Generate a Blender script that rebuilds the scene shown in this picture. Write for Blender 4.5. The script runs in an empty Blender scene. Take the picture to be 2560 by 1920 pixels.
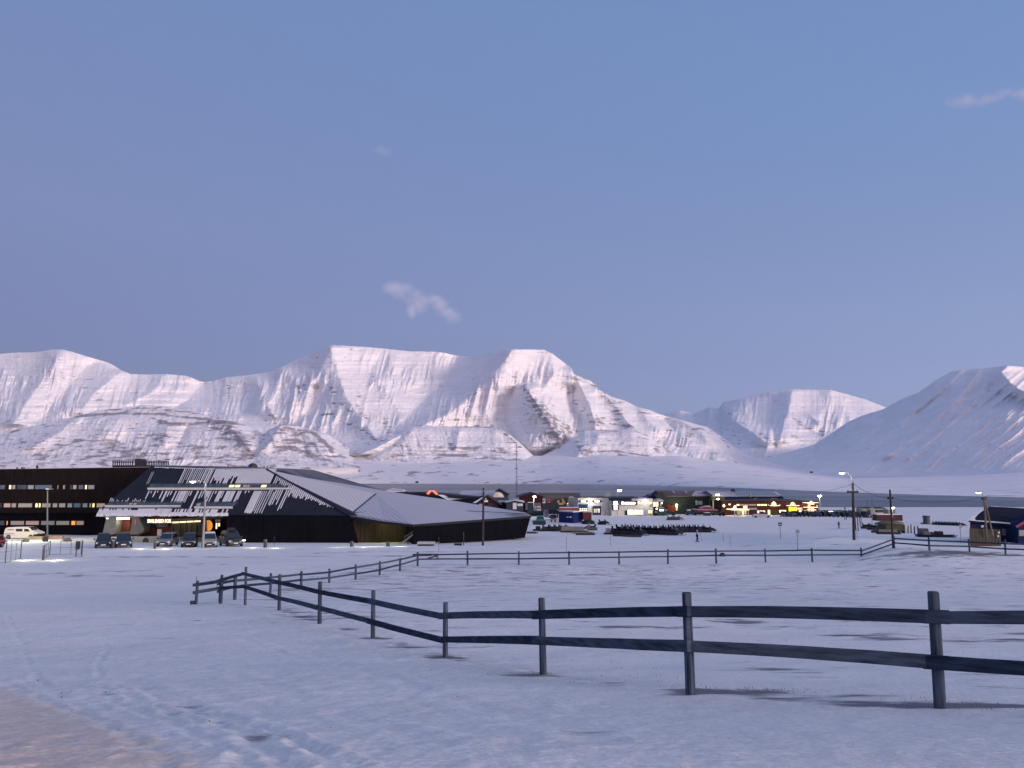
import bpy, math, random
import numpy as np
from mathutils import Vector
R = math.radians
sc = bpy.context.scene
C = sc.collection
# ------------------------------------------------------------------ camera
F = 1934.0                      # focal length in pixels of the 2560 px wide photograph
HOR = 1199.0                    # row of the horizon
EYE = 20.0                      # metres above the fjord
PITCH = math.atan((HOR - 960) / F)
cam = bpy.data.cameras.new('camera'); camo = bpy.data.objects.new('camera', cam); C.objects.link(camo)
cam.sensor_width = 36; cam.lens = 36 * F / 2560; cam.clip_start = 0.1; cam.clip_end = 60000
camo.location = (0, 0, EYE); camo.rotation_euler = (math.pi / 2 + PITCH, 0, 0)
sc.camera = camo
sc.cycles.volume_bounces = 2
# ------------------------------------------------------------------ world
SUN_AZ = R(128)                 # clockwise from north (+Y): behind the camera, to the right
SUN_EL = R(7)
w = bpy.data.worlds.new('World'); sc.world = w; w.use_nodes = True
nt = w.node_tree; N = nt.nodes; L = nt.links
bg = N['Background']; bg.inputs['Strength'].default_value = 1.0
sky = N.new('ShaderNodeTexSky'); sky.sky_type = 'NISHITA'; sky.sun_disc = False
sky.sun_elevation = SUN_EL; sky.sun_rotation = SUN_AZ
sks = N.new('ShaderNodeVectorMath'); sks.operation = 'SCALE'; sks.inputs['Scale'].default_value = 0.012
L.new(sky.outputs[0], sks.inputs[0])
tc = N.new('ShaderNodeTexCoord'); sp = N.new('ShaderNodeSeparateXYZ'); L.new(tc.outputs['Generated'], sp.inputs[0])
def wramp(stops):
    r = N.new('ShaderNodeValToRGB'); e = r.color_ramp.elements
    while len(e) < len(stops): e.new(0.5)
    for k, (p, c) in enumerate(stops): e[k].position = p; e[k].color = (*c, 1)
    return r
def srgb(r, g, b):
    f = lambda c: (c / 255 / 12.92) if c <= 10 else ((c / 255 + 0.055) / 1.055) ** 2.4
    return (f(r), f(g), f(b))
SKY_L = [(0.0, (98, 111, 154)), (0.10, (102, 115, 159)), (0.19, (110, 122, 169)), (0.30, (117, 131, 177)), (0.42, (113, 132, 179)), (0.60, (108, 134, 182)), (1.0, (106, 138, 188))]
SKY_R = [(0.0, (140, 152, 190)), (0.10, (137, 153, 194)), (0.19, (133, 152, 194)), (0.30, (123, 146, 191)), (0.42, (115, 144, 193)), (0.60, (110, 140, 190)), (1.0, (106, 138, 188))]
rl = wramp([(p, srgb(*c)) for p, c in SKY_L]); rr = wramp([(p, srgb(*c)) for p, c in SKY_R])
L.new(sp.outputs['Z'], rl.inputs[0]); L.new(sp.outputs['Z'], rr.inputs[0])
mr = N.new('ShaderNodeMapRange'); mr.inputs['From Min'].default_value = -0.55; mr.inputs['From Max'].default_value = 0.55
L.new(sp.outputs['X'], mr.inputs['Value'])
mx = N.new('ShaderNodeMix'); mx.data_type = 'RGBA'
L.new(mr.outputs[0], mx.inputs['Factor']); L.new(rl.outputs[0], mx.inputs[6]); L.new(rr.outputs[0], mx.inputs[7])
ad = N.new('ShaderNodeVectorMath'); ad.operation = 'ADD'
L.new(mx.outputs[2], ad.inputs[0]); L.new(sks.outputs[0], ad.inputs[1])
# the afterglow: a warm band low in the sky where the sun has gone down (behind the camera)
dt = N.new('ShaderNodeVectorMath'); dt.operation = 'DOT_PRODUCT'; dt.inputs[1].default_value = (math.sin(SUN_AZ), math.cos(SUN_AZ), 0.12); L.new(tc.outputs['Generated'], dt.inputs[0])
gl = N.new('ShaderNodeMapRange'); gl.interpolation_type = 'SMOOTHSTEP'; gl.inputs['From Min'].default_value = 0.0; gl.inputs['From Max'].default_value = 1.0; L.new(dt.outputs['Value'], gl.inputs['Value'])
gc = N.new('ShaderNodeVectorMath'); gc.operation = 'SCALE'; gc.inputs[0].default_value = (0.62, 0.36, 0.27); L.new(gl.outputs[0], gc.inputs['Scale'])
ad2 = N.new('ShaderNodeVectorMath'); ad2.operation = 'ADD'; L.new(ad.outputs[0], ad2.inputs[0]); L.new(gc.outputs[0], ad2.inputs[1]); L.new(ad2.outputs[0], bg.inputs['Color'])
# ------------------------------------------------------------------ sun: the low pink glow of the polar dusk
sl = bpy.data.lights.new('sun', 'SUN'); so = bpy.data.objects.new('sun', sl); C.objects.link(so)
sl.energy = 2.6; sl.angle = R(14); sl.color = (1.0, 0.79, 0.71)
sd = Vector((math.sin(SUN_AZ) * math.cos(SUN_EL), math.cos(SUN_AZ) * math.cos(SUN_EL), math.sin(SUN_EL)))
so.rotation_euler = sd.to_track_quat('Z', 'Y').to_euler(); so.location = (0, 0, 60)
sc.view_settings.view_transform = 'Standard'; sc.view_settings.look = 'None'
sc.view_settings.exposure = 0.0; sc.view_settings.gamma = 1.0; sc.view_settings.use_curve_mapping = False
# ------------------------------------------------------------------ pixel -> world
CT, ST = math.cos(PITCH), math.sin(PITCH)
def ray(px, py):
    xc = (px - 1280) / F; yc = (960 - py) / F
    return xc, CT - yc * ST, ST + yc * CT
def at(px, py, Y):
    a, b, c = ray(px, py); s = Y / b
    return Vector((a * s, Y, EYE + c * s))
def mpp(Y): return Y * CT / F
# ------------------------------------------------------------------ noise
def _h(ix, iy, s):
    n = (ix.astype(np.int64) * 374761393 + iy.astype(np.int64) * 668265263 + s * 1442695041) & 0x7fffffff
    n = ((n ^ (n >> 13)) * 1274126177) & 0x7fffffff
    n = (n ^ (n >> 16)) & 0xffff
    return n / 65535.0
def vn(x, y, s=0):
    x = np.asarray(x, float); y = np.asarray(y, float)
    ix = np.floor(x); iy = np.floor(y); fx = x - ix; fy = y - iy
    fx = fx * fx * fx * (fx * (fx * 6 - 15) + 10); fy = fy * fy * fy * (fy * (fy * 6 - 15) + 10)
    a = _h(ix, iy, s); b = _h(ix + 1, iy, s); c = _h(ix, iy + 1, s); d = _h(ix + 1, iy + 1, s)
    return (a + (b - a) * fx) * (1 - fy) + (c + (d - c) * fx) * fy
def fbm(x, y, o=4, s=0):
    t = 0; a = 0.5; n = 0
    for k in range(o):
        t = t + a * vn(x, y, s + k * 17); n += a; a *= 0.5; x = x * 2.03 + 5.2; y = y * 2.03 + 1.3
    return t / n
def ridged(x, y, o=4, s=0):
    t = 0; a = 0.5; n = 0
    for k in range(o):
        t = t + a * (1 - np.abs(2 * vn(x, y, s + k * 17) - 1)); n += a; a *= 0.5; x = x * 2.03 + 5.2; y = y * 2.03 + 1.3
    return t / n
def sst(a, b, x):
    t = np.clip((x - a) / (b - a), 0, 1); return t * t * (3 - 2 * t)
# ------------------------------------------------------------------ terrain height
TAB = [(1922, 5.0), (1771, 8.3), (1738, 9.44), (1686, 12.5), (1642, 17.0), (1598, 20.3), (1562, 23.2), (1527, 27.2), (1512, 31), (1503, 36),
       (1494, 42), (1480, 49), (1461, 56), (1439, 63), (1414, 70), (1398, 78), (1368, 97), (1353, 114), (1335, 136), (1311, 180), (1289, 265), (1278, 380), (1268, 545)]
_d = [-200.0, -40.0, 0.0, 3.0]; _p = [3.0, 1.5, 1.62, 1.63]
for py, d in TAB:
    a, b, c = ray(1280, py); _d.append(d); _p.append(-c / b * d)
_d += [575.0, 640.0, 900.0]; _p += [EYE + 0.3, EYE + 3.0, EYE + 6.0]
_d = np.array(_d); _p = np.array(_p)
_m = np.zeros(len(_d)); _s = np.diff(_p) / np.diff(_d)
for k in range(1, len(_d) - 1):
    _m[k] = 0 if _s[k - 1] * _s[k] <= 0 else 2 * _s[k - 1] * _s[k] / (_s[k - 1] + _s[k])
def drop(d):
    d = np.clip(np.asarray(d, float), _d[0], _d[-1]); k = np.clip(np.searchsorted(_d, d) - 1, 0, len(_d) - 2)
    h = _d[k + 1] - _d[k]; t = (d - _d[k]) / h
    return (2*t**3 - 3*t**2 + 1) * _p[k] + (t**3 - 2*t**2 + t) * h * _m[k] + (-2*t**3 + 3*t**2) * _p[k+1] + (t**3 - t**2) * h * _m[k+1]
def hgt(x, y):
    x = np.asarray(x, float); y = np.asarray(y, float)
    z = EYE - drop(y)
    z = z + 1.35 * sst(25, 38, x) * sst(54, 76, y) * (1 - sst(105, 150, y))           # bank by the blue cabin
    z = z + 0.22 * (fbm(x / 9, y / 9, 3, 3) - 0.5) * sst(9, 30, y)
    z = z + 0.10 * (fbm(x / 2.4, y / 2.0, 3, 9) - 0.5) * sst(6, 14, y) * (1 - sst(60, 110, y))
    z = z + 0.5 * (fbm(x / 40, y / 25, 3, 31) - 0.5) * sst(120, 200, y) * (1 - sst(400, 520, y))
    return z
def G(px, py):
    a, b, c = ray(px, py); lo = 2.0; f = lambda Y: (EYE + c * Y / b) - float(hgt(a * Y / b, Y))
    Y = 2.0; st = 0.25
    while Y < 640:
        if f(Y + st) < 0:
            lo, hi = Y, Y + st
            for _ in range(24):
                m = (lo + hi) / 2
                if f(m) < 0: hi = m
                else: lo = m
            return Vector((a * hi / b, hi, EYE + c * hi / b))
        Y += st; st = max(0.25, Y * 0.01)
    return Vector((a * Y / b, Y, float(hgt(a * Y / b, Y))))
# ------------------------------------------------------------------ materials
MATS = {}
def mat(name, col, rough=0.7, metal=0.0, em=None, es=0.0, nz=0.0, nscale=3.0, spec=0.3, stretch=(1, 1, 1), bump=0.0):
    if name in MATS: return MATS[name]
    m = bpy.data.materials.new(name); m.use_nodes = True; t = m.node_tree; b = t.nodes['Principled BSDF']
    b.inputs['Roughness'].default_value = rough; b.inputs['Metallic'].default_value = metal
    b.inputs['Specular IOR Level'].default_value = spec if (rough < 0.79 or spec != 0.3) else 0.04
    b.inputs['Base Color'].default_value = (*col, 1)
    if em: b.inputs['Emission Color'].default_value = (*em, 1); b.inputs['Emission Strength'].default_value = es
    if nz or bump:
        tcn = t.nodes.new('ShaderNodeTexCoord'); mp = t.nodes.new('ShaderNodeMapping'); mp.inputs['Scale'].default_value = stretch
        no = t.nodes.new('ShaderNodeTexNoise'); no.inputs['Scale'].default_value = nscale; no.inputs['Detail'].default_value = 5
        t.links.new(tcn.outputs['Object'], mp.inputs[0]); t.links.new(mp.outputs[0], no.inputs['Vector'])
        if nz:
            r = t.nodes.new('ShaderNodeValToRGB')
            r.color_ramp.elements[0].position = 0.3; r.color_ramp.elements[1].position = 0.7
            r.color_ramp.elements[0].color = (*[max(0, c * (1 - nz)) for c in col], 1); r.color_ramp.elements[1].color = (*[min(1, c * (1 + nz)) for c in col], 1)
            t.links.new(no.outputs[0], r.inputs[0]); t.links.new(r.outputs[0], b.inputs['Base Color'])
        if bump:
            bu = t.nodes.new('ShaderNodeBump'); bu.inputs['Strength'].default_value = 0.6; bu.inputs['Distance'].default_value = bump
            t.links.new(no.outputs[0], bu.inputs['Height']); t.links.new(bu.outputs[0], b.inputs['Normal'])
    MATS[name] = m; return m
# ------------------------------------------------------------------ mesh builder
class MB:
    def __init__(s): s.v = []; s.f = []
    def add(s, vs, fs):
        o = len(s.v); s.v += [tuple(v) for v in vs]; s.f += [tuple(i + o for i in f) for f in fs]; return s
    def box(s, x0, x1, y0, y1, z0, z1):
        return s.add([(x0,y0,z0),(x1,y0,z0),(x1,y1,z0),(x0,y1,z0),(x0,y0,z1),(x1,y0,z1),(x1,y1,z1),(x0,y1,z1)],
                     [(0,3,2,1),(4,5,6,7),(0,1,5,4),(1,2,6,5),(2,3,7,6),(3,0,4,7)])
    def hexa(s, b, t):      # two 4-point rings
        return s.add(list(b) + list(t), [(0,3,2,1),(4,5,6,7),(0,1,5,4),(1,2,6,5),(2,3,7,6),(3,0,4,7)])
    def frus(s, x0, x1, y0, y1, z0, X0, X1, Y0, Y1, z1):
        return s.hexa([(x0,y0,z0),(x1,y0,z0),(x1,y1,z0),(x0,y1,z0)], [(X0,Y0,z1),(X1,Y0,z1),(X1,Y1,z1),(X0,Y1,z1)])
    def tube(s, p0, p1, r0, r1=None, n=8):
        r1 = r0 if r1 is None else r1
        p0 = Vector(p0); p1 = Vector(p1); d = (p1 - p0).normalized(); u = d.orthogonal().normalized(); w_ = d.cross(u)
        vs = []
        for p, r in ((p0, r0), (p1, r1)):
            for k in range(n):
                a = 2 * math.pi * k / n; vs.append(p + u * math.cos(a) * r + w_ * math.sin(a) * r)
        return s.add(vs, [(k, (k+1) % n, n + (k+1) % n, n + k) for k in range(n)] + [tuple(range(n))[::-1], tuple(range(n, 2*n))])
    def bar(s, p0, p1, wd, h):
        p0 = Vector(p0); p1 = Vector(p1); d = (p1 - p0).normalized(); u = Vector((0,0,1)).cross(d)
        if u.length < 0.01: u = Vector((1,0,0))
        u.normalize(); n = d.cross(u); a = u * wd / 2; b = n * h / 2
        return s.hexa([p0-a-b, p0+a-b, p0+a+b, p0-a+b], [p1-a-b, p1+a-b, p1+a+b, p1-a+b])
    def prism(s, pts, y0, y1):      # pts in xz, extruded along y
        n = len(pts)
        return s.add([(x, y0, z) for x, z in pts] + [(x, y1, z) for x, z in pts],
                     [tuple(range(n)), tuple(range(n, 2*n))[::-1]] + [(k, n + k, n + (k+1) % n, (k+1) % n) for k in range(n)])
    def prismx(s, pts, x0, x1):     # pts in yz, extruded along x
        n = len(pts)
        return s.add([(x0, y, z) for y, z in pts] + [(x1, y, z) for y, z in pts],
                     [tuple(range(n))[::-1], tuple(range(n, 2*n))] + [(k, (k+1) % n, n + (k+1) % n, n + k) for k in range(n)])
    def lathe(s, prof, n=12, c=(0,0,0)):
        vs = [(c[0] + r * math.cos(2*math.pi*k/n), c[1] + r * math.sin(2*math.pi*k/n), c[2] + z) for r, z in prof for k in range(n)]
        fs = [(j*n+k, j*n+(k+1) % n, (j+1)*n+(k+1) % n, (j+1)*n+k) for j in range(len(prof)-1) for k in range(n)]
        return s.add(vs, fs + [tuple(range(n))[::-1], tuple(range((len(prof)-1)*n, len(prof)*n))])
    def build(s, name, m, parent=None, org=None, smooth=False, label=None):
        me = bpy.data.meshes.new(name); vs = s.v
        if org is not None: vs = [(a - org[0], b - org[1], c - org[2]) for a, b, c in vs]
        me.from_pydata(vs, [], s.f); me.update()
        o = bpy.data.objects.new(name, me); C.objects.link(o)
        if isinstance(m, (list, tuple)):
            for q in m: me.materials.append(q)
        elif m: me.materials.append(m)
        if parent is not None: o.parent = parent
        if smooth: me.polygons.foreach_set('use_smooth', [True] * len(me.polygons))
        if label: o['label'] = label
        return o
def tag(o, label=None, cat=None, group=None, kind=None):
    if label: o['label'] = label
    if cat: o['category'] = cat
    if group: o['group'] = group
    if kind: o['kind'] = kind
    return o
def thing(name, label, cat, loc=(0,0,0), rz=0.0, group=None):
    o = bpy.data.objects.new(name, None); C.objects.link(o); o.location = loc; o.rotation_euler = (0, 0, rz)
    o.empty_display_size = 0.3
    return tag(o, label, cat, group)
def copy_tree(o, parent=None):
    c = o.copy(); C.objects.link(c)
    if parent is not None: c.parent = parent
    for ch in o.children: copy_tree(ch, c)
    return c
def lamp(parent, loc, power, col=(1, 0.93, 0.72), r=0.1, spot=None):
    l = bpy.data.lights.new('lamp_light', 'SPOT' if spot else 'POINT'); l.energy = power; l.color = col; l.shadow_soft_size = r
    if spot: l.spot_size = spot; l.spot_blend = 0.7
    o = bpy.data.objects.new('lamp_light', l); C.objects.link(o); o.location = loc
    if parent is not None: o.parent = parent
    return o
def gridmesh(name, P, attrs, m, parent=None, smooth=True):
    """P: (rows, cols, 3)"""
    r, c = P.shape[:2]; me = bpy.data.meshes.new(name)
    me.vertices.add(r * c); me.vertices.foreach_set('co', P.reshape(-1).astype(np.float32))
    i = np.arange((r-1)*(c-1)); a = (i // (c-1)) * c + i % (c-1)
    q = np.stack([a, a + 1, a + c + 1, a + c], 1).astype(np.int32); nf = len(q)
    me.loops.add(nf*4); me.polygons.add(nf)
    me.loops.foreach_set('vertex_index', q.reshape(-1)); me.polygons.foreach_set('loop_start', np.arange(0, nf*4, 4, dtype=np.int32))
    me.polygons.foreach_set('use_smooth', np.full(nf, smooth)); me.update(calc_edges=True); me.validate()
    for k, A in attrs.items():
        at_ = me.attributes.new(k, 'FLOAT', 'POINT'); at_.data.foreach_set('value', A.reshape(-1).astype(np.float32))
    o = bpy.data.objects.new(name, me); C.objects.link(o); me.materials.append(m)
    return o
# ================================================================== LAND
def snow_mat(name, base, patch_col, bias='patch', sx=0.35, sy=0.35, bumpd=0.05, nsc=1.0, extra=None, sharp=0.12, spk=False, sz=None, amp=1.0):
    m = bpy.data.materials.new(name); m.use_nodes = True; t = m.node_tree; b = t.nodes['Principled BSDF']; l = t.links; n = t.nodes.new
    b.inputs['Roughness'].default_value = 0.75; b.inputs['Specular IOR Level'].default_value = 0.15
    tcn = n('ShaderNodeTexCoord'); mp = n('ShaderNodeMapping'); mp.inputs['Scale'].default_value = (sx, sy, sz or sx)
    l.new(tcn.outputs['Object'], mp.inputs[0])
    no = n('ShaderNodeTexNoise'); no.inputs['Scale'].default_value = nsc; no.inputs['Detail'].default_value = 8; no.inputs['Roughness'].default_value = 0.62
    l.new(mp.outputs[0], no.inputs['Vector'])
    aa = n('ShaderNodeAttribute'); aa.attribute_name = bias
    na = n('ShaderNodeMath'); na.operation = 'MULTIPLY_ADD'; na.inputs[1].default_value = amp; na.inputs[2].default_value = 0.5 - 0.5 * amp; l.new(no.outputs[0], na.inputs[0])
    ma = n('ShaderNodeMath'); ma.operation = 'ADD'; l.new(na.outputs[0], ma.inputs[0]); l.new(aa.outputs['Fac'], ma.inputs[1])
    mr_ = n('ShaderNodeMapRange'); mr_.interpolation_type = 'SMOOTHSTEP'; mr_.inputs['From Min'].default_value = 1.0 - sharp; mr_.inputs['From Max'].default_value = 1.0 + sharp
    l.new(ma.outputs[0], mr_.inputs['Value'])
    # snow tone variation
    n2 = n('ShaderNodeTexNoise'); n2.inputs['Scale'].default_value = nsc * 0.35; n2.inputs['Detail'].default_value = 6; l.new(mp.outputs[0], n2.inputs['Vector'])
    r = n('ShaderNodeValToRGB'); r.color_ramp.elements[0].position = 0.3; r.color_ramp.elements[1].position = 0.75
    r.color_ramp.elements[0].color = (*[c * 0.88 for c in base], 1); r.color_ramp.elements[1].color = (*base, 1); l.new(n2.outputs[0], r.inputs[0])
    mx_ = n('ShaderNodeMix'); mx_.data_type = 'RGBA'; l.new(mr_.outputs[0], mx_.inputs['Factor']); l.new(r.outputs[0], mx_.inputs[6]); mx_.inputs[7].default_value = (*patch_col, 1)
    out = mx_.outputs[2]
    if extra:
        ax = n('ShaderNodeAttribute'); ax.attribute_name = extra[0]
        n3 = n('ShaderNodeTexNoise'); n3.inputs['Scale'].default_value = extra[2]; n3.inputs['Detail'].default_value = 7; l.new(tcn.outputs['Object'], n3.inputs['Vector'])
        m3 = n('ShaderNodeMath'); m3.operation = 'ADD'; l.new(n3.outputs[0], m3.inputs[0]); l.new(ax.outputs['Fac'], m3.inputs[1])
        r3 = n('ShaderNodeMapRange'); r3.interpolation_type = 'SMOOTHSTEP'; r3.inputs['From Min'].default_value = 0.72; r3.inputs['From Max'].default_value = 1.3; l.new(m3.outputs[0], r3.inputs['Value'])
        x3 = n('ShaderNodeMix'); x3.data_type = 'RGBA'; l.new(r3.outputs[0], x3.inputs['Factor']); l.new(out, x3.inputs[6]); x3.inputs[7].default_value = (*extra[1], 1)
        out = x3.outputs[2]
    if spk:        # grain of crusty snow
        ng = n('ShaderNodeTexNoise'); ng.inputs['Scale'].default_value = 16; ng.inputs['Detail'].default_value = 6; ng.inputs['Roughness'].default_value = 0.85; l.new(tcn.outputs['Object'], ng.inputs['Vector'])
        rg = n('ShaderNodeMapRange'); rg.inputs['From Min'].default_value = 0.3; rg.inputs['From Max'].default_value = 0.7; rg.inputs['To Min'].default_value = 0.72; rg.inputs['To Max'].default_value = 1.17; l.new(ng.outputs[0], rg.inputs['Value'])
        vg = n('ShaderNodeVectorMath'); vg.operation = 'SCALE'; l.new(out, vg.inputs[0]); l.new(rg.outputs[0], vg.inputs['Scale']); out = vg.outputs[0]
    l.new(out, b.inputs['Base Color'])
    bu = n('ShaderNodeBump'); bu.inputs['Strength'].default_value = 0.7; bu.inputs['Distance'].default_value = bumpd
    n4 = n('ShaderNodeTexNoise'); n4.inputs['Scale'].default_value = nsc * 4; n4.inputs['Detail'].default_value = 8; n4.inputs['Roughness'].default_value = 0.7; l.new(mp.outputs[0], n4.inputs['Vector'])
    hh = n4.outputs[0]
    if spk:
        n5 = n('ShaderNodeTexNoise'); n5.inputs['Scale'].default_value = 14; n5.inputs['Detail'].default_value = 4; n5.inputs['Roughness'].default_value = 0.8; l.new(tcn.outputs['Object'], n5.inputs['Vector'])
        a5 = n('ShaderNodeMath'); a5.operation = 'MULTIPLY_ADD'; l.new(n5.outputs[0], a5.inputs[0]); a5.inputs[1].default_value = 0.35; l.new(n4.outputs[0], a5.inputs[2]); hh = a5.outputs[0]
    l.new(hh, bu.inputs['Height']); l.new(bu.outputs[0], b.inputs['Normal'])
    return m
def seg_dist(X, Y, pts):
    D = np.full(X.shape, 1e9)
    for (x0, y0), (x1, y1) in zip(pts[:-1], pts[1:]):
        dx, dy = x1 - x0, y1 - y0; t = np.clip(((X - x0) * dx + (Y - y0) * dy) / (dx*dx + dy*dy + 1e-9), 0, 1)
        D = np.minimum(D, np.hypot(X - x0 - t * dx, Y - y0 - t * dy))
    return D
# ---- near ground: one sheet from behind the camera to the shore
rows = [-150, -60, -25, -10, -3, 0, 1.5, 2.6, 3.4]
for k in range(4200):
    pass
_dd = np.linspace(3.5, 600, 60000); _a = np.arctan2(-drop(_dd), _dd); _pyy = 960 - F * np.tan(_a - PITCH)
_cum = np.concatenate([[0], np.cumsum(np.maximum(np.abs(np.diff(_pyy)), np.diff(_dd) / 3.2))])
_steps = np.interp(np.linspace(0, _cum[-1], int(_cum[-1] / 1.25)), _cum, _dd)
rows = np.concatenate([rows, _steps, [630, 700]])
tt = np.concatenate([np.linspace(-4, -0.85, 30)[:-1], np.linspace(-0.85, 0.85, 760), np.linspace(0.85, 4, 30)[1:]])
YY, TT = np.meshgrid(rows, tt, indexing='ij'); XX = TT * (np.abs(YY) + 4)
ZZ = hgt(XX, YY)
# tyre tracks sweeping across the left foreground
near = (YY > 2.5) & (YY < 60)
def wpl(pl): return [(G(a, b).x, G(a, b).y) for a, b in pl]
tracks = [[(250,1712),(275,1745),(330,1775),(420,1800),(520,1850),(640,1915)], [(275,1705),(310,1735),(380,1765),(480,1800),(600,1850),(740,1925)],
          [(378,1735),(450,1765),(540,1800),(640,1850),(760,1915)], [(450,1755),(560,1790),(700,1840),(820,1880),(900,1915)],
          [(690,1835),(780,1870),(900,1915)], [(20,1540),(60,1620),(100,1700),(200,1775),(330,1860)], [(270,1620),(245,1660),(250,1712)],
          [(0,1700),(110,1755),(240,1800),(380,1880),(430,1930)], [(160,1560),(420,1640),(700,1720),(1000,1830),(1200,1920)], [(300,1510),(520,1560),(800,1640),(1100,1730),(1500,1830)],
          [(320,1520),(540,1575),(820,1655),(1120,1750),(1500,1850)]]
XN, YN = XX[near], YY[near]; dz = np.zeros(XN.shape); trk = np.zeros(XN.shape); wob = (fbm(XN * 3, YN * 3, 3, 5) - 0.5)
tracks += [[(a + 34, b - 9) for a, b in pl] for pl in tracks[:3]] + [[(a + 90, b - 22) for a, b in pl] for pl in (tracks[0], tracks[2])]
for q, pl in enumerate(tracks):
    dd = seg_dist(XN + wob * 0.12, YN + wob * 0.12, wpl(pl)); amp = 0.015 if q < 8 else 0.010; wd = 0.055 if q < 8 else 0.12
    brk = sst(0.3, 0.5, fbm(XN * 1.7, YN * 1.7, 3, 40 + q))
    trk += 0.08 * brk * np.exp(-(dd / (wd * 1.3)) ** 2); dz -= amp * brk * np.exp(-(dd / wd) ** 2); dz += amp * 0.55 * brk * np.exp(-((dd - wd * 2.1) / (wd * 0.8)) ** 2)
leftfg = sst(0, 1, (3 - XN) / 6)
dz += 0.035 * (fbm(XN * 4.2, YN * 3.2, 4, 77) - 0.5) * (0.4 + 0.6 * leftfg) + 0.03 * leftfg * (np.abs(fbm(XN * 2.1 + YN, YN * 2.6, 4, 78) - 0.5))
clump = sst(0.66, 0.78, fbm(XN * 7, YN * 7, 2, 80)); dz += 0.006 * clump * sst(0.45, 0.65, fbm(XN * 0.8, YN * 0.8, 2, 81)) * leftfg
ZZ[near] += dz * (1 - sst(25, 60, YN))
# bare patches (wind-scoured turf), by region; also a painted fence shadow
patch = np.full(XX.shape, 0.18); patch[near] += np.minimum(trk, 0.26)
FEN = wpl([(490,1511),(613,1514),(698,1526),(799,1559),(932,1596),(1113,1644),(1359,1686),(1727,1737),(2350,1771),(2900,1800)])
fd = seg_dist(XX, YY, FEN)
ins = np.zeros(XX.shape)                                      # inside the paddock
fx = np.array([p[0] for p in FEN]); fy = np.array([p[1] for p in FEN])
o_ = np.argsort(fx); ins = (YY > np.interp(XX, fx[o_], fy[o_])) * (YY < 71) * sst(-22, -10, XX + 0.0 * YY)
patch += 0.135 * ins * sst(14, 30, YY) + 0.03 * ins
patch += 0.10 * ins * sst(38, 52, YY) * (1 - sst(4, 30, XX))
patch += 0.42 * np.exp(-(fd / 0.40) ** 2) * (YY > 7) * fbm(XX / 1.3, YY / 1.3, 2, 8)
patch += 0.10 * (fbm(XX / 5, YY / 3, 3, 88) - 0.5)
for (a, b), rx, ry, am in [((1900,1730), 0.75, 0.34, .66), ((1790,1728), 0.6, .3, .34), ((1700,1722), 0.5, .35, .22), ((1480,1708), 0.8, .3, .34), ((1310,1684), 0.6, .3, .34), ((2500,1765), 0.9, .35, .36), ((2350,1762), .9, .25, .44), ((1727,1735), .4, .22, .4), ((1350,1686), .5, .25, .42), ((1113,1644), .5, .25, .4), ((932,1596), .6, .3, .4), ((2100,1740), .5, .2, .3), ((1850,1555), 1.0, .6, .48), ((1960,1571), 1.4, .5, .36), ((1620,1568), 1.5, .5, .34), ((2130,1590), 1.6, .5, .34),
                          ((1960,1674), 1.1, .5, .42), ((2480,1600), 1.5, .8, .42), ((2250,1600), 1.0, .5, .24), ((1240,1685), .5, .3, .22), ((1085,1620), 1.6, .5, .28), ((760,1545), 2, .8, .32), ((740,1475),2.5,1.6,.34), ((690,1500),2.2,1.2,.34),
                          ((90,1436), 3.5, .8, .55), ((190,1440), 2, .5, .5), ((370,1440), 4, 1.2, .36), ((500,1413), 5, 2.5, .30), ((330,1428), 4, 1., .3), ((620,1380), 3, 1, .30), ((800,1383), 4, 1.2, .36), ((900,1380), 4, 1.2, .36), ((1060,1380), 4, 1.2, .34), ((1020,1390), 3, .7, .45),
                          ((1150,1380), 4, 1, .3), ((1290,1375), 3.5, 1, .26), ((1950,1385), 5, 1.2, .3), ((2350,1380), 4, 1.6, .34), ((2230,1375), 3, 1.2, .3), ((2330,1380),6,.8,.35),((2440,1388),6,.8,.35),
                          ((2085,1322), 3, 1.6, .55), ((2130,1320), 4, 2.0, .5), ((2065,1345), 3, .8, .6), ((2100,1341), 2, .9, .55), ((2096,1328), 2, .6, .45), ((1790,1297), 8, 3, .4), ((2120,1333),2,.8,.4), ((1900,1322), 10, 3, .26), ((1820,1340), 8, 2, .22), ((1640,1300), 4, 2, .3)]:
    p = G(a, b); patch += am * np.exp(-(((XX - p.x) / rx) ** 2 + ((YY - p.y) / ry) ** 2))
def ground_line(pl, wd, am):
    global patch
    pts = wpl(pl); ys = [p[1] for p in pts]; sel = (YY > min(ys) - 6) & (YY < max(ys) + 6)
    d_ = seg_dist(XX[sel], YY[sel], pts); patch[sel] += am * np.exp(-(d_ / wd) ** 2) * (0.75 + 0.5 * fbm(XX[sel] / 3, YY[sel] / 3, 2, 4))
ground_line([(300,1392),(560,1393),(720,1391.5),(860,1390),(1000,1390.5)], 0.32, 0.75)
ground_line([(600,1394.5),(700,1395)], 0.3, .5); ground_line([(820,1393.5),(980,1392)], 0.3, .45)
ground_line([(180,1376.5),(600,1376),(900,1372),(1200,1368),(1500,1367),(1900,1360),(2200,1365)], 0.30, 0.42)
ground_line([(1100,1363),(1440,1361)], 0.3, 0.33)
ground_line([(0,1372),(180,1374)], .3, .4)
ground_line([(0,1390),(120,1388),(400,1395)], .8, .25)
ground_line([(2270,1370),(2425,1383),(2520,1388),(2700,1394)], 0.35, .55)  # shadow line under the right-hand fence, painted into the ground colour
ground_line([(2310,1303),(2500,1302)], 0.8, .28); ground_line([(1200,1362.5),(1300,1362)], .3, .3)
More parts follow.
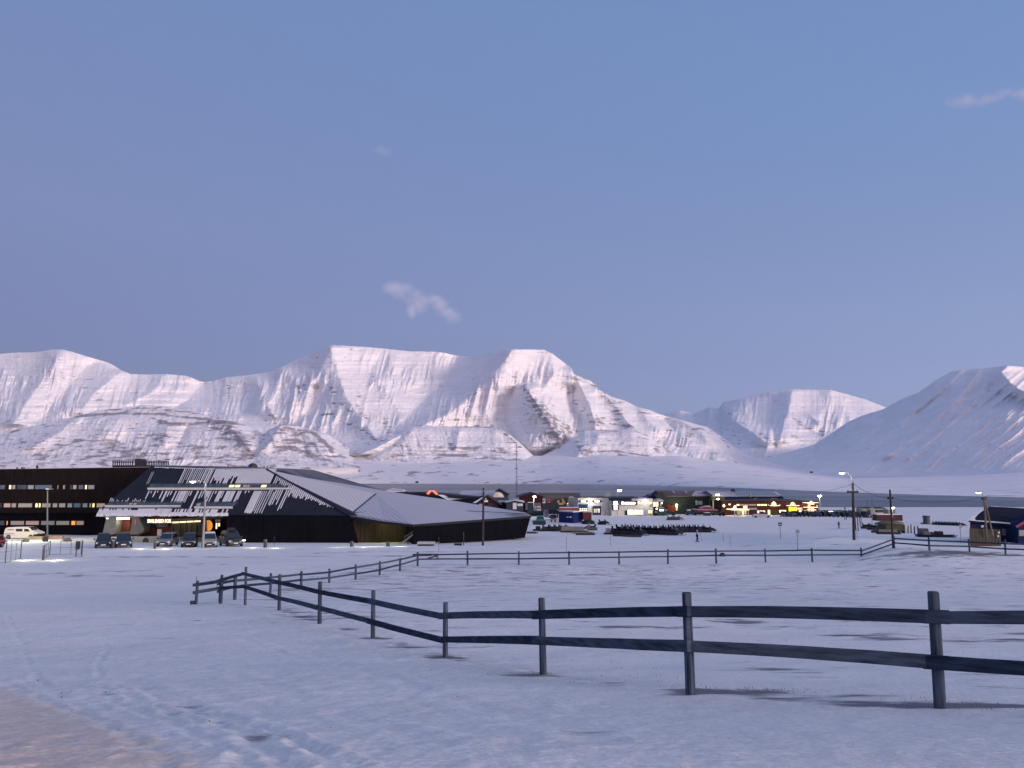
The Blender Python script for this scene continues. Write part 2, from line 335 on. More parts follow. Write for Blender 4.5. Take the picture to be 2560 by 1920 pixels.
# gritty roads of packed snow; lamplight painted warm into the near left corner
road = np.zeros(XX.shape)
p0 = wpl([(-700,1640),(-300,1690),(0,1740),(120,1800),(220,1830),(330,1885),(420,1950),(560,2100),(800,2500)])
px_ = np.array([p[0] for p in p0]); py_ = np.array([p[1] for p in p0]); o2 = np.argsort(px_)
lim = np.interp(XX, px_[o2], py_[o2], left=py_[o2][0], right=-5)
road = np.where(YY < 30, 0.78 * sst(-1.3, 0.2, lim - YY) * (0.8 + 0.3 * fbm(XX * 1.5, YY * 1.5, 3, 12)), 0.0)  # near left corner: grit plus painted lamplight
pr = wpl([(1470,1292.5),(1800,1293.5),(2000,1297),(2140,1300)]); sel = (YY > 170) & (YY < 330)
rd = np.zeros(XX.shape); rd[sel] = 0.42 * (1 - sst(5.5, 10, seg_dist(XX[sel], YY[sel], pr))); road = np.maximum(road, rd)
sel = (YY > 74) & (YY < 96); rd[sel] = 0.22 * (1 - sst(2.0, 4.5, seg_dist(XX[sel], YY[sel], wpl([(-200,1384),(600,1383),(1300,1376),(1900,1372),(2150,1376)])))); road = np.maximum(road, rd)
shore = sst(470, 560, YY); patch += 0.16 * shore
M_ground = snow_mat('trodden_snow', (0.86, 0.88, 0.87), (0.20, 0.20, 0.23), sx=0.6, sy=1.9, bumpd=0.05, amp=2.3, nsc=1.0, extra=('road', (0.80, 0.68, 0.59), 5.0), sharp=0.20, spk=True)  # pale warm road tint carries painted lamplight as well as grit
g = gridmesh('snow_field', np.stack([XX, YY, ZZ], -1), {'patch': patch - 0.17 + 0.04 * ins, 'road': road}, M_ground)  # road holds grit plus the painted lamplight of the near left corner
tag(g, kind='structure')
# ---- fjord
mw = bpy.data.materials.new('fjord_water'); mw.use_nodes = True; t = mw.node_tree; b = t.nodes['Principled BSDF']
b.inputs['Roughness'].default_value = 0.35; b.inputs['Specular IOR Level'].default_value = 0.16
tcn = t.nodes.new('ShaderNodeTexCoord'); mp = t.nodes.new('ShaderNodeMapping'); mp.inputs['Scale'].default_value = (0.0009, 0.0042, 1); mp.inputs['Rotation'].default_value = (0, 0, R(-9))
no = t.nodes.new('ShaderNodeTexNoise'); no.inputs['Scale'].default_value = 1; no.inputs['Detail'].default_value = 5
r = t.nodes.new('ShaderNodeValToRGB'); r.color_ramp.elements[0].position = 0.40; r.color_ramp.elements[1].position = 0.60
r.color_ramp.elements[0].color = (0.035, 0.06, 0.085, 1); r.color_ramp.elements[1].color = (0.21, 0.20, 0.22, 1)
t.links.new(tcn.outputs['Object'], mp.inputs[0]); t.links.new(mp.outputs[0], no.inputs['Vector']); t.links.new(no.outputs[0], r.inputs[0]); t.links.new(r.outputs[0], b.inputs['Base Color'])
mp2 = t.nodes.new('ShaderNodeMapping'); mp2.inputs['Scale'].default_value = (0.15, 0.6, 1); n2 = t.nodes.new('ShaderNodeTexNoise'); n2.inputs['Scale'].default_value = 1; n2.inputs['Detail'].default_value = 4
bu = t.nodes.new('ShaderNodeBump'); bu.inputs['Strength'].default_value = 0.35; bu.inputs['Distance'].default_value = 0.5
t.links.new(tcn.outputs['Object'], mp2.inputs[0]); t.links.new(mp2.outputs[0], n2.inputs['Vector']); t.links.new(n2.outputs[0], bu.inputs['Height']); t.links.new(bu.outputs[0], b.inputs['Normal'])
wt = MB().add([(-9000, 480, 0), (9000, 480, 0), (9000, 9000, 0), (-9000, 9000, 0)], [(0, 1, 2, 3)]).build('fjord', mw); tag(wt, kind='structure')
# ---- mountains: relief surfaces with true distance
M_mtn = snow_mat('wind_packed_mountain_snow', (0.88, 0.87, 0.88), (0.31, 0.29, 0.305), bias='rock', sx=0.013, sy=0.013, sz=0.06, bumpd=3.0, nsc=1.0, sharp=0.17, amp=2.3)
def plx(pts, q): p = np.array(pts, float); return np.interp(q, p[:, 0], p[:, 1])
def stroke_x(pl, PY):
    p = np.array(sorted(pl, key=lambda a: a[1]), float); return np.interp(PY, p[:, 1], p[:, 0]), sst(p[0, 1] - 6, p[0, 1] + 10, PY) * (1 - sst(p[-1, 1] - 14, p[-1, 1] + 6, PY))
def pdist(PX, PY, pl, yx=1.0):
    return seg_dist(PX, PY * yx, [(a, b * yx) for a, b in pl])
def mountain(name, x0, x1, crest, base, db, dc, ridges=(), gul=60, gdir=0.0, gsc=26, seed=1, rocks=(), rbias=0.0, step=1.6, pw=1.0, roll=120, strata=0.0, fine=14, tilt=0.0, gm=1.0, lowrock=0.0):
    nx = int((x1 - x0) / step); u = np.linspace(x0, x1, nx)
    cr = plx(crest, u) + (1.6 if gul > 0 else 0.0) * (fbm(u / 9, u * 0, 4, seed + 5) - 0.5); ba = plx(base, u)
    H = np.max(ba - cr); nv = max(12, int(H / (step * 0.85))); v = np.linspace(0, 1, nv)
    V, U = np.meshgrid(v, u, indexing='ij'); PY = ba + (cr - ba) * V; PX = U + 0 * V
    DB = plx(db, u) if not np.isscalar(db) else db; DC = plx(dc, u) if not np.isscalar(dc) else dc
    def smo(a, n=int(45 / step)):
        if np.isscalar(a): return a
        k = np.exp(-(np.arange(-2 * n, 2 * n + 1) / n) ** 2); return np.convolve(np.pad(a, 2 * n, 'edge'), k / k.sum(), 'valid')
    DB = smo(DB); DC = smo(DC); D = DB + (DC - DB) * V ** pw
    env = sst(0, 0.12, V) * (1 - 0.65 * sst(0.85, 1.0, V))
    for pl, wd, am in ridges:
        xs, e = stroke_x(pl, PY); wig = 5 * (fbm(PY / 16, PX / 60, 3, seed + 61) - 0.5)
        s_ = (PX - xs + wig) / wd; D -= am * e * np.exp(-np.abs(s_) ** 1.3) * sst(0, 0.06, V)
    q = PX + gdir * (PY - 1000); al = PY - 0.3 * gdir * PX
    wr = 14 * (fbm(PX / 60, PY / 60, 3, seed + 9) - 0.5)
    gf = 2.6 * sst(0.25, 0.8, fbm(PX / 80, PY / 50, 3, seed + 44))
    gf = gf * gm if gm > 0 else np.full(PX.shape, -gm)
    D -= 0.42 * gf * gul * env * (ridged((q + wr) / gsc, al / (gsc * 4.5), 3, seed) - 0.5) * 2
    D -= 0.42 * gf * fine * env * (ridged((q + wr) / (gsc * 0.32), al / (gsc * 1.3), 3, seed + 30) - 0.5) * 2
    D -= (5 if gul > 3 else 0) * env * (fbm(PX / 7, PY / 4, 3, seed + 50) - 0.5) * 2
    D += roll * (fbm(PX / 170, PY / 120, 2, seed + 70) - 0.5)
    if strata:
        zz = PY + 3 * (fbm(PX / 90, PY / 200, 3, seed + 21) - 0.5) + tilt * (PX - 1000)
        D += strata * env * ((fbm(zz / 5.0, PX / 400, 2, seed + 22)) - 0.5) * 2
    D = np.minimum.accumulate(D[::-1], 0)[::-1] if False else D
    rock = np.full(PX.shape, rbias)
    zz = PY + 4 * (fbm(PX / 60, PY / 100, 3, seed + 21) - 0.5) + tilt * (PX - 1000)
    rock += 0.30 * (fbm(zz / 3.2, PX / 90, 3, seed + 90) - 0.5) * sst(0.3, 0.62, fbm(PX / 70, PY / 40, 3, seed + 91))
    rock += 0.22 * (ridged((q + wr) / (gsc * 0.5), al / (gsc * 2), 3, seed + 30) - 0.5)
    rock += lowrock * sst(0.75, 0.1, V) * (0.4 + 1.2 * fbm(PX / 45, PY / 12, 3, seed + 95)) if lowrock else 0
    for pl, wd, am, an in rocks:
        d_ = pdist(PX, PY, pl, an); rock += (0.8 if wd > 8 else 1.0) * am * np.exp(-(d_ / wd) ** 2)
    S = D / (CT - (960 - PY) / F * ST); X = (PX - 1280) / F * S; Z = EYE + (ST + (960 - PY) / F * CT) * S
    P = np.stack([X, D, Z], -1)
    # far side falls away behind the crest
    top = P[-1]; back = []
    for k, (dy, dzz) in enumerate(((60, 6), (220, -40), (700, -330), (1300, -900))):
        bb = top.copy(); bb[:, 1] += dy; bb[:, 0] *= (bb[:, 1] / top[:, 1]); bb[:, 2] += dzz * np.minimum(1, np.maximum(0.05, (top[:, 2]) / 800)); back.append(bb)
    bot = P[0].copy(); bot[:, 2] -= 40; bot[:, 1] += 15
    P = np.concatenate([bot[None], P, np.array(back)]); rk = np.concatenate([rock[:1], rock] + [rock[-1:]] * 4)
    o = gridmesh(name, P, {'rock': rk}, M_mtn); tag(o, kind='structure'); return o
SHORE = [(-300,1209),(940,1209),(1420,1210.5),(1580,1213),(1700,1216),(1830,1219),(1900,1222),(2000,1227),(2150,1232),(2350,1239),(2560,1244),(2900,1252)]
def dsea(py): a, b, c = ray(1280, py); return EYE / (-c / b)
_sx = np.arange(-500, 3100, 20.0); _sp = np.array(SHORE, float); _sy = np.interp(_sx, _sp[:, 0], _sp[:, 1]); _k = np.exp(-(np.arange(-12, 13) / 5.0) ** 2); _k /= _k.sum()
_sy = np.convolve(np.pad(_sy, 12, 'edge'), _k, 'valid'); SHORE = [(a, b) for a, b in zip(_sx, _sy)]
SD = [(x, dsea(y)) for x, y in SHORE]
# lowland terrace between the fjord and the slopes
LOWT = [(-300,1150),(300,1150),(700,1140),(900,1128),(1250,1135),(1350,1140),(1500,1132),(1700,1140),(1850,1158),(2034,1179),(2120,1186),(2300,1184),(2560,1180),(2900,1178)]
mountain('lowland', -300, 2900, LOWT, SHORE, SD, [(-300,4500),(1700,4500),(2100,5200),(2560,3300),(2900,3000)], gul=0, gdir=5.5, gsc=60, seed=5, pw=1.35, roll=8, rbias=0.06, step=2.2, lowrock=0.12, fine=0,
         rocks=[([(1300,1160),(1345,1185),(1370,1195)],4,.22,1.6),([(1250,1180),(1400,1205)],6,.12,1.5),([(1450,1150),(1560,1175),(1640,1185),(1700,1190)],9,.20,2),([(1350,1165),(1500,1170)],8,.16,2),([(1580,1150),(1680,1165),(1900,1190)],7,.18,2),
                ([(900,1160),(1100,1165),(1250,1160)],10,.16,2),([(950,1180),(1150,1185)],7,.14,2),([(1500,1140),(1640,1150),(1700,1165)],6,.2,2),([(1100,1203),(1300,1204),(1500,1205)],3,.15,3),([(0,1165),(300,1170),(600,1170),(780,1158)],12,.16,2),([(1850,1186),(2000,1196),(2150,1200)],4,.14,3)])
# the big massif, left peak to the right shoulder
CREST1 = [(-300,905),(-100,892),(0,885),(43,881),(87,881),(121,875),(156,873),(185,881),(231,895),(275,908),(307,927),(327,935),(376,936),(417,935),(463,939),(480,944),(498,953),(512,955),(535,952),(564,944),(640,935),(684,928),(705,917),
          (734,902),(777,884),(829,863),(849,863),(936,869),(1023,878),(1087,879),(1110,882),(1139,889),(1181,892),(1216,887),(1245,881),(1265,874),(1291,873),(1360,874),(1378,882),(1404,902),(1430,921),(1433,933),(1447,940),(1473,950),(1490,962),(1493,970),
          (1528,991),(1563,1002),(1592,1017),(1626,1025),(1650,1036),(1700,1049),(1765,1067),(1795,1084),(1834,1116),(1878,1140),(1947,1162),(2034,1180),(2120,1190)]
BASE1 = [(-300,1160),(700,1160),(900,1150),(1200,1160),(1345,1160),(1700,1165),(1850,1175),(2034,1192),(2120,1196)]
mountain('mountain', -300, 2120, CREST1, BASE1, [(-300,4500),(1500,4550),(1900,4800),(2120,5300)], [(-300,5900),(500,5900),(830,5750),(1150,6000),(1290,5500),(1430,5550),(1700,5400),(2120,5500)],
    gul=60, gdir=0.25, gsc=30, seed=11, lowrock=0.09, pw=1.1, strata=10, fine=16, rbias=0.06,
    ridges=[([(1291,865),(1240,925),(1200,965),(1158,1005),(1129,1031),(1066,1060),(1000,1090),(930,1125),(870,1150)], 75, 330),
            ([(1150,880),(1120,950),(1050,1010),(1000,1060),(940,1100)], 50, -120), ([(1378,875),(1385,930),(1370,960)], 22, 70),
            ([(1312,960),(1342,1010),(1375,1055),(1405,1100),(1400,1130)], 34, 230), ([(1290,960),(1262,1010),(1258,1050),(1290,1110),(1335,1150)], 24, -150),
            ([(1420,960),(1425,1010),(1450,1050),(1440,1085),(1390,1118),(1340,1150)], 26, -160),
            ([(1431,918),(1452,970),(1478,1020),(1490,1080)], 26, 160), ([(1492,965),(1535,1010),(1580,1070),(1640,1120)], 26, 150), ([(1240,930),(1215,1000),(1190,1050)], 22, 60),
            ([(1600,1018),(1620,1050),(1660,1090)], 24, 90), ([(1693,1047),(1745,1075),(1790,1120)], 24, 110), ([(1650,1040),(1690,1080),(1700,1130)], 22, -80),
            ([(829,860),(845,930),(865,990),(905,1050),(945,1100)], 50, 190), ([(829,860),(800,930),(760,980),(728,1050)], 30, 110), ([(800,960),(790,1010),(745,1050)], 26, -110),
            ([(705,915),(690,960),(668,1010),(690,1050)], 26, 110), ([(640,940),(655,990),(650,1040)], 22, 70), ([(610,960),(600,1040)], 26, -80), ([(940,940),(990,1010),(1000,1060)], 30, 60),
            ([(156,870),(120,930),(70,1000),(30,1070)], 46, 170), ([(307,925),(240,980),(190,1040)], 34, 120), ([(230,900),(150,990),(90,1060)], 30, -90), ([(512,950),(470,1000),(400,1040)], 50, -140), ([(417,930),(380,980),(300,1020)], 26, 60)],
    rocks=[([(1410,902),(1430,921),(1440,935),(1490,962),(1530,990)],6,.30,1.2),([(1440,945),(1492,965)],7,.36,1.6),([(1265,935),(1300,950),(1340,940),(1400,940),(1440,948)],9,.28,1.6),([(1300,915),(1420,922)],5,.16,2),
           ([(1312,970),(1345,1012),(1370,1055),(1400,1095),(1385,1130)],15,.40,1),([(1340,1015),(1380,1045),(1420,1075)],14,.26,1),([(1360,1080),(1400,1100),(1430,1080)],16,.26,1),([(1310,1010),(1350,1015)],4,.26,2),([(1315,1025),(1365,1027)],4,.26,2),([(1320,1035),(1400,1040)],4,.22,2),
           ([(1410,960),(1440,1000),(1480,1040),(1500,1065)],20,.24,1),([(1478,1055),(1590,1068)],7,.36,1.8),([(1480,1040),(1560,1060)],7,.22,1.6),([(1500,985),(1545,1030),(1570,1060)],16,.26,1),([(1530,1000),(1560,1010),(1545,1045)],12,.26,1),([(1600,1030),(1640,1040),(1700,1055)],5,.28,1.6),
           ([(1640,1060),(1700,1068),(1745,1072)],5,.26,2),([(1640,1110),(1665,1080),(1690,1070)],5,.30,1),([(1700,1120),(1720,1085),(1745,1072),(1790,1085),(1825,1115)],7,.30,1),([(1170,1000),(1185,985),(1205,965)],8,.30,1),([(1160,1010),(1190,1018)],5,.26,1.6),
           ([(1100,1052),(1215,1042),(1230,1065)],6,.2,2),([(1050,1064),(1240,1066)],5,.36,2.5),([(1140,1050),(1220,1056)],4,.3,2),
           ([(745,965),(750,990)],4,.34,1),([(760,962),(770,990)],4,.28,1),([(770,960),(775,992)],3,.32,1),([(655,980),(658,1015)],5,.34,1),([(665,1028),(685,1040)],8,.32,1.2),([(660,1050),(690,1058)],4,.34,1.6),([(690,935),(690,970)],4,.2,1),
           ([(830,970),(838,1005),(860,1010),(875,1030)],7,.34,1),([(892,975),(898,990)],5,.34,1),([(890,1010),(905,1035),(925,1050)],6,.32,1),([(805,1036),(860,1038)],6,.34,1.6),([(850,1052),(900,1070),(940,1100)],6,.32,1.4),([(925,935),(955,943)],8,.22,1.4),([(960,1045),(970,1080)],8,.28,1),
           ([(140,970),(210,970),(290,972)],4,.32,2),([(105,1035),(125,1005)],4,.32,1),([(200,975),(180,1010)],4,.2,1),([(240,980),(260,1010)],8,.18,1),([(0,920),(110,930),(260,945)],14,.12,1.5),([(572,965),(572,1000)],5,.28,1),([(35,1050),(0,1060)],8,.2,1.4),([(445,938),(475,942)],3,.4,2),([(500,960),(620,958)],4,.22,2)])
# foothills and benches in front of it
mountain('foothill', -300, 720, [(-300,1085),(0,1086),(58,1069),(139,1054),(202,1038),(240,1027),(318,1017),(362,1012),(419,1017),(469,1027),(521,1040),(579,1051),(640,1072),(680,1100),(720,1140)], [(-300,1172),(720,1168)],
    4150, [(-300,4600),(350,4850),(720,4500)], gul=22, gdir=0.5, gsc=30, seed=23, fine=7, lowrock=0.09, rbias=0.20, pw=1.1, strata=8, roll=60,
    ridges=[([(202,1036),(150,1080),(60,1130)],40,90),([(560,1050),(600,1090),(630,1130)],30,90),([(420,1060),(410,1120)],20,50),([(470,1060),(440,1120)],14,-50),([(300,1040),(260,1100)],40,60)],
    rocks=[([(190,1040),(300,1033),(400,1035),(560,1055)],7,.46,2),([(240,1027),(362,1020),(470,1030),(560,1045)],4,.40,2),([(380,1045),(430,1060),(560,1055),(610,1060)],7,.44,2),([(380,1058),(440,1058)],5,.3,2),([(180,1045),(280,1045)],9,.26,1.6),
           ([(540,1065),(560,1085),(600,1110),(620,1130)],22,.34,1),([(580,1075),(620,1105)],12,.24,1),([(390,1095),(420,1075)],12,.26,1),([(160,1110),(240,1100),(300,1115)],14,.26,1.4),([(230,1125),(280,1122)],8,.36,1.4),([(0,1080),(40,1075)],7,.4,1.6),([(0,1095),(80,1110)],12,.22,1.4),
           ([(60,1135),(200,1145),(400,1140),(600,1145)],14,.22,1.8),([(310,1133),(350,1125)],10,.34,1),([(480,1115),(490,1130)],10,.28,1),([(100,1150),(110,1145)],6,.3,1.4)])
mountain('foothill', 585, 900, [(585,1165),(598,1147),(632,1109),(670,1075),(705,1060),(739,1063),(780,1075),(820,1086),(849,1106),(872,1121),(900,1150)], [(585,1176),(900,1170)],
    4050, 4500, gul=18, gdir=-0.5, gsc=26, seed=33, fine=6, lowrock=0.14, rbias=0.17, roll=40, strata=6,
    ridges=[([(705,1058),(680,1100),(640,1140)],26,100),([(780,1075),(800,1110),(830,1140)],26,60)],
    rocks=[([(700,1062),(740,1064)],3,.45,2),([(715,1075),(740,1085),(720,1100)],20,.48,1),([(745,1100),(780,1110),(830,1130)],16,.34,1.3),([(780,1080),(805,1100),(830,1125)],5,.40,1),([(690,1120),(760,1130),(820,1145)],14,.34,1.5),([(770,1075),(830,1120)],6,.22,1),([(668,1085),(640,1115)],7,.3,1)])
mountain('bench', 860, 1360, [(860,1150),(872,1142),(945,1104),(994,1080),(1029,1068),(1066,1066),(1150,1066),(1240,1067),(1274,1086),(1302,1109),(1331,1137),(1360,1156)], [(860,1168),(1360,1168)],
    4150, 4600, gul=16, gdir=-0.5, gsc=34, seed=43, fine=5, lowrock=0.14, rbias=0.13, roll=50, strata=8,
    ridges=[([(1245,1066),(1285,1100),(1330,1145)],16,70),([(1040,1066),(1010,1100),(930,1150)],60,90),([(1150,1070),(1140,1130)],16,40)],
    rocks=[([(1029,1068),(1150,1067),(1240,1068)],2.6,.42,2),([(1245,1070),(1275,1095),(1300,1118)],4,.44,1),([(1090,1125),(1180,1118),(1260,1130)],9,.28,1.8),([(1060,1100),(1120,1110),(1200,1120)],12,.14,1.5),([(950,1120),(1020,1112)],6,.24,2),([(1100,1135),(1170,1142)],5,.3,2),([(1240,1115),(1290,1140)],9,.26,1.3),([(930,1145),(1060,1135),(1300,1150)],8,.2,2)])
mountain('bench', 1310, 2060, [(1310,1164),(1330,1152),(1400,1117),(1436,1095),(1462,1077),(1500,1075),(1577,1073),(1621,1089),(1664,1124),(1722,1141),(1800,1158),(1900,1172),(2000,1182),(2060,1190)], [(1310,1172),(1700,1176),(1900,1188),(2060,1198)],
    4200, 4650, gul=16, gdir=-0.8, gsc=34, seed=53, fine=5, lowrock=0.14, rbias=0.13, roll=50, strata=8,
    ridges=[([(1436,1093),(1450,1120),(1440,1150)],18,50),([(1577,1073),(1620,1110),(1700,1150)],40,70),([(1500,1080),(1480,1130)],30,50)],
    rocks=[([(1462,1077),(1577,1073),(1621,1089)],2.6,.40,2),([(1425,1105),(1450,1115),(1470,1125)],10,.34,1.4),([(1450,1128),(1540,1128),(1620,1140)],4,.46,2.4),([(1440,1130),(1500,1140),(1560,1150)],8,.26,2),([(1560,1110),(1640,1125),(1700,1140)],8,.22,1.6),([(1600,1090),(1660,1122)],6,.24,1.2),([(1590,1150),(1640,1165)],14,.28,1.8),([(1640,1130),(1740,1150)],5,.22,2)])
# far range up the valley
mountain('mountain', 1620, 2420, [(1620,1045),(1656,1038),(1687,1028),(1700,1026),(1734,1034),(1774,1018),(1795,1022),(1808,1006),(1860,995),(1921,979),(1982,973),(2077,975),(2112,984),(2160,997),(2216,1019),(2300,1050),(2420,1080)], [(1620,1150),(2420,1150)],
    7200, [(1620,11500),(1790,10500),(1820,9200),(2420,9200)], gul=85, gdir=0.15, gsc=40, seed=63, gm=1.4, lowrock=0.12, rbias=0.04, strata=14, roll=160, fine=20,
    ridges=[([(1982,970),(1975,1010),(1960,1060),(1945,1110)],44,300),([(1930,990),(1925,1050),(1940,1110)],26,-90),([(2077,970),(2060,1020),(2030,1080)],34,120),([(1795,1010),(1830,1050),(1880,1080),(1920,1115)],34,240),([(2020,1030),(2060,1075)],20,90),([(1840,1000),(1800,1040)],24,60)],
    rocks=[([(1805,1010),(1830,1040),(1870,1065),(1935,1110)],6,.30,1),([(1980,1040),(2010,1065),(2060,1090)],8,.38,1.2),([(1990,1010),(2030,1030),(2050,1070)],6,.22,1.2),([(2065,1050),(2090,1065)],6,.26,1.2),([(1980,1090),(2000,1095)],6,.26,1.6),([(1800,1045),(1850,1095),(1880,1110)],10,.2,1.4)])
# the shaded mountain on the right
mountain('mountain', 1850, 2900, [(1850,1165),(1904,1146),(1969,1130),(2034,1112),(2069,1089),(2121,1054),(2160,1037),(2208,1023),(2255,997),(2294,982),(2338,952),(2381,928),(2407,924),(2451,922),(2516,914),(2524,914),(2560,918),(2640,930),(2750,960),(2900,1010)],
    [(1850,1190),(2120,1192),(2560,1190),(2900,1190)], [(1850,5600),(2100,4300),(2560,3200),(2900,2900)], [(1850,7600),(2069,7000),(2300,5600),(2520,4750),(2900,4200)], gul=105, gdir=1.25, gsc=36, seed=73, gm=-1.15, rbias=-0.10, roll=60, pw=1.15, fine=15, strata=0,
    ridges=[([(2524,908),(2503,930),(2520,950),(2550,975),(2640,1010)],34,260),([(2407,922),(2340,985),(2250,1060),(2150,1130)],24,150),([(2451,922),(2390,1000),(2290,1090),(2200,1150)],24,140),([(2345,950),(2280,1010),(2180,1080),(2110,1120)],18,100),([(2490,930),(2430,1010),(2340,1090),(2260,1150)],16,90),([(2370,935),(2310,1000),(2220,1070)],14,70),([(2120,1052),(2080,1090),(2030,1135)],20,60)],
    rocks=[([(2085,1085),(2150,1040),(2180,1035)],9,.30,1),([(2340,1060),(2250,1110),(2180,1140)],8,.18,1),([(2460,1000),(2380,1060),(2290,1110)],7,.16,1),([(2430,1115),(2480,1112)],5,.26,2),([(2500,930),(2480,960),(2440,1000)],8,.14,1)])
# ================================================================== materials shared below
M_snow = mat('fresh_snow', (0.60, 0.62, 0.65), 0.8, nz=0.06, nscale=0.8, bump=0.03)
M_metal_dark = mat('dark_weathered_copper', (0.008, 0.010, 0.018), 0.7, nz=0.35, nscale=0.4)
M_brown = mat('brown_timber_cladding', (0.011, 0.0075, 0.008), 0.85, nz=0.45, nscale=1.0, stretch=(6, 6, 0.25))
M_black = mat('black_tarred_timber', (0.0045, 0.0048, 0.008), 0.85, nz=0.4, nscale=1.0, stretch=(5, 5, 0.25))
M_brown2 = mat('warm_brown_boarding', (0.045, 0.036, 0.026), 0.8, nz=0.35, nscale=1.0, stretch=(4, 4, 0.2))
M_conc = mat('raw_concrete', (0.20, 0.20, 0.19), 0.85, nz=0.12, nscale=1.2)
M_red = mat('rust_red_panels', (0.14, 0.030, 0.020), 0.7, nz=0.2, nscale=1.0)
M_glass = mat('dark_glass', (0.030, 0.042, 0.060), 0.12, spec=0.6)
M_glassg = mat('grey_green_glass', (0.055, 0.075, 0.085), 0.15, spec=0.6, nz=0.4, nscale=0.35)
M_steel = mat('galvanised_steel', (0.25, 0.26, 0.28), 0.5, 0.4)
M_dsteel = mat('dark_painted_steel', (0.03, 0.032, 0.04), 0.5)
M_wood = mat('weathered_pole_wood', (0.17, 0.14, 0.10), 0.85, nz=0.35, nscale=1.0, stretch=(3, 3, 0.4))
M_wood_d = mat('dark_creosoted_wood', (0.045, 0.042, 0.045), 0.85, nz=0.3, nscale=1.0, stretch=(4, 4, 0.4))
def glow(name, col, s): return mat(name, col, 0.5, em=col, es=s)
E_warm = glow('warm_white_light', (1.0, 0.80, 0.45), 1.5); E_dim = glow('dim_warm_window', (0.36, 0.33, 0.28), 0.13); E_white = glow('white_light', (1.0, 0.98, 0.85), 5.0)
E_yel = glow('bright_yellow_window', (1.0, 0.86, 0.36), 1.1); E_org = glow('orange_lit_window', (1.0, 0.30, 0.06), 1.1); E_pink = glow('pinkish_lit_blind', (0.50, 0.36, 0.30), 0.16)
E_grey = glow('faintly_lit_pane', (0.28, 0.29, 0.29), 0.13); E_blue = glow('bluish_lit_pane', (0.08, 0.13, 0.19), 0.15); E_coral = glow('coral_lit_window', (1.0, 0.28, 0.14), 1.0)
E_lamp = glow('lamp_glow', (1.0, 0.97, 0.88), 14.0); E_lampy = glow('yellow_lamp_glow', (1.0, 0.90, 0.55), 9.0)
rng = random.Random(7)
# ================================================================== THE SCIENCE BUILDING
YB, YT = 109.0, 119.3
_b0 = at(1280, 1285.5, YB); _t0 = at(1280, 1170, YT)
def onF(px, py, off=0.0):       # point on the sloping front, off = metres in front
    a, b, c = ray(px, py); sl_ = (_t0.z - _b0.z) / (YT - YB)
    # z = b0.z + sl*(Y-YB) ; z = EYE + c/b*Y
    Y = (_b0.z - sl_ * YB - EYE) / (c / b - sl_); p = Vector((a / b * Y, Y, EYE + c / b * Y))
    nrm = Vector((0, -sl_, 1)).normalized(); return p + nrm * off
UO = at(600, 1350, 118); UO.z = float(hgt(UO.x, UO.y))
uni = thing('science_building', 'long dark timber and copper institute with faceted, snow striped roofs beside the car park', 'building', UO)
def wq(mb, pts): mb.add(pts, [tuple(range(len(pts)))]); return mb
# left wing: brown box
YW = 131.0
wl0 = at(-420, 1186, YW + 3); wr0 = at(385, 1163.5, YW - 8.5)
zt = at(379, 1164, YT + .5).z
W = MB()
xl = at(-420, 1200, YW).x; xr = at(262, 1260, YW).x; gz = -1.0 + float(hgt(at(100, 1337, YW).x, YW))
zl = at(0, 1175, YW).z
# front of wing (brown) down to the recessed dark plinth storey
pA = onF(379, 1165, -.02); pB = onF(240, 1282, -.02)
zmid = at(200, 1283, YW).z
xq = at(379, 1165, YW).x
W.add([(xl, YW, zmid), (at(237, 1281, YW).x, YW, zmid), (at(380, 1160, YW).x, YW, zt), (xl, YW, zl - .2), (xl, YW + 22, zmid), (at(240, 1280, YW).x, YW + 22, zmid), (at(380, 1160, YW).x, YW + 22, zt), (xl, YW + 22, zl - .2)],
      [(0,1,2,3), (3,2,6,7), (5,4,7,6), (0,3,7,4), (1,5,6,2), (0,4,5,1)])
W.build('wall', M_brown, uni, UO, label='brown timber upper storeys of the left wing')
P = MB(); xr2 = at(258, 1300, YW + 1.5).x
P.box(xl, xr2, YW + 1.5, YW + 21, gz, zmid - .01); P.build('wall', M_black, uni, UO, label='dark recessed ground storey')
# ribbon windows of the wing : (x0, x1, material)
def strip(y0, y1, spans, Yp, name='window'):
    for x0, x1, m_ in spans:
        a = at(x0, y1, Yp); b_ = at(x1, y0, Yp)
        f = MB().box(a.x, b_.x, Yp - .06, Yp + .3, a.z, b_.z).build(name, M_dsteel, uni, UO)
        MB().box(a.x + .08, b_.x - .08, Yp - .085, Yp - .05, a.z + .07, b_.z - .07).build('pane', m_, f, UO)
strip(1212, 1223.5, [(-60,-20,M_glassg),(0,14,E_blue),(22,30,E_yel),(30.5,40,E_dim),(42,68,M_glassg),(69,86,E_grey),(87,131,E_blue),(143,147.5,E_dim),(157,164,E_grey),(175,181,M_glassg),(182,193,E_dim),(196,210,E_blue),(212,219,E_warm),(220,237.5,E_grey)], YW)
strip(1257.5, 1269, [(-60,-10,M_glassg),(0,5,M_glassg),(9,28,E_pink),(28.5,42,E_dim),(45,82,E_dim),(88,96,E_yel),(96.5,103,E_warm),(104,128,E_dim),(131,145,E_dim),(147,165,E_dim),(168,182,E_grey),(184,203,E_blue),(206,220,E_grey),(223,230,E_dim),(230.5,238,E_yel),(241,264,E_pink)], YW)
strip(1301.5, 1313, [(-40,12,M_glassg),(16,21,E_org),(26,62,E_dim),(64,99,E_pink),(102,138,E_grey),(140,175,E_dim),(178,190,E_org),(190.5,211,E_pink)], YW + 1.5)
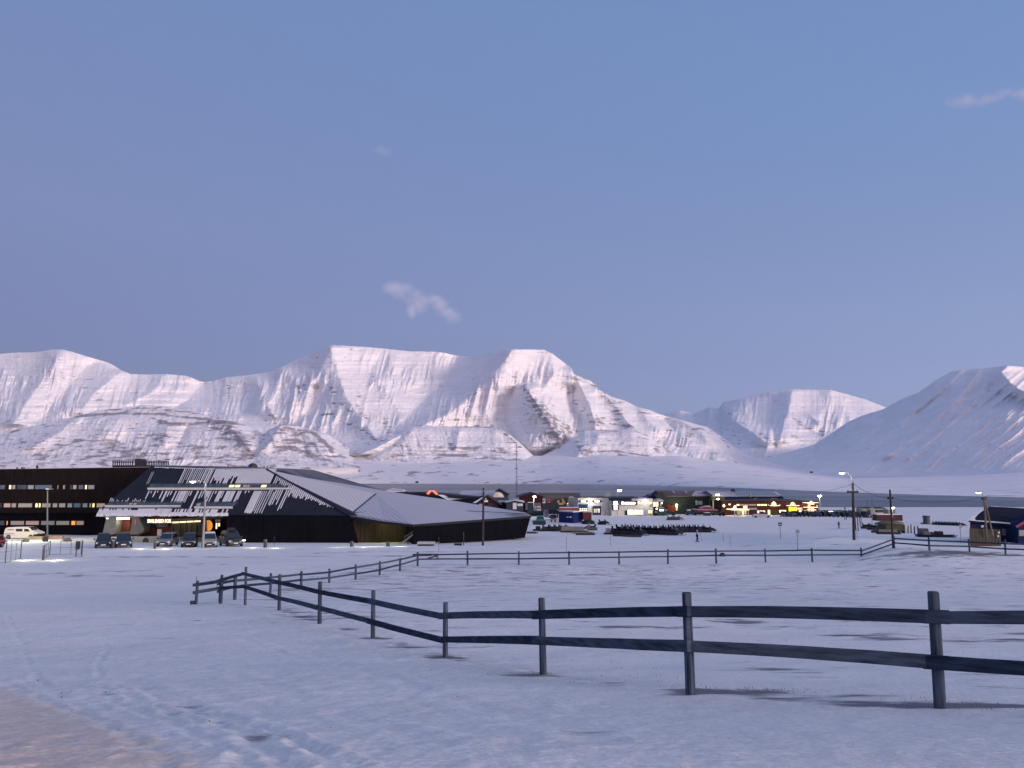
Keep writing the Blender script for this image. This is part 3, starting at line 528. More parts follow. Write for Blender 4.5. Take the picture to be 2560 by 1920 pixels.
# sloping copper front
fr = MB(); p = [onF(379, 1165), onF(240, 1281.5), onF(565, 1287.5), onF(892, 1289), onF(667, 1174)]
fr.v = [tuple(q) for q in p]; fr.f = [(0, 1, 2, 3, 4)]
q2 = [(onF(379, 1165) + Vector((0, 8, 0))), Vector((onF(240, 1281.5).x, YW + 4, onF(240, 1281.5).z)), Vector((onF(892, 1289).x, YW + 4, onF(892, 1289).z)), onF(667, 1174) + Vector((0, 8, 0))]
fr.v += [tuple(v) for v in q2]; fr.f += [(0, 5, 6, 1), (1, 6, 7, 3, 2), (3, 7, 8, 4), (4, 8, 5, 0)]
fr.build('roof', M_metal_dark, uni, UO, label='sloping dark copper front with melted snow stripes')
# vertical dark wall under it on the right
def vwall(name, pts, m_, depth=3.0, label=None):
    mb = MB(); n = len(pts)
    mb.v = [tuple(v) for v in pts] + [(v[0], v[1] + depth, v[2]) for v in pts]
    mb.f = [tuple(range(n))[::-1], tuple(range(n, 2*n))] + [(k, (k+1) % n, n + (k+1) % n, n + k) for k in range(n)]
    return mb.build(name, m_, uni, UO, label=label)
def gz_(px, Y): x = at(px, 1350, Y).x; return x, float(hgt(x, Y)) - .6
x1, z1 = gz_(566, YB); x2, z2 = gz_(896, YB - .2)
vwall('wall', [(x1, YB + .1, z1), (x2, YB - .1, z2), onF(874, 1289, -.1), (onF(566, 1286).x, YB + .1, onF(566, 1286).z - .12)], M_black, 6, 'black timber wall below the copper front')
# snow stripes on the copper front, seam by seam
SL = -0.47
def strp(s0, s1, y0, y1, jag=0.0):
    if y1 - y0 < 1: return
    j1 = rng.uniform(0, jag); f = lambda s, y: onF(s + SL * (y - 1172), y, .05); g_ = lambda s, y: onF(s + SL * (y - 1172), y, .0)
    a = [f(s0, y0), f(s1, y0), f(s1, y1 - j1), f((s0 + s1) / 2, y1 + rng.uniform(0, jag * .6)), f(s0, y1 - rng.uniform(0, jag))]
    (SN[0] if y0 < 1215 else SN[1] if y0 < 1265 else SN[2]).add(a, [(4, 3, 2, 1, 0)])
def lim_left(s): return 379 + 0.0
SN = [MB(), MB(), MB()]
# dust at the top edge
for k in range(46):
    s = 385 + k * 6.2; strp(s, s + 5.4, 1167.5 + (s - 380) * .03, 1169 + (s - 380) * .03 + rng.uniform(0, 1.5), 1)
s = 462
while s < 536:      # upper zone: narrow full length stripes
    wd_ = rng.choice([1.5, 1.8, 2.6, 3.2]); strp(s, s + wd_, 1171, 1211 if rng.random() < .85 else rng.uniform(1185, 1205), 2); s += rng.choice([4.0, 4.6, 5.2])
s = 541
while s < 690:      # mostly white with melting wedges from below
    e = 1213 if rng.random() < .62 else rng.uniform(1190, 1204)
    if s > 640: e = 1214
    strp(s, s + 3.3, 1172, e, 3); s += 4.0
for s in (384, 388): strp(s, s + .9, 1180, 1211, 4)
s = 396             # middle zone
pat = [(398,401,1228,1248),(405,407,1228,1234),(414,417,1228,1243),(420,423,1228,1232),(432,436,1228,1247),(441,446,1228,1257),(449,452,1228,1243),(455,458,1228,1238),(466,470,1228,1257),(474,478,1228,1257),(479,487,1228,1257),(487.5,495,1228,1257),(496,498,1228,1256),(500,502,1228,1257),(505,508,1228,1240),
       (520,524.5,1228,1283),(530,533,1228,1247),(536,538,1228,1245),(543,552,1228,1244),(553,556,1228,1257),(560,562,1228,1257),(566,570,1228,1236),(574,585,1228,1257),(586,588,1228,1246),(594,606,1228,1257),(607,616,1228,1255),(622,627,1228,1257),(628,631,1228,1250),
       (640,644,1228,1234),(648,652,1228,1232),(662,668,1228,1282),(668.5,674,1228,1283),(674.5,681,1228,1284),(683,685,1228,1279),(688,690,1228,1284),(693,695,1228,1284),(699,701,1228,1283),(705,707,1228,1284),(712,714,1230,1262)]
for a_, b_, c_, d_ in pat:
    q = a_
    while q < b_ - .4:
        strp(q, min(q + 3.2, b_), c_, d_, 3 if d_ < 1256 or d_ > 1275 else 0.5); q += 3.6
for s in np.arange(700, 880, 5.2):      # beside the hip: stripes and short teeth
    # position along the hip: row where the seam meets it
    y_h = 1174 + (s - 667) / ((874 - 667) / 114.0 - SL) * 1.0
    ln = {0: 50, 1: 60, 2: 10, 3: 70, 4: 64}.get(int((s - 700) / 5.2) % 5, 20) if s < 752 else max(6, 30 - (s - 752) * .2) * rng.uniform(.6, 1.1)
    strp(s, s + (2.6 if s < 752 else 3.6), y_h + 1.5, min(1284, y_h + ln), 3)
for s in np.arange(300, 400, 4.4):      # dust left of the middle band
    if rng.random() < .7: strp(s + 12, s + 14, 1256 - rng.uniform(3, 11), 1256.5, 1)
# eave snow, left and middle
for s in np.arange(296, 452, 3.6):
    x0_ = s + SL * (1278 - 1172)
    strp(s, s + 3.7, 1272 + (4 if rng.random() < .28 else 0), 1286.5, 1.0)
for s in np.arange(452, 475, 3.6): strp(s, s + 3.7, 1272, 1286.5, 1)
for s in np.arange(475, 540, 3.6): strp(s, s + 3.7, 1273 if rng.random() < .45 else 1281, 1286.8, 1.)
for s in np.arange(540, 622, 3.6): strp(s, s + 3.7, 1274 if rng.random() < .6 else 1282.5, 1287, 1.)
for q_ in SN: q_.build('snow_cover', M_snow, uni, UO)
# eave lip: thick irregular snow edge
lip = MB()
for k in range(84):
    px0 = 243 + k * 3.9; a = onF(px0, 1285.5, .0); b_ = onF(px0 + 4.2, 1285.5, 0); hgt_ = .16 + .16 * rng.random(); d0 = rng.uniform(.15, .35)
    lip.frus(a.x, b_.x, a.y - d0, a.y + .9, a.z - hgt_, a.x + .03, b_.x - .03, a.y - d0 * .4, a.y + .9, a.z + .12)
lip.build('eave_snow', M_snow, uni, UO)
# strip windows set in the copper front, snow on their sills
def fwin(poly, cells, lit):
    m_ = MB(); m_.add([onF(x, y, .12) for x, y in poly], [tuple(range(len(poly)))[::-1]]); w_ = m_.build('window', M_glassg, uni, UO)
    xa, xb = poly[0][0], poly[1][0]; y0, y1 = poly[0][1], poly[-1][1]
    for l0, l1, mm in lit:
        MB().add([onF(l0, y0 + 3, .15), onF(l1, y0 + 3, .15), onF(l1 - 3, y1 - 3, .15), onF(l0 - 3, y1 - 3, .15)], [(3, 2, 1, 0)]).build('pane', mm, w_, UO)
    mu = MB(); n = int((xb - xa) / 16)
    for k in range(n + 1):
        x = xa + (xb - xa) * k / max(1, n); mu.add([onF(x, y0, .17), onF(x + .8, y0, .17), onF(x + .8 + SL * (y1 - y0), y1, .17), onF(x + SL * (y1 - y0), y1, .17)], [(3, 2, 1, 0)])
    mu.add([onF(xa, y0 - .9, .2), onF(xb, y0 - .9, .2), onF(xb, y0 + .3, .2), onF(xa, y0 + .3, .2)], [(3, 2, 1, 0)])
    mu.build('frame', M_dsteel, w_, UO)
    xl_, xr_ = poly[-1][0], poly[2][0]
    MB().hexa([onF(xl_, y1 + 1.6, .0), onF(xr_, y1 + 1.6, .0), onF(xr_, y1 - .4, .0), onF(xl_, y1 - .4, .0)], [onF(xl_, y1 + 1.4, .35), onF(xr_, y1 + 1.4, .35), onF(xr_, y1 - .4, .25), onF(xl_, y1 - .4, .25)]).build('sill', M_snow, w_, UO)
fwin([(376,1211.5),(702,1212),(729,1225.5),(369,1223)], 20, [(575,588,E_yel),(590,602,E_yel),(610,626,E_dim),(655,668,E_yel)])
fwin([(273,1257),(459,1257.5),(452,1269.5),(262,1267)], 12, [(336,343,E_pink),(325,333,E_dim)])
fwin([(494,1257.5),(596,1257),(582,1270),(486,1270)], 7, [(492,503,E_grey)])
# ---- right-hand faceted roofs
Va = onF(667, 1174, .05); Vb = onF(874, 1289.5, .02)
Vc = at(940, 1235, 127); Vd = at(766, 1194.5, 133); Ve = at(857, 1209, 139); Vf = at(942, 1223.5, 140); Vg = at(979, 1230, 141)
Vh = at(1124, 1250, 139); Vi = at(1244, 1270, 132); Vj = at(1315, 1282, 124.5); Vk = at(1328, 1289, 118.5); Vl = at(1211, 1298, 112); Vm = at(1033, 1311, 103.5); Vn = at(961, 1304, 106)
M_rs = bpy.data.materials.new('snow_on_standing_seam_roof'); M_rs.use_nodes = True; t = M_rs.node_tree; b = t.nodes['Principled BSDF']; b.inputs['Roughness'].default_value = .8
tcn = t.nodes.new('ShaderNodeTexCoord'); mp = t.nodes.new('ShaderNodeMapping'); mp.inputs['Rotation'].default_value = (0, 0, R(-24))
wv = t.nodes.new('ShaderNodeTexWave'); wv.bands_direction = 'X'; wv.inputs['Scale'].default_value = 0.46; wv.inputs['Distortion'].default_value = 0.25
cr_ = t.nodes.new('ShaderNodeValToRGB'); cr_.color_ramp.elements[0].position = 0.0; cr_.color_ramp.elements[1].position = 0.30; cr_.color_ramp.elements[0].color = (.33, .345, .39, 1); cr_.color_ramp.elements[1].color = (.44, .46, .52, 1)
nn = t.nodes.new('ShaderNodeTexNoise'); nn.inputs['Scale'].default_value = .12; nn.inputs['Detail'].default_value = 3
m2 = t.nodes.new('ShaderNodeMapRange'); m2.inputs['From Min'].default_value = .42; m2.inputs['From Max'].default_value = .58
mm_ = t.nodes.new('ShaderNodeMix'); mm_.data_type = 'RGBA'; mm_.inputs[6].default_value = (.42, .44, .50, 1)
t.links.new(tcn.outputs['Object'], mp.inputs[0]); t.links.new(mp.outputs[0], wv.inputs['Vector']); t.links.new(wv.outputs[0], cr_.inputs[0]); t.links.new(tcn.outputs['Object'], nn.inputs['Vector'])
t.links.new(nn.outputs[0], m2.inputs['Value']); t.links.new(m2.outputs[0], mm_.inputs['Factor']); t.links.new(cr_.outputs[0], mm_.inputs[7]); t.links.new(mm_.outputs[2], b.inputs['Base Color'])
rf = MB(); rf.add([Va, Vb, Vc, Vf, Ve, Vd], [(0, 1, 2), (0, 2, 5), (5, 2, 4), (4, 2, 3)]); rf.build('roof', M_rs, uni, UO, label='snow covered folded roof plane beside the hip')
rf = MB(); rf.add([Vb, Vn, Vm, Vl, Vk, Vj, Vi, Vh, Vg, Vf, Vc], [(0, 1, 10), (1, 2, 10), (2, 3, 10), (10, 3, 7), (3, 4, 6), (4, 5, 6), (3, 6, 7), (10, 7, 8), (10, 8, 9)]); rf.build('roof', M_rs, uni, UO, label='long low snow covered roof of the right wing')
# seams / dark lines: hip, valley, expansion joint, dark teeth at eave
dl = MB()
def line3(p, q, wd, mb): mb.bar(Vector(p) + Vector((0, -.05, .06)), Vector(q) + Vector((0, -.05, .06)), wd, .07)
line3(Va, Vb, .28, dl); line3(Vb, Vc, .16, dl)
dl.build('ridge_flashing', M_metal_dark, uni, UO)
tee = MB()
def lerp(a, b, t_): return a + (b - a) * t_
for seg, n in (((Vb, Vn), 26), ((Vn, Vm), 24)):
    for k in range(n):
        a = lerp(seg[0], seg[1], (k + .2) / n); b_ = lerp(seg[0], seg[1], (k + .62) / n); up = (Vc - a).normalized() * (2.6 if seg[0] is Vb else 2.6 - 1.4 * k / n) * rng.uniform(.6, 1.15) + Vector((-.8, 0, 0)); o_ = Vector((0, -.03, .05))
        tee.add([a + o_, b_ + o_, b_ + up + o_], [(0, 1, 2)])
for k in range(14):
    a = lerp(Vk, Vl, k / 40 + .01); b_ = lerp(Vk, Vl, k / 40 + .018); up = (Vi - Vk) * .26 + Vector((-.5, 0, 0)); o_ = Vector((0, -.03, .06)); tee.add([a + o_, b_ + o_, b_ + up + o_, a + up + o_], [(0, 1, 2, 3)])
line3(lerp(Vb, Vc, .12), lerp(Vl, Vh, .36), .10, tee); line3(lerp(Vl, Vh, .36), lerp(Vk, Vj, .5), .10, tee)
tee.build('bare_seams', M_metal_dark, uni, UO)
# fascia below the right eave
fa = MB()
for p_, q_ in ((Vb, Vn), (Vn, Vm), (Vm, Vl), (Vl, Vk)):
    fa.hexa([p_ + Vector((0, 0, -.32)), q_ + Vector((0, 0, -.32)), q_ + Vector((0, .3, -.32)), p_ + Vector((0, .3, -.32))], [p_ + Vector((0, 0, -.01)), q_ + Vector((0, 0, -.01)), q_ + Vector((0, .3, -.01)), p_ + Vector((0, .3, -.01))])
fa.build('fascia', M_metal_dark, uni, UO)
# dark rear roof
br = MB(); bp = [onF(379, 1165.5, .02), onF(667, 1174, .04), Vd, Ve, Vf, at(965, 1227, 150), at(900, 1209, 152), at(783, 1174.5, 150), at(720, 1171.5, 142), at(618, 1167, 134), at(435, 1163.5, 128), at(381, 1163, 124)]
br.add(bp, [(0, 1, 8, 9, 10, 11), (1, 2, 7, 8), (2, 3, 6, 7), (3, 4, 5, 6)])
M_rear = mat('thinly_snowed_dark_roof', (0.10, 0.105, 0.125), 0.7, nz=0.6, nscale=0.16)
br.build('roof', M_rear, uni, UO, label='dark rear roof thinly dusted with snow')
bk = MB(); ring = [at(965, 1227, 150), at(900, 1209, 152), at(783, 1174.5, 150), at(720, 1171.5, 142), at(618, 1167, 134), at(435, 1163.5, 128)]
for a, b_ in zip(ring[:-1], ring[1:]): bk.add([a, b_, (b_.x, b_.y + .5, UO.z), (a.x, a.y + .5, UO.z)], [(0, 1, 2, 3)])
bk.build('wall', M_black, uni, UO, label='rear wall')
# walls below the right roofs
xa, za = gz_(896, 109); xb, zb = gz_(1012, 111.5)
vwall('wall', [(at(872, 1292, 109.6).x, 109.6, za), (at(1034, 1330, 111.6).x, 111.6, zb), (at(1034, 1309, 111.6).x, 111.6, Vm.z - .1), (Vb.x, 109.6, Vb.z - .15)], M_brown2, 4, 'warm brown boarded wall under the folded roof')
lw = MB(); m0 = Vm + Vector((.2, .15, -.25)); m1 = Vl + Vector((0, .15, -.25)); m2_ = Vk + Vector((-.1, .15, -.25))
g0 = Vector((at(1035, 1361, 103.9).x, 103.9, at(1035, 1361, 103.9).z)); g1 = at(1205, 1352.5, 112.2); g2 = at(1312, 1344.5, 118.6)
lw.add([g0, g1, g2, m2_, m1, m0], [(0, 1, 4, 5), (1, 2, 3, 4)])
bkz = [v + Vector((-4, 14, 0)) for v in (g0, g1, g2, m2_, m1, m0)]
lw.add([g2, m2_, bkz[3], bkz[2], g0, m0, bkz[5], bkz[0], g1, bkz[1]], [(0, 3, 2, 1), (4, 5, 6, 7), (0, 8, 9, 3), (8, 4, 7, 9)])
lw.build('wall', M_black, uni, UO, label='long black raised wall of the right wing')
for k, px in enumerate((1100, 1133, 1158, 1179, 1201, 1225, 1236, 1282)):
    p_ = G(px, 1354 - (px - 1100) * .012); p_.y = 105 + (px - 1035) * .052 + 1; p_.x = at(px, 1350, p_.y).x; p_.z = float(hgt(p_.x, p_.y))
    MB().tube((p_.x, p_.y, p_.z - .4), (p_.x, p_.y, at(px, 1345, p_.y).z + .1), .16 if px != 1236 else .1, n=8).build('pile', M_wood_d if px != 1236 else M_steel, uni, UO)
# exterior staircase in the notch
st = MB()
for k in range(9):
    z = za + .9 + k * .22; st.box(at(1000, 1350, 106).x + k * .24 + .4, at(1000, 1350, 106).x + k * .24 + .68, 105.2, 106.2, z, z + .04)
st.bar((at(1006, 1357, 105.1).x, 105.15, at(1006, 1357, 105.1).z), (at(1034, 1335, 105.1).x, 105.15, at(1034, 1335, 105.1).z), .06, .22)
st.bar((at(1012, 1340, 105.1).x, 105.12, at(1012, 1342, 105.1).z), (at(1036, 1326, 105.1).x, 105.12, at(1036, 1326, 105.1).z), .05, .05)
for px in (1012, 1020, 1028, 1036): st.tube((at(px, 1350, 105.12).x, 105.12, at(px, 1352 - (px - 1006) * .6, 105.12).z), (at(px, 1350, 105.12).x, 105.12, at(px, 1341 - (px - 1012) * .62, 105.12).z), .025, n=5)
st.build('staircase', M_steel, uni, UO)
# lit lamp in the eave of the brown wall
lp = MB().box(at(964, 1307, 108.9).x, at(978, 1307, 108.9).x, 108.75, 109.0, at(970, 1309, 108.9).z, at(970, 1307, 108.9).z).build('wall_lamp', E_lampy, uni, UO)
lamp(uni, at(971, 1310, 108.6) - UO, 90, (1, .86, .25), .06)
# ---- entrance below the overhang
YE = 129.0
ge = float(hgt(at(400, 1338, YE).x, YE)) - .3; ze = at(400, 1284, YE).z
def eb(px0, px1, py0, py1, Y0, Y1, m_, name, parent=uni, label=None):
    a = at(px0, py1, Y0); b_ = at(px1, py0, Y0); return MB().box(a.x, b_.x, Y0, Y1, a.z, b_.z).build(name, m_, parent, UO, label=label)
MB().box(at(270, 1300, YE).x, at(566, 1300, YE).x, YE, YE + 1.5, ge, at(400, 1288, YE).z).build('wall', M_red, uni, UO, label='rust red entrance wall under the overhang')
# concrete portal : left jamb block, lit lintel, right leaning buttress
pj = MB()
def pq(pts, y0, y1, mb):
    n = len(pts); A_ = [at(x, y, y0) for x, y in pts]; mb.v += [tuple(v) for v in A_] + [(v.x, y1, v.z) for v in A_]; o = len(mb.v) - 2 * n
    mb.f += [tuple(o + k for k in range(n))] + [tuple(o + n + k for k in range(n))[::-1]] + [(o + k, o + (k+1) % n, o + n + (k+1) % n, o + n + k) for k in range(n)]
pq([(266,1293),(292,1294),(286,1332),(284,1336),(256,1336),(262,1310)], YE - 2.5, YE - .1, pj); pq([(331,1294),(347,1293),(352,1306),(360,1322),(357,1331),(345,1336),(324,1336)], YE - 2.5, YE - .1, pj); pq([(262,1289),(349,1289),(349,1295),(262,1295)], YE - 2.7, YE - .05, pj)
pj.build('portal', M_conc, uni, UO)
eb(292, 326, 1300, 1334, YE - .5, YE - .2, M_red, 'door', label='wide rust red entrance doors'); eb(286, 291, 1309, 1325, YE - .35, YE - .15, E_dim, 'pane'); eb(291.5, 323, 1294.3, 1298.3, YE - 2.8, YE - 2.72, E_white, 'light_panel')
eb(265.5, 270, 1294, 1297, YE - 2.6, YE - 2.52, E_white, 'light_panel'); eb(286, 330, 1329, 1335.5, YE - .9, YE - .2, mat('ochre_threshold', (.16, .12, .05), .8), 'threshold')
lamp(uni, at(308, 1302, YE - 2.0) - UO, 90, (1, .9, .6), .3)
eb(345.5, 358, 1296, 1319, YE - .25, YE - .05, E_coral, 'window', label='orange red glowing slit window'); eb(337, 341, 1298, 1312, YE - 2.62, YE - 2.5, glow('faint_red_pane', (.5, .12, .1), .25), 'window')
eb(375, 422, 1308, 1318, YE - .2, YE - .05, M_glass, 'window', label='dark window band under the sign'); 
bd = eb(392.5, 404, 1323, 1339, YE - 3.2, YE - 3.1, mat('white_notice_board', (.75, .75, .78), .6), 'notice_board'); eb(406.5, 411, 1332, 1338, YE - 3, YE - 2.5, M_conc, 'ash_bin')
# lit sign lettering
def text3(txt, x0, x1, yb, yt, Y, m_, parent, org, name='lettering', depth=.05):
    cu = bpy.data.curves.new(name, 'FONT'); cu.body = txt; cu.extrude = depth; cu.size = 1; cu.resolution_u = 3
    o = bpy.data.objects.new(name, cu); C.objects.link(o); bpy.context.view_layer.update()
    dg = bpy.context.evaluated_depsgraph_get(); me = bpy.data.meshes.new_from_object(o.evaluated_get(dg)); bpy.data.objects.remove(o); bpy.data.curves.remove(cu)
    co = np.zeros(len(me.vertices) * 3); me.vertices.foreach_get('co', co); co = co.reshape(-1, 3); mn = co.min(0); mxx = co.max(0)
    a = at(x0, yb, Y); b_ = at(x1, yt, Y); X = a.x + (co[:, 0] - mn[0]) / (mxx[0] - mn[0]) * (b_.x - a.x); Z = a.z + (co[:, 1] - mn[1]) / (mxx[1] - mn[1]) * (b_.z - a.z)
    out = np.stack([X - org[0], Y - co[:, 2] - org[1], Z - org[2]], -1); me.vertices.foreach_set('co', out.reshape(-1).astype(np.float32)); me.update()
    me.materials.clear(); me.materials.append(m_); n = bpy.data.objects.new(name, me); C.objects.link(n); n.parent = parent; return n
text3('SVALBARD FOR', 368.5, 428.5, 1307, 1298, YE - 2.4, glow('sign_letter_glow', (1.0, .80, .55), 2.2), uni, UO, 'sign_lettering')
eb(368, 429, 1296.8, 1308.2, YE - 2.3, YE - 2.0, M_red, 'sign_board'); lamp(uni, at(398, 1304, YE - 3.2) - UO, 22, (1, .7, .45), .3)
# slatted screen box with light line
sb = MB(); pq([(429,1301),(503,1297),(503,1340),(429,1341)], YE - 4.6, YE - .3, sb); bx_ = sb.build('slatted_screen', mat('grey_timber_slats', (.115, .105, .085), .8, nz=.3, nscale=1, stretch=(3, 3, .3)), uni, UO)
po = MB()
for px in (429, 447, 461, 475, 489, 502): pq([(px, 1301 - (px - 429) * .05), (px + 1.6, 1301 - (px - 429) * .05), (px + 1.6, 1341), (px, 1341)], YE - 4.75, YE - 4.6, po)
po.build('post', mat('pale_grey_post', (.19, .18, .16), .8), bx_, UO)
ll = MB()
for k in range(4): pq([(431 + k * 18, 1304.5 - k * .9), (447 + k * 18, 1303.8 - k * .9), (447 + k * 18, 1307.2 - k * .9), (431 + k * 18, 1308.0 - k * .9)], YE - 4.85, YE - 4.77, ll)
ll.build('light_line', E_warm, bx_, UO); rr_ = MB(); pq([(427,1297.5),(556,1292),(556,1297),(427,1302)], YE - 5.2, YE, rr_); rr_.build('canopy', M_conc, uni, UO, label='grey canopy over the slatted screen and lit windows')
rs_ = MB(); pq([(492,1294.2),(552,1291.3),(552,1292.6),(492,1295.4)], YE - 5.25, YE - .3, rs_); rs_.build('canopy_snow', M_snow, uni, UO)
lamp(uni, at(470, 1312, YE - 5.6) - UO, 10, (1, .8, .5), .5)
f_ = eb(507, 532, 1299, 1330, YE - 2.2, YE - 2.0, M_dsteel, 'window', label='round glowing orange window by the canopy'); 
om = MB(); cx, cy = 520, 1314
pq([(cx + 11 * math.cos(a_ * .3927), cy + 14 * math.sin(a_ * .3927)) for a_ in range(16)], YE - 2.3, YE - 2.22, om); om.build('pane', glow('orange_curtain', (1.0, .36, .05), .85), f_, UO); eb(519, 519.9, 1299, 1329, YE - 2.42, YE - 2.32, M_dsteel, 'mullion', f_)
eb(537, 552, 1298, 1336, YE - 2.2, YE - 2.0, M_brown, 'wall', label='brown end wall of the entrance'); eb(537.5, 551, 1299, 1304, YE - 2.3, YE - 2.22, E_pink, 'pane'); eb(539, 543, 1307.5, 1322, YE - 2.3, YE - 2.22, E_warm, 'window'); eb(545.5, 549.5, 1307.5, 1316, YE - 2.3, YE - 2.22, E_warm, 'window')
MB().box(at(598, 1352, 108.7).x, at(612, 1350, 108.7).x, 108.7, 108.9, at(600, 1352.3, 108.7).z, at(600, 1349.5, 108.7).z).build('light_panel', E_white, uni, UO)
# ---- roof furniture
Yd = 140.0
def rb(px0, px1, py0, py1, Y0, Y1, m_, name, label=None): return eb(px0, px1, py0, py1, Y0, Y1, m_, name, uni, label)
dk = MB()
for px in list(np.arange(282, 336, 5.4)) + list(np.arange(353, 424, 4.2)):
    a = at(px, 1168, Yd); b_ = at(px, 1151 + (px - 281) * .012 - (2.5 if rng.random() < .2 else 0), Yd); dk.box(a.x - .07, a.x + .07, Yd - .07, Yd + .07, a.z - 1, b_.z)
for y_ in (1152.6, 1156, 1164): a = at(281, y_, Yd); b_ = at(422, y_, Yd); dk.bar((a.x, Yd, a.z), (b_.x, Yd, b_.z), .07, .12)
dk.build('roof_terrace_rail', M_dsteel, uni, UO); rb(336, 352, 1147, 1172, Yd - .6, Yd + 1.5, M_dsteel, 'roof_hut'); rb(281, 423, 1164.5, 1172, Yd + .2, Yd + 3, M_dsteel, 'roof_terrace')
ae = MB()
for px, y0, y1 in ((351.5, 1132, 1150), (333, 1130, 1160)): ae.tube(at(px, y1, Yd), at(px, y0, Yd), .045, n=5)
ae.build('aerial', M_steel, uni, UO)
wm = MB(); wm.tube(at(392, 1165, Yd), at(391.5, 1126, Yd), .07, n=6); wm.tube(at(391.5, 1126, Yd), at(389, 1123.5, Yd), .06, n=6); wm.build('roof_mast', M_steel, uni, UO)
rb(413, 420, 1147, 1149.6, Yd, Yd + .8, M_dsteel, 'roof_vent')
for px, y0 in ((41, 1168), (53, 1167.5), (58, 1168.5), (91, 1164)): rb(px - (1.8 if px == 91 else .9), px + (1.8 if px == 91 else .9), y0, 1178, YW + 4, YW + 4.4, M_dsteel, 'roof_vent')
cv = at(632, 1168, 133); MB().lathe([(.8, -.6), (.8, .0), (.72, .35), (.4, .62), (.05, .7)], 14, (cv.x, cv.y, cv.z)).build('roof_cowl', M_dsteel, uni, UO)
for px in (570, 660, 668): a = at(px, 1170 + (px - 570) * .03, 133); MB().tube((a.x, a.y, a.z - .4), (a.x, a.y, a.z + .55), .09, n=6).build('roof_vent', M_dsteel, uni, UO)
sw = MB(); sw.add([(xl, YW - .15, zl - .2), (at(379, 1165, YW).x, YW - .15, zt), (at(379, 1165, YW).x, YW + 5, zt + .03), (xl, YW + 5, zl - .17)], [(0, 1, 2, 3)]); sw.add([(xl, YW - .15, zl - .26), (at(379, 1165, YW).x, YW - .15, zt - .08), (at(379, 1165, YW).x, YW - .15, zt), (xl, YW - .15, zl - .2)], [(0, 1, 2, 3)])
sw.build('parapet_capping', mat('grey_capping', (.20, .21, .24), .6), uni, UO)
# ================================================================== FENCES
M_post = mat('weathered_fence_timber', (0.062, 0.080, 0.108), 0.9, nz=0.75, nscale=3.0, stretch=(9, 9, 0.5), bump=0.012)
M_rail = mat('dark_stained_rail', (0.030, 0.044, 0.070), 0.9, nz=0.5, nscale=4.0, stretch=(.8, .8, 5), bump=0.01)
M_rail_l = mat('grey_rail_timber', (0.060, 0.078, 0.108), 0.9, nz=0.45, nscale=4.0, stretch=(.8, .8, 5), bump=0.01)
def fence(posts, label, group, cat='fence', pr=.056, rh=.128, side=-1, extend=None, jit=0.0, cap=True):
    P0 = G(posts[0][0], posts[0][2]); root = thing('paddock_fence', label, cat, P0, 0, group); pts = []
    for (px, yt, yf, ya, yb) in posts:
        g_ = G(px, yf); pts.append((g_, at(px, ya, g_.y), at(px, yb, g_.y)))
        top = at(px, yt, g_.y); r_ = pr * random.Random(px).uniform(.92, 1.1); ln = Vector((random.Random(px * 3).uniform(-.02, .02), 0, 0))
        mb = MB(); z0 = g_.z - .35; n = 12; rings = [(r_ * 1.04, z0), (r_ * 1.03, g_.z + .1), (r_, (g_.z + top.z) / 2), (r_ * .97, top.z - .012), (r_ * .88, top.z)]
        vs = []; 
        for rr_, z_ in rings:
            for k in range(n): vs.append((g_.x + rr_ * math.cos(2*math.pi*k/n) * (1 + .05 * math.sin(k * 2.3 + px)) + ln.x * (z_ - g_.z), g_.y + rr_ * math.sin(2*math.pi*k/n), z_))
        fs = [(j*n+k, j*n+(k+1) % n, (j+1)*n+(k+1) % n, (j+1)*n+k) for j in range(len(rings)-1) for k in range(n)] + [tuple(range((len(rings)-1)*n, len(rings)*n))]
        mb.add(vs, fs); mb.build('post', M_post, root, P0)
    for k in range(len(pts) - 1):
        (g0, a0, b0), (g1, a1, b1) = pts[k], pts[k+1]; d = Vector((g1.x - g0.x, g1.y - g0.y, 0)).normalized(); nr = Vector((d.y, -d.x, 0))
        if nr.y > 0: nr = -nr
        off = nr * side * (-1) * (pr + .018)
        for w_, (p, q) in enumerate(((a0, a1), (b0, b1))):
            e = .14 if pr > .0 else .1; dd = (q - p).normalized(); st = .004 * (1 if k % 2 else -1)
            p2 = p - dd * e + off * (1 + .3 * (k % 2)); q2 = q + dd * e * .6 + off * (1 + .3 * (k % 2))
            rg = random.Random(k * 7 + w_ + int(posts[0][0])); mb = MB(); n = 8; sg = []; bow = rg.uniform(-2.2, 1.5); tp_ = rg.choice((-1, 1))
            for j in range(n + 1):
                t_ = j / n; c_ = p2.lerp(q2, t_); c_.z += -.008 * math.sin(math.pi * t_) * bow + .002 * rg.uniform(-1, 1) ; h_ = rh * (1 + .12 * (t_ - .5) * tp_) / 2; sg.append((c_, h_))
            th = .03; vs = []
            for c_, h_ in sg:
                for (sx_, sz_) in ((-1, -.86), (-.8, -1), (.8, -1), (1, -.86), (1, .86), (.8, 1), (-.8, 1), (-1, .86)): vs.append(tuple(c_ + nr * th * sx_ + Vector((0, 0, h_ * sz_))))
            fs = [(j*8+i, j*8+(i+1) % 8, (j+1)*8+(i+1) % 8, (j+1)*8+i) for j in range(n) for i in range(8)] + [tuple(range(8))[::-1], tuple(range(n*8, n*8+8))]
            mb.add(vs, fs); mb.build('rail', M_rail if (k * 3 + w_ * 2) % 4 < 2 else M_rail_l, root, P0)
    return root
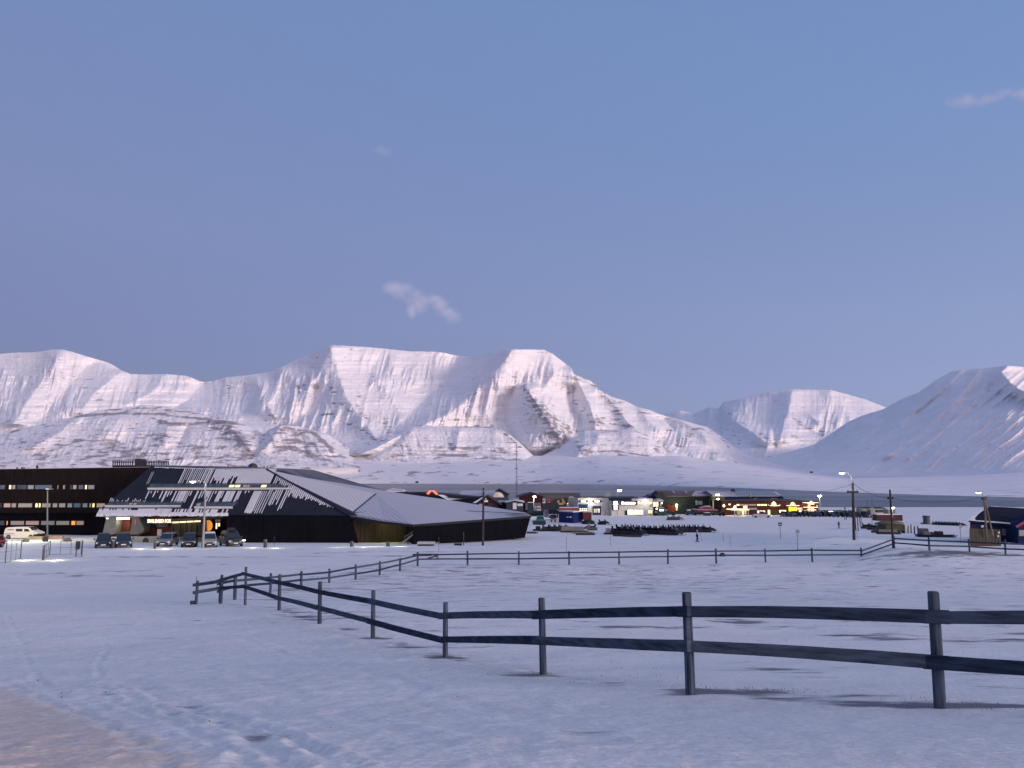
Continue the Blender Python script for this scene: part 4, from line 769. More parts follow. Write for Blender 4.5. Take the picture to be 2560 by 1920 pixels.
NEAR = [(490,1452,1511,1461,1480),(551,1437,1509,1452,1470),(613,1417,1514,1434,1466),(698,1436,1526,1455,1494),(799,1454,1559,1478,1518),(932,1476,1596,1502,1552),(1113,1506,1644,1539,1598),(1358,1495,1686,1536,1600),(1727,1481,1737,1527,1613),(2350,1479,1771,1540,1653),(3000,1472,1805,1544,1695)]
fence(NEAR, 'two rail grey timber paddock fence nearest the camera, curving from right edge into the middle', 'paddock fences')
BACK = [(551,1445,1506,1459,1478),(587,1440,1499,1452,1468),(676,1433,1482,1444,1459),(753,1428,1464,1436,1450),(823,1422,1457,1430,1444),(889,1411,1449,1418,1434),(949,1403,1438,1408,1424),(1000,1395,1428,1398,1411),(1044,1380,1415,1387,1398),(1169,1377,1413,1385,1397),(1297,1378,1412,1383,1397),(1423,1378,1412,1381,1395),(1548,1378,1411,1380,1393),(1670,1373,1410,1378,1391),(1791,1371,1409,1378,1388),(1914,1372,1406,1377,1388),(2031,1370,1405,1375,1387),(2154,1369,1391,1376,1386),(2236,1340,1371,1346,1357),(2324,1343,1377,1351,1364),(2424,1347,1379,1355,1366),(2514,1349,1386,1359,1372),(2620,1352,1392,1362,1376)]
fence(BACK, 'far two rail fence closing the paddock, running straight below the snowmobiles to the blue cabin', 'paddock fences', pr=.08, rh=.13)
# short thin rod on the first post, block at its foot
g_ = G(490, 1511); tag(MB().tube((g_.x - .02, g_.y, at(489, 1453, g_.y).z), (g_.x - .02, g_.y, at(489, 1440, g_.y).z), .012, n=5).build('iron_rod', M_dsteel), 'thin iron rod standing on the left end post of the near fence', 'rod')
tag(MB().box(g_.x - .22, g_.x - .07, g_.y - .06, g_.y + .06, g_.z - .05, g_.z + .14).build('timber_block', M_post), 'small timber block against the foot of the left end post', 'block')
M_dgal = mat('dull_dark_galvanised_steel', (.07, .075, .085), .7)
# ================================================================== POLES AND LAMPS
def street_lamp(px, y_top, y_foot, r0, r1, label, m_pole, head=None, arm=1.2, armdir=-1, Y=None, group='street lamps', lit=True, power=0, harr=True, hs=1.0, armz=.8, name='street_lamp', trans=False, px_top=None):
    g_ = G(px, y_foot)
    if Y: g_ = Vector((at(px, y_foot, Y).x, Y, at(px, y_foot, Y).z))
    root = thing(name, label, 'street lamp' if lit or harr else 'pole', g_, 0, group)
    top = at(px, y_top, g_.y).z - g_.z
    tx = (at(px_top, y_top, g_.y).x - g_.x) if px_top else 0.0
    MB().tube((0, 0, -.4), (tx, 0, top), r0, r1, n=10).build('pole', m_pole, root)
    if harr:
        a = MB(); seg = [(tx, 0, top - .05), (tx + armdir * arm * .15, 0, top + armz * .6), (tx + armdir * arm * .5, 0, top + armz * .95), (tx + armdir * arm, 0, top + armz)]
        for p, q in zip(seg[:-1], seg[1:]): a.tube(p, q, .045 * max(1, r1 * 8), n=6)
        a.build('arm', M_steel, root); hx = tx + armdir * (arm + .25 * hs)
        h = MB().lathe([(.10 * hs, .10 * hs), (.26 * hs, .02), (.30 * hs, -.06 * hs)], 10, (hx, 0, top + armz)).build('lamp_head', M_steel, root)
        if lit:
            MB().lathe([(.28 * hs, -.05 * hs), (.26 * hs, -.12 * hs), (.12 * hs, -.2 * hs)], 10, (hx, 0, top + armz)).build('bulb', E_lamp, root)
            if power: lamp(root, (hx, -.05, top + armz - .45), power, (1, .95, .78), .15)
    return root
Lp = street_lamp
street_lamp(119, 1226, 1349, .13, .09, 'tall grey lamp post in the car park beside the white van', M_dgal, lit=False, harr=False, px_top=119)
# its post-top lantern lights the yard
l1 = street_lamp(507, 1208, 1370, .17, .10, 'tall pale street lamp in front of the parked cars', M_steel, arm=1.3, armdir=-1, power=260, hs=1.25, armz=.3)
street_lamp(1207, 1220, 1364, .16, .12, 'leaning grey timber pole with a dark lamp, in front of the black right wing', M_wood_d, arm=.35, armdir=1, lit=False, armz=.7, hs=.8, group='timber poles', px_top=1209)
pt = thing('pole_crossbar', 'small bracket on top of the timber pole by the black wing', 'bracket', at(1208, 1226, G(1207, 1364).y)); MB().box(-.28, .3, -.12, -.06, -.05, .05).build('bar', M_wood, pt); MB().tube((-.2, -.15, -.5), (.22, -.15, .3), .05, n=6).build('brace', M_wood, pt)
ut = street_lamp(2135, 1206, 1350, .17, .11, 'tallest dark timber utility pole with a lit lamp, right of the shops', M_wood_d, arm=.9, armdir=-1, power=160, hs=1.0, armz=1.1, group='timber poles', px_top=2131.5)
zt_ = at(2131.5, 1206, G(2135, 1350).y).z - G(2135, 1350).z
MB().box(-.62, .62, -.36, -.24, zt_ - 1.15, zt_ - .95).build('crossarm', M_wood_d, ut)
for x_ in (-.5, 0, .5): MB().lathe([(.05, 0), (.07, .08), (.04, .2)], 8, (x_, -.3, zt_ - .95)).build('insulator', M_steel, ut)
u2 = thing('utility_pole', 'slimmer timber utility pole rising behind the corner of the far fence', 'pole', G(2236, 1371), 0, 'timber poles'); u2z = at(2236, 1224, u2.location.y).z - u2.location.z
MB().tube((0, 0.2, -.3), (0, .2, u2z), .11, .08, n=10).build('pole', M_wood_d, u2); MB().box(-.2, .2, 0, .4, u2z - .9, u2z - .7).build('crossarm', M_wood_d, u2)
# overhead wires strung between the poles
def wire(pa, pb, sag, label):
    mb = MB(); n = 14; pr_ = None
    for k in range(n + 1):
        t_ = k / n; p = pa.lerp(pb, t_); p.z -= sag * 4 * t_ * (1 - t_)
        if pr_ is not None: mb.tube(pr_, p, .022, n=4)
        pr_ = p
    tag(mb.build('overhead_wire', M_dsteel), label, 'wire', 'overhead wires')
pu = G(2135, 1350); p1_ = Vector((at(2131.5, 1210, pu.y).x, pu.y - .3, at(2131, 1210, pu.y).z)); p2_ = Vector((u2.location.x, u2.location.y, u2.location.z + u2z - .8))
wire(p1_, p2_, .35, 'thin wire from the tallest utility pole down to the slimmer pole at the fence corner')
wire(p1_, at(1985, 1224, 260), 1.0, 'thin wire running left from the tallest utility pole towards the shops')
wire(p2_, at(2474, 1239, 72) , .5, 'thin wire from the slimmer pole right to the lamp by the blue cabin')
# A-frame lamp pole by the cabin
ga = G(2462, 1352); ga = Vector((at(2468, 1330, 76).x, 76, float(hgt(at(2468, 1330, 76).x, 76)))); af = thing('street_lamp', 'pale timber A-frame lamp pole standing behind the board fence of the blue cabin', 'street lamp', ga, 0, 'street lamps')
def rel(px, py, Y=76): return at(px, py, Y) - ga
MB().tube(rel(2467, 1345), rel(2460, 1246), .10, .08, n=9).build('pole', M_wood, af); MB().tube(rel(2482, 1340, 76.5), rel(2461.5, 1248, 76.1), .09, .075, n=9).build('brace', M_wood, af)
MB().box(rel(2455, 1247).x, rel(2463, 1247).x, -.3, .2, rel(2460, 1250).z, rel(2460, 1243).z).build('bracket', M_dsteel, af)
a_ = MB(); pl_ = [(2459.5, 1247), (2457, 1237), (2452, 1231.5), (2448, 1230.5)]
for p, q in zip(pl_[:-1], pl_[1:]): a_.tube(rel(*p), rel(*q), .04, n=6)
a_.build('arm', M_steel, af); MB().lathe([(.08, .1), (.22, .02), (.24, -.04)], 10, rel(2446, 1230)).build('lamp_head', M_steel, af); MB().lathe([(.22, -.03), (.2, -.1), (.08, -.14)], 10, rel(2446, 1230)).build('bulb', E_lamp, af)
# lamps of the town
def tlamp(px, ylight, yfoot, Y, label, power=0, col=E_lamp, r=.10, hs=1.0, side=0): # side: offset of pole px
    g_ = G(px + side, yfoot) if Y is None else Vector((at(px + side, yfoot, Y).x, Y, at(px + side, yfoot, Y).z)); root = thing('street_lamp', label, 'street lamp', g_, 0, 'street lamps')
    hz = at(px, ylight, g_.y).z - g_.z; hx = at(px, ylight, g_.y).x - g_.x
    MB().tube((0, 0, -.3), (0, 0, hz + .1), r, r * .7, n=8).build('pole', M_steel, root); MB().tube((0, 0, hz + .1), (hx, 0, hz + .25), .06, n=6).build('arm', M_steel, root)
    MB().lathe([(.15 * hs, .3 * hs), (.42 * hs, .12 * hs), (.45 * hs, .0)], 10, (hx, 0, hz)).build('lamp_head', M_steel, root); MB().lathe([(.43 * hs, .0), (.38 * hs, -.2 * hs), (.15 * hs, -.34 * hs)], 10, (hx, 0, hz)).build('bulb', col, root)
    if power: lamp(root, (hx, -.6, hz - .6), power, (1, .92, .65), .3)
    return root
tlamp(1336, 1240.5, 1275, 230, 'lamp on a short pale pole beside the dark red barn', 500, side=-2, r=.14, hs=1.1)
tlamp(1549, 1225, 1286, 262, 'high lamp behind the sign tower of the white shop', 0, side=-5, hs=1.6)
tlamp(1794, 1235.5, 1262, 285, 'lamp above the gap between the green hall and the brown shops', 300, side=-5, hs=1.5)
tlamp(2049, 1238.5, 1292.5, 255, 'dark lamp pole at the right end of the brown shopping row', 500, side=2, r=.17, hs=1.5)
tlamp(2231.5, 1268, 1290, 170, 'yellow white lamp just left of the slimmer utility pole', 60, col=E_lampy, hs=1.0, side=0)
# ================================================================== BOLLARDS, SIGNS, STAKES
def bollard(px, yt, yf, label, lit=False, r=.22, group='car park bollards'):
    g_ = G(px, yf); h = at(px, yt, g_.y).z - g_.z; root = thing('bollard', label, 'bollard', g_, 0, group)
    MB().lathe([(r, -.2), (r, h * .82), (r * .98, h * .84)], 12).build('post', M_dsteel, root); MB().lathe([(r * .8, h * .84), (r * .8, h * .90)], 12).build('light_slot', M_steel, root); MB().lathe([(r * 1.05, h * .90), (r, h * .98), (r * .4, h)], 12).build('cap', M_dsteel, root)
    if lit: lamp(root, (-1.5, -.5, .55), lit, (1, .93, .62), .10); lamp(root, (1.5, -.5, .55), lit, (1, .93, .62), .10)
bollard(282, 1352, 1371, 'dark bollard between the two leftmost parked cars'); bollard(387, 1352, 1372, 'bollard with lit snow at its foot, left of the silver car with a rail', 46, r=.16); bollard(663, 1348, 1369, 'lit bollard before the black wall, right of the dark car with a roof box', 46)
bollard(879, 1353, 1367, 'lit bollard at the left end of the brown boarded wall', 46); bollard(970, 1354, 1366, 'lit bollard below the yellow wall lamp', 42); bollard(106.5, 1364, 1400, 'thin lit post in a pool of light behind the wire fence', 60, r=.07)
bollard(193, 1353, 1374, 'stout dark bollard at the right end of the wire fence', r=.2); bollard(1159, 1330, 1364, 'thin grey marker post left of the timber pole', r=.05)
def rsign(px, y0, y1, yf, wpx, label, m_, mark=False, thin=.04, name='road_sign', pxt=None):
    g_ = G(px, yf); pxt = pxt or px; root = thing(name, label, 'sign', g_, 0, 'road signs'); tt_ = at(pxt, y0, g_.y) - g_; bb = at(pxt, y1, g_.y) - g_; hw = wpx * mpp(g_.y) / 2
    MB().tube((0, 0, -.3), (tt_.x, 0, tt_.z - .1), thin, n=6).build('pole', M_steel, root); s_ = MB().box(tt_.x - hw, tt_.x + hw, -.10, -.06, bb.z, tt_.z).build('plate', m_, root)
    if mark:
        mk = MB(); k = hw; c_ = (tt_.z + bb.z) / 2; mk.add([(tt_.x + x * k, -.105, c_ + z * k) for x, z in ((-.6, -.35), (.6, -.35), (.6, -.18), (-.6, -.18), (-.35, -.18), (-.1, .0), (.15, -.18), (.1, -.05), (.35, .35), (.5, .3), (.3, -.18))], [(0, 1, 2, 3), (4, 5, 6), (7, 8, 9, 10)]); mk.build('symbol', mat('white_marking', (.7, .7, .72), .5), s_)
    return root
rsign(1952, 1306, 1314.5, 1347, 8.5, 'blue square sign with a white symbol on a thin leaning pole, beyond the far fence', mat('sign_blue', (.01, .02, .07), .5), True, pxt=1949.5)
rsign(1994, 1324, 1333, 1377, 9.3, 'grey back of a square sign on a pole, right of the blue sign', mat('sign_back_grey', (.20, .21, .24), .5), pxt=1993)
rsign(2402, 1311, 1320, 1358, 6, 'small grey sign on a thin post left of the cabin', mat('sign_back_grey', (.20, .21, .24), .5), thin=.03, pxt=2400)
rsign(2180, 1269, 1285.5, 1322, 9, 'grey sign back on a tall thin post above the sledges', mat('sign_back_grey', (.20, .21, .24), .5), thin=.07, pxt=2180)
for k, (px, y0, yf, px2, lab) in enumerate([(1416,1342,1380,1416,'thin snow stake between the sledges and the far fence'),(1527,1340,1366,1526,'thin snow stake below the gap of the snowmobile rows'),(1826,1336,1364,1825,'thin snow stake right of the walking person'),(1808,1333,1354,1808,'short twig like stake beside the walking person'),
        (686,1343,1367,686,'thin stake before the black wall'),(1020,1340,1366,1020,'thin stake near the staircase'),(1097,1345,1380,1097,'thin stake before the piles of the right wing'),(2143,1325,1352,2142,'thin stake close to the tallest utility pole'),
        (2140,1267,1326,2136,'leaning stake nearest the tallest utility pole'),(2146,1267,1327,2141,'long leaning pole in the group of bare poles'),(2151,1268,1314,2146,'shorter leaning pole in the group of bare poles'),(2153,1269,1308,2152,'rightmost leaning pole of the group'),
        (2112,1265,1300,2111,'thin pole before the car park lights'),(2116,1266,1300,2113,'second thin pole before the car park lights'),(2270,1314,1333,2270,'first upright stake of the short row right of the camouflaged trailer'),(2278,1311,1333,2277,'taller stake in the short row right of the trailer'),(2286.5,1315,1336,2286,'third stake in the short row right of the trailer'),(2295.5,1315,1337,2294,'last stake in the short row right of the trailer'),
        (2192,1314,1326,2192,'left short stake behind the sledges'),(2198,1313,1326,2197,'middle short stake behind the sledges'),(2204,1314,1326,2204,'right short stake behind the sledges'),(2168,1247,1290,2168,'pale flag pole at the shore hut'),(2180,1241,1270,2180,'tall mast behind the shore hut')]):
    g_ = G(px, yf); tz = at(px2, y0, g_.y); r_ = .022 if k < 8 else .09; root = thing('stake', lab, 'stake', g_, 0, 'stakes and bare poles'); MB().tube((0, 0, -.2), tz - g_, r_, r_ * .8, n=6).build('shaft', M_wood_d if k >= 8 else M_dsteel, root); MB().tube((tz - g_) * .96, tz - g_, r_ * 1.25, n=6).build('tip', M_steel, root)
# ================================================================== CARS
M_tyre = mat('tyre_rubber', (.012, .012, .014), .9); M_rim = mat('wheel_rim', (.2, .2, .22), .4, .6); M_cglass = mat('car_glass', (.012, .018, .03), .08, spec=.7); M_trim = mat('black_trim', (.012, .012, .015), .6); M_hl = mat('headlight_glass', (.55, .58, .62), .15, spec=.8); M_plate = mat('number_plate', (.6, .6, .6), .5)
def car(label, loc, rz, paint, L_=4.3, W_=1.8, H_=1.6, suv=True, roofbox=False, snowy=False, lit=False, name='parked_car', grille='bar'):
    r_ = thing(name, label, 'car', loc, rz, 'cars parked in front of the science building')
    hw = W_ / 2; hb = H_ * (.56 if suv else .54); z0 = .28 if suv else .2
    # nose at -y.  body: stations
    st = [(-L_/2, .74, z0 + .08, hb * .72), (-L_/2 + .12, .93, z0, hb * .86), (-L_/2 + .55, 1, z0, hb * .96), (-L_/2 + 1.25, 1, z0, hb * 1.04), (0, 1, z0, hb * 1.06), (L_/2 - .4, 1, z0, hb * 1.08), (L_/2 - .08, .95, z0, hb * 1.05), (L_/2, .85, z0 + .1, hb * .9)]
    vs = []; 
    for y, k, a, b_ in st:
        w_ = hw * k
        for x, z in ((-w_ * .93, a), (-w_, a + .18), (-w_, b_ - .22), (-w_ * .94, b_ - .05), (-w_ * .8, b_), (w_ * .8, b_), (w_ * .94, b_ - .05), (w_, b_ - .22), (w_, a + .18), (w_ * .93, a)): vs.append((x, y, z))
    n = 10; fs = [(j*n+k, (j+1)*n+k, (j+1)*n+(k+1) % n, j*n+(k+1) % n) for j in range(len(st)-1) for k in range(n)] + [tuple(range(n)), tuple(range((len(st)-1)*n, len(st)*n))[::-1]]
    bd = MB().add(vs, fs).build('body', paint, r_, smooth=False)
    y0, y1 = -L_/2 + 1.15, L_/2 - .12 if suv else L_/2 - .55
    cab = MB(); cab.frus(-hw * .9, hw * .9, y0, y1, hb * 1.0, -hw * .70, hw * .70, y0 + .75, y1 - .3, H_ - .05); cab.frus(-hw * .70, hw * .70, y0 + .75, y1 - .3, H_ - .05, -hw * .62, hw * .62, y0 + .9, y1 - .42, H_); cab.build('cabin', paint, r_)
    def ptf(x, t_, side=0): # on windscreen
        return (x * hw * (.9 - .2 * t_), y0 + .75 * t_ - .015, hb + (H_ - .05 - hb) * t_ + .01)
    MB().add([ptf(-.93, .10), ptf(.93, .10), ptf(.92, .93), ptf(-.92, .93)], [(0, 1, 2, 3)]).build('windscreen', M_cglass, r_)
    for s in (-1, 1):
        g0 = lambda yy, t_: (s * (hw * (.9 - .2 * t_) + .012), yy, hb + (H_ - .05 - hb) * t_)
        sw_ = MB()
        for (ya, yb, yc, yd) in (((y0 + .25), 0.25, .25, y0 + .85), (.33, y1 - .25, y1 - .42, .33)):
            q = [g0(ya, .15), g0(yb, .15), g0(yc, .9), g0(yd, .9)]; sw_.add(q, [(0, 1, 2, 3) if s > 0 else (3, 2, 1, 0)])
        sw_.build('side_window', M_cglass, r_)
        for yy in (-L_/2 + .82, L_/2 - .8):
            wh = thing('wheel', None, None, (0, 0, 0)); wh.parent = r_; wh.location = (s * (hw - .1), yy, .33); MB().tube((-.11, 0, 0), (.115, 0, 0), .34, n=18).build('tyre', M_tyre, wh); MB().tube((s * .10, 0, 0), (s * .125, 0, 0), .2, n=12).build('rim', M_rim, wh)
        MB().box(min(s * hw, s * (hw + .2)), max(s * hw, s * (hw + .2)), y0 + .28, y0 + .4, hb + .02, hb + .2).build('mirror', M_trim, r_)
        MB().frus(min(s * hw * .48, s * hw * .88), max(s * hw * .48, s * hw * .88), -L_/2 - .0, -L_/2 + .2, hb * .62, min(s * hw * .55, s * hw * .86), max(s * hw * .55, s * hw * .86), -L_/2 + .06, -L_/2 + .22, hb * .80).build('headlight', E_lamp if (lit and s < 0) else M_hl, r_)
    MB().box(-hw * .42, hw * .42, -L_/2 - .03, -L_/2 + .05, hb * .55, hb * .74).build('grille', M_trim, r_)
    MB().box(-hw * .72, hw * .72, -L_/2 - .04, -L_/2 + .12, z0 + .04, z0 + .24).build('bumper', M_trim, r_); MB().box(-.26, .26, -L_/2 - .055, -L_/2 - .04, hb * .42, hb * .42 + .11).build('number_plate', M_plate, r_)
    if roofbox: MB().frus(-.35, .42, -.7, 1.1, H_ + .06, -.26, .34, -.5, 1.0, H_ + .36).build('roof_box', M_trim, r_)
    if snowy: MB().frus(-hw * .68, hw * .68, y0 + .8, y1 - .4, H_ - .02, -hw * .58, hw * .58, y0 + .95, y1 - .5, H_ + .07).build('roof_snow', M_snow, r_)
    return r_
def cloc(px, yf): return G(px, yf)
P_dark = mat('dark_blue_car_paint', (.018, .025, .04), .3, spec=.3); P_navy = mat('navy_car_paint', (.02, .032, .055), .3, spec=.3); P_silv = mat('silver_car_paint', (.18, .20, .22), .35, .3); P_sage = mat('pale_grey_car_paint', (.28, .30, .30), .4, .2); P_blk = mat('black_car_paint', (.02, .02, .028), .35, spec=.6)
def cl(px, yf, L_): p = G(px, yf); p.y += L_ / 2; p.x = p.x * (p.y / (p.y - L_ / 2)); p.z = float(hgt(p.x, p.y)); return p
car('dark car with its left headlight glinting, leftmost of the row', cl(258, 1371, 4.2), R(27), P_dark, 4.2, 1.78, 1.66, lit=False)
car('dark blue car between the two leftmost bollards and the rock', cl(308, 1370, 4.3), R(27), P_navy, 4.3, 1.85, 1.66)
car('silver grey car beside the low rail, third from the left', cl(418, 1368, 4.4), R(9), P_silv, 4.4, 1.75, 1.6)
car('dark car just left of the tall pale street lamp', cl(473.5, 1369, 4.4), R(19), P_blk, 4.4, 1.75, 1.66)
car('pale grey car with snow on its roof, right behind the tall street lamp', cl(523, 1369, 4.3), R(21), P_sage, 4.3, 1.8, 1.72, snowy=True)
car('large dark car with a roof box, rightmost of the row', cl(577, 1367, 4.8), R(34), P_blk, 4.8, 1.95, 1.9, roofbox=True)
# white van, side on, nose right
vp = G(55, 1343); vp.y = 120; vp.x = at(53, 1340, 120).x; vp.z = float(hgt(vp.x, 120)); van = thing('white_van', 'white delivery van standing side on at the left, below the lit ground floor windows', 'van', vp)
M_van = mat('white_van_paint', (.62, .58, .52), .4, spec=.5); vk = mpp(120)
def vx(px): return (px - 53) * vk
def vz(py): return (1340.5 - py) * vk
prof = [(10, 1333), (9.5, 1326), (12, 1316), (16, 1312.5), (22, 1311.8), (40, 1311.3), (68, 1311.6), (73, 1314), (78, 1319), (88, 1322.5), (94, 1325.5), (96, 1330), (95.5, 1337), (84, 1338.5), (72, 1338.5), (28, 1338.5), (16, 1336)]
MB().prism([(vx(a), vz(b_)) for a, b_ in prof][::-1], 0, 1.7).build('body', M_van, van)
for nm, pg in (('side_window', [(39, 1315.5), (55, 1315.5), (55.2, 1322), (38.8, 1322)]), ('side_window', [(59, 1315.5), (68, 1315.6), (74, 1322.2), (60, 1322.2)])): MB().prism([(vx(a), vz(b_)) for a, b_ in pg][::-1], -.02, .01).build(nm, M_cglass, van)
MB().prism([(vx(a), vz(b_)) for a, b_ in ((69.5, 1311.8), (73, 1314), (78.5, 1319.3), (77.5, 1319.3), (72, 1314.8))][::-1], .05, 1.65).build('windscreen', M_cglass, van)
MB().prism([(vx(a), vz(b_)) for a, b_ in ((84, 1327), (96.3, 1328), (96, 1338), (82, 1339))][::-1], -.03, 1.72).build('bumper', M_trim, van); MB().prism([(vx(a), vz(b_)) for a, b_ in ((85, 1325.8), (92, 1326.2), (91, 1328.6), (85, 1329))][::-1], -.04, .2).build('headlight', M_hl, van)
MB().prism([(vx(a), vz(b_)) for a, b_ in ((11, 1327.2), (36, 1327), (36, 1328), (11, 1328.2))][::-1], -.03, .0).build('side_trim', M_trim, van)
text3('Bodum', 18, 34, 1319, 1316.3, 119.97, M_trim, van, vp, 'lettering', .01) if False else MB().prism([(vx(a), vz(b_)) for a, b_ in ((18, 1316.6), (34, 1316.2), (33.5, 1318.8), (18.5, 1319.2))][::-1], -.02, .0).build('logo', mat('grey_logo', (.2, .2, .2), .6), van)
for px in (21.5, 76.5):
    for y_ in (.12, 1.55): wh = thing('wheel', None, None); wh.parent = van; wh.location = (vx(px), y_, .33); MB().tube((0, -.13, 0), (0, .1, 0), .34, n=16).build('tyre', M_tyre, wh); MB().tube((0, -.145, 0), (0, -.12, 0), .2, n=12).build('rim', M_rim, wh)
rc = cl(-31, 1373, 4.2); car('red car cut off by the left edge', rc, R(0), mat('red_car_paint', (.20, .02, .02), .35), 4.2, 1.75, 1.5)
# rocks, concrete blocks
def rock(px, yf, wpx, hpx, label, seed, m_, group='boulders by the car park'):
    g_ = G(px, yf); s = mpp(g_.y); w_ = wpx * s / 2; h = hpx * s; n = 12; vs = []; q = random.Random(seed)
    prof = [(1.0, -.1), (1.05, .25), (.9, .6), (.6, .88), (.2, 1.0)]
    for r_, z in prof:
        for k in range(n): f = q.uniform(.82, 1.12); vs.append((w_ * r_ * f * math.cos(2*math.pi*k/n), w_ * .8 * r_ * f * math.sin(2*math.pi*k/n), h * z * q.uniform(.94, 1.04)))
    mb = MB().add(vs, [(j*n+k, j*n+(k+1) % n, (j+1)*n+(k+1) % n, (j+1)*n+k) for j in range(4) for k in range(n)] + [tuple(range(4*n, 5*n))]); o = mb.build('boulder', m_); o.location = g_; tag(o, label, 'boulder', group)
M_rock = mat('grey_boulder', (.15, .14, .12), .9, nz=.3, nscale=3); M_rockd = mat('dark_boulder', (.06, .05, .05), .9, nz=.3, nscale=3)
rock(65, 1355, 17, 9, 'low grey boulder left of the yellowish concrete block', 1, M_rock); rock(168, 1354, 20, 10, 'rounded grey boulder right of the pinkish concrete block', 2, M_rock); rock(364, 1356, 13, 12, 'dark pointed boulder between the second and third cars', 3, M_rockd)
rock(113, 1354, 13, 15, 'dark boulder against the foot of the car park lamp post', 4, M_rockd)
def block(px0, px1, y0, y1, label, m_, name='concrete_block', cat='block', group='concrete blocks', dp=.8):
    c_ = (px0 + px1) / 2; g_ = G(c_, y1); s = mpp(g_.y); w_ = (px1 - px0) * s / 2; h = (y1 - y0) * s; mb = MB(); mb.frus(-w_, w_, 0, dp, -.15, -w_ * .96, w_ * .96, .06, dp - .06, h); o = mb.build(name, m_); o.location = g_; tag(o, label, cat, group); return o
block(70, 103, 1341.5, 1349, 'yellowish concrete block by the lamp post, on its left', mat('ochre_concrete', (.30, .25, .15), .9, nz=.2, nscale=2)); block(121, 154, 1341, 1348.5, 'pinkish concrete block on the right of the lamp post', mat('pink_concrete', (.30, .20, .16), .9, nz=.2, nscale=2))
block(1044, 1083, 1357.5, 1365, 'long black slab like box lying before the right wing', M_trim, 'plank_box', 'box', 'boxes before the right wing', 1.2); b2 = block(1044, 1083, 1355.2, 1357.6, 'pale snow layer on the long black box', mat('greyish_snow', (.34, .35, .38), .9), 'snow_layer', 'snow', None, 1.2)
b2.location.y = G(1064, 1365).y; b2.location.z = float(at(1064, 1357.6, b2.location.y).z); b2.location.x = G(1064, 1365).x
block(1083, 1098, 1356, 1360, 'smaller grey slab right of the long black box', M_steel, 'plank_box', 'box', 'boxes before the right wing', .8); block(1135, 1154, 1359.5, 1364, 'flat dark pallet near the grey marker post', M_trim, 'pallet', 'pallet', None, .8)
# bench lying behind the far fence, ski-rack like trestle
bp_ = G(1086, 1397); tr = thing('trestle', 'tipped dark wooden trestle on the snow behind the left corner of the far fence', 'trestle', bp_); s_ = mpp(bp_.y)
MB().bar((-17 * s_, 0, .03), (5 * s_, 0, .30), .9, .08).build('board', M_wood_d, tr)
for x in (6, 9.5): MB().tube((x * s_, -.2, -.1), (x * s_ * .9, .2, .42), .05, n=6).build('leg', M_wood_d, tr)
MB().box(-6 * s_, 9 * s_, .1, .5, .40, .46).build('top_bar', M_wood_d, tr)
lg = G(1055, 1390); lo = MB().tube((-1.0, 0, .1), (1.0, .2, .12), .12, n=8).build('log', M_wood_d); lo.location = lg; tag(lo, 'dark log behind the top rail, left of the tipped trestle', 'log')
rock(1806, 1391, 15, 9, 'dark rock behind the far fence, right of its middle', 9, M_rockd, 'boulders by the far fence')
# wire mesh fence at the left
wf0 = G(54, 1399); wfn = thing('wire_fence', 'thin wire mesh fence with steel posts at the lower left of the car park', 'fence', wf0)
pp = [(-60,1358,1412),(13,1351,1408),(51,1350,1397),(110,1362,1399),(124,1352,1388),(203,1350,1386)]
prev = None
for i_, (px, y0, yf) in enumerate(pp):
    g_ = G(px, yf); h = at(px, y0, g_.y).z - g_.z; MB().tube((g_.x, g_.y, g_.z - .2), (g_.x, g_.y, g_.z + h), .045, n=6).build('post', M_dgal, wfn, wf0)
    if prev is not None and i_ != 3:
        mb = MB(); a, ha = prev
        for f in (.04, .5, .97): mb.tube((a.x, a.y, a.z + ha * f), (g_.x, g_.y, g_.z + h * f), .016, n=4)
        mb.build('wire', M_dgal, wfn, wf0)
        for u_ in (.33, .66):
            q = Vector(a).lerp(g_, u_); hh = ha + (h - ha) * u_; MB().tube((q.x, q.y, q.z), (q.x, q.y, q.z + hh), .022, n=4).build('upright', M_dgal, wfn, wf0)
    prev = (g_, h)
gt = thing('gate_post', 'square steel gate post frame at the right end of the wire fence', 'post', G(196, 1392)); gh = at(196, 1353, gt.location.y).z - gt.location.z
MB().box(-.3, .1, -.05, .05, gh * .52, gh).build('panel', M_dsteel, gt); MB().box(-.3, -.22, -.04, .04, -.2, gh * .5).build('leg', M_dgal, gt); MB().box(.3, .38, -.04, .04, -.2, gh * 1.02).build('leg', M_dgal, gt)
rk = block(396, 412, 1353, 1355.4, 'thin low rail beside the silver grey car', M_dsteel, 'low_rail', 'rail', None, .1); rk.location.y += 3
for v in (0,): pass
# yard light above the car park, the lit lantern out of the lamp post's top
for px, py, pw in ((62, 1352, 420), (170, 1353, 240), (-120, 1352, 300)):
    pass
lamp(bpy.data.objects['street_lamp'], (.2, -6.0, 6.2), 3000, (1, .92, .62), .3)
MB().box(-.25, .25, -1.0, .1, 7.45, 7.6).build('lamp_head', M_steel, bpy.data.objects['street_lamp'])
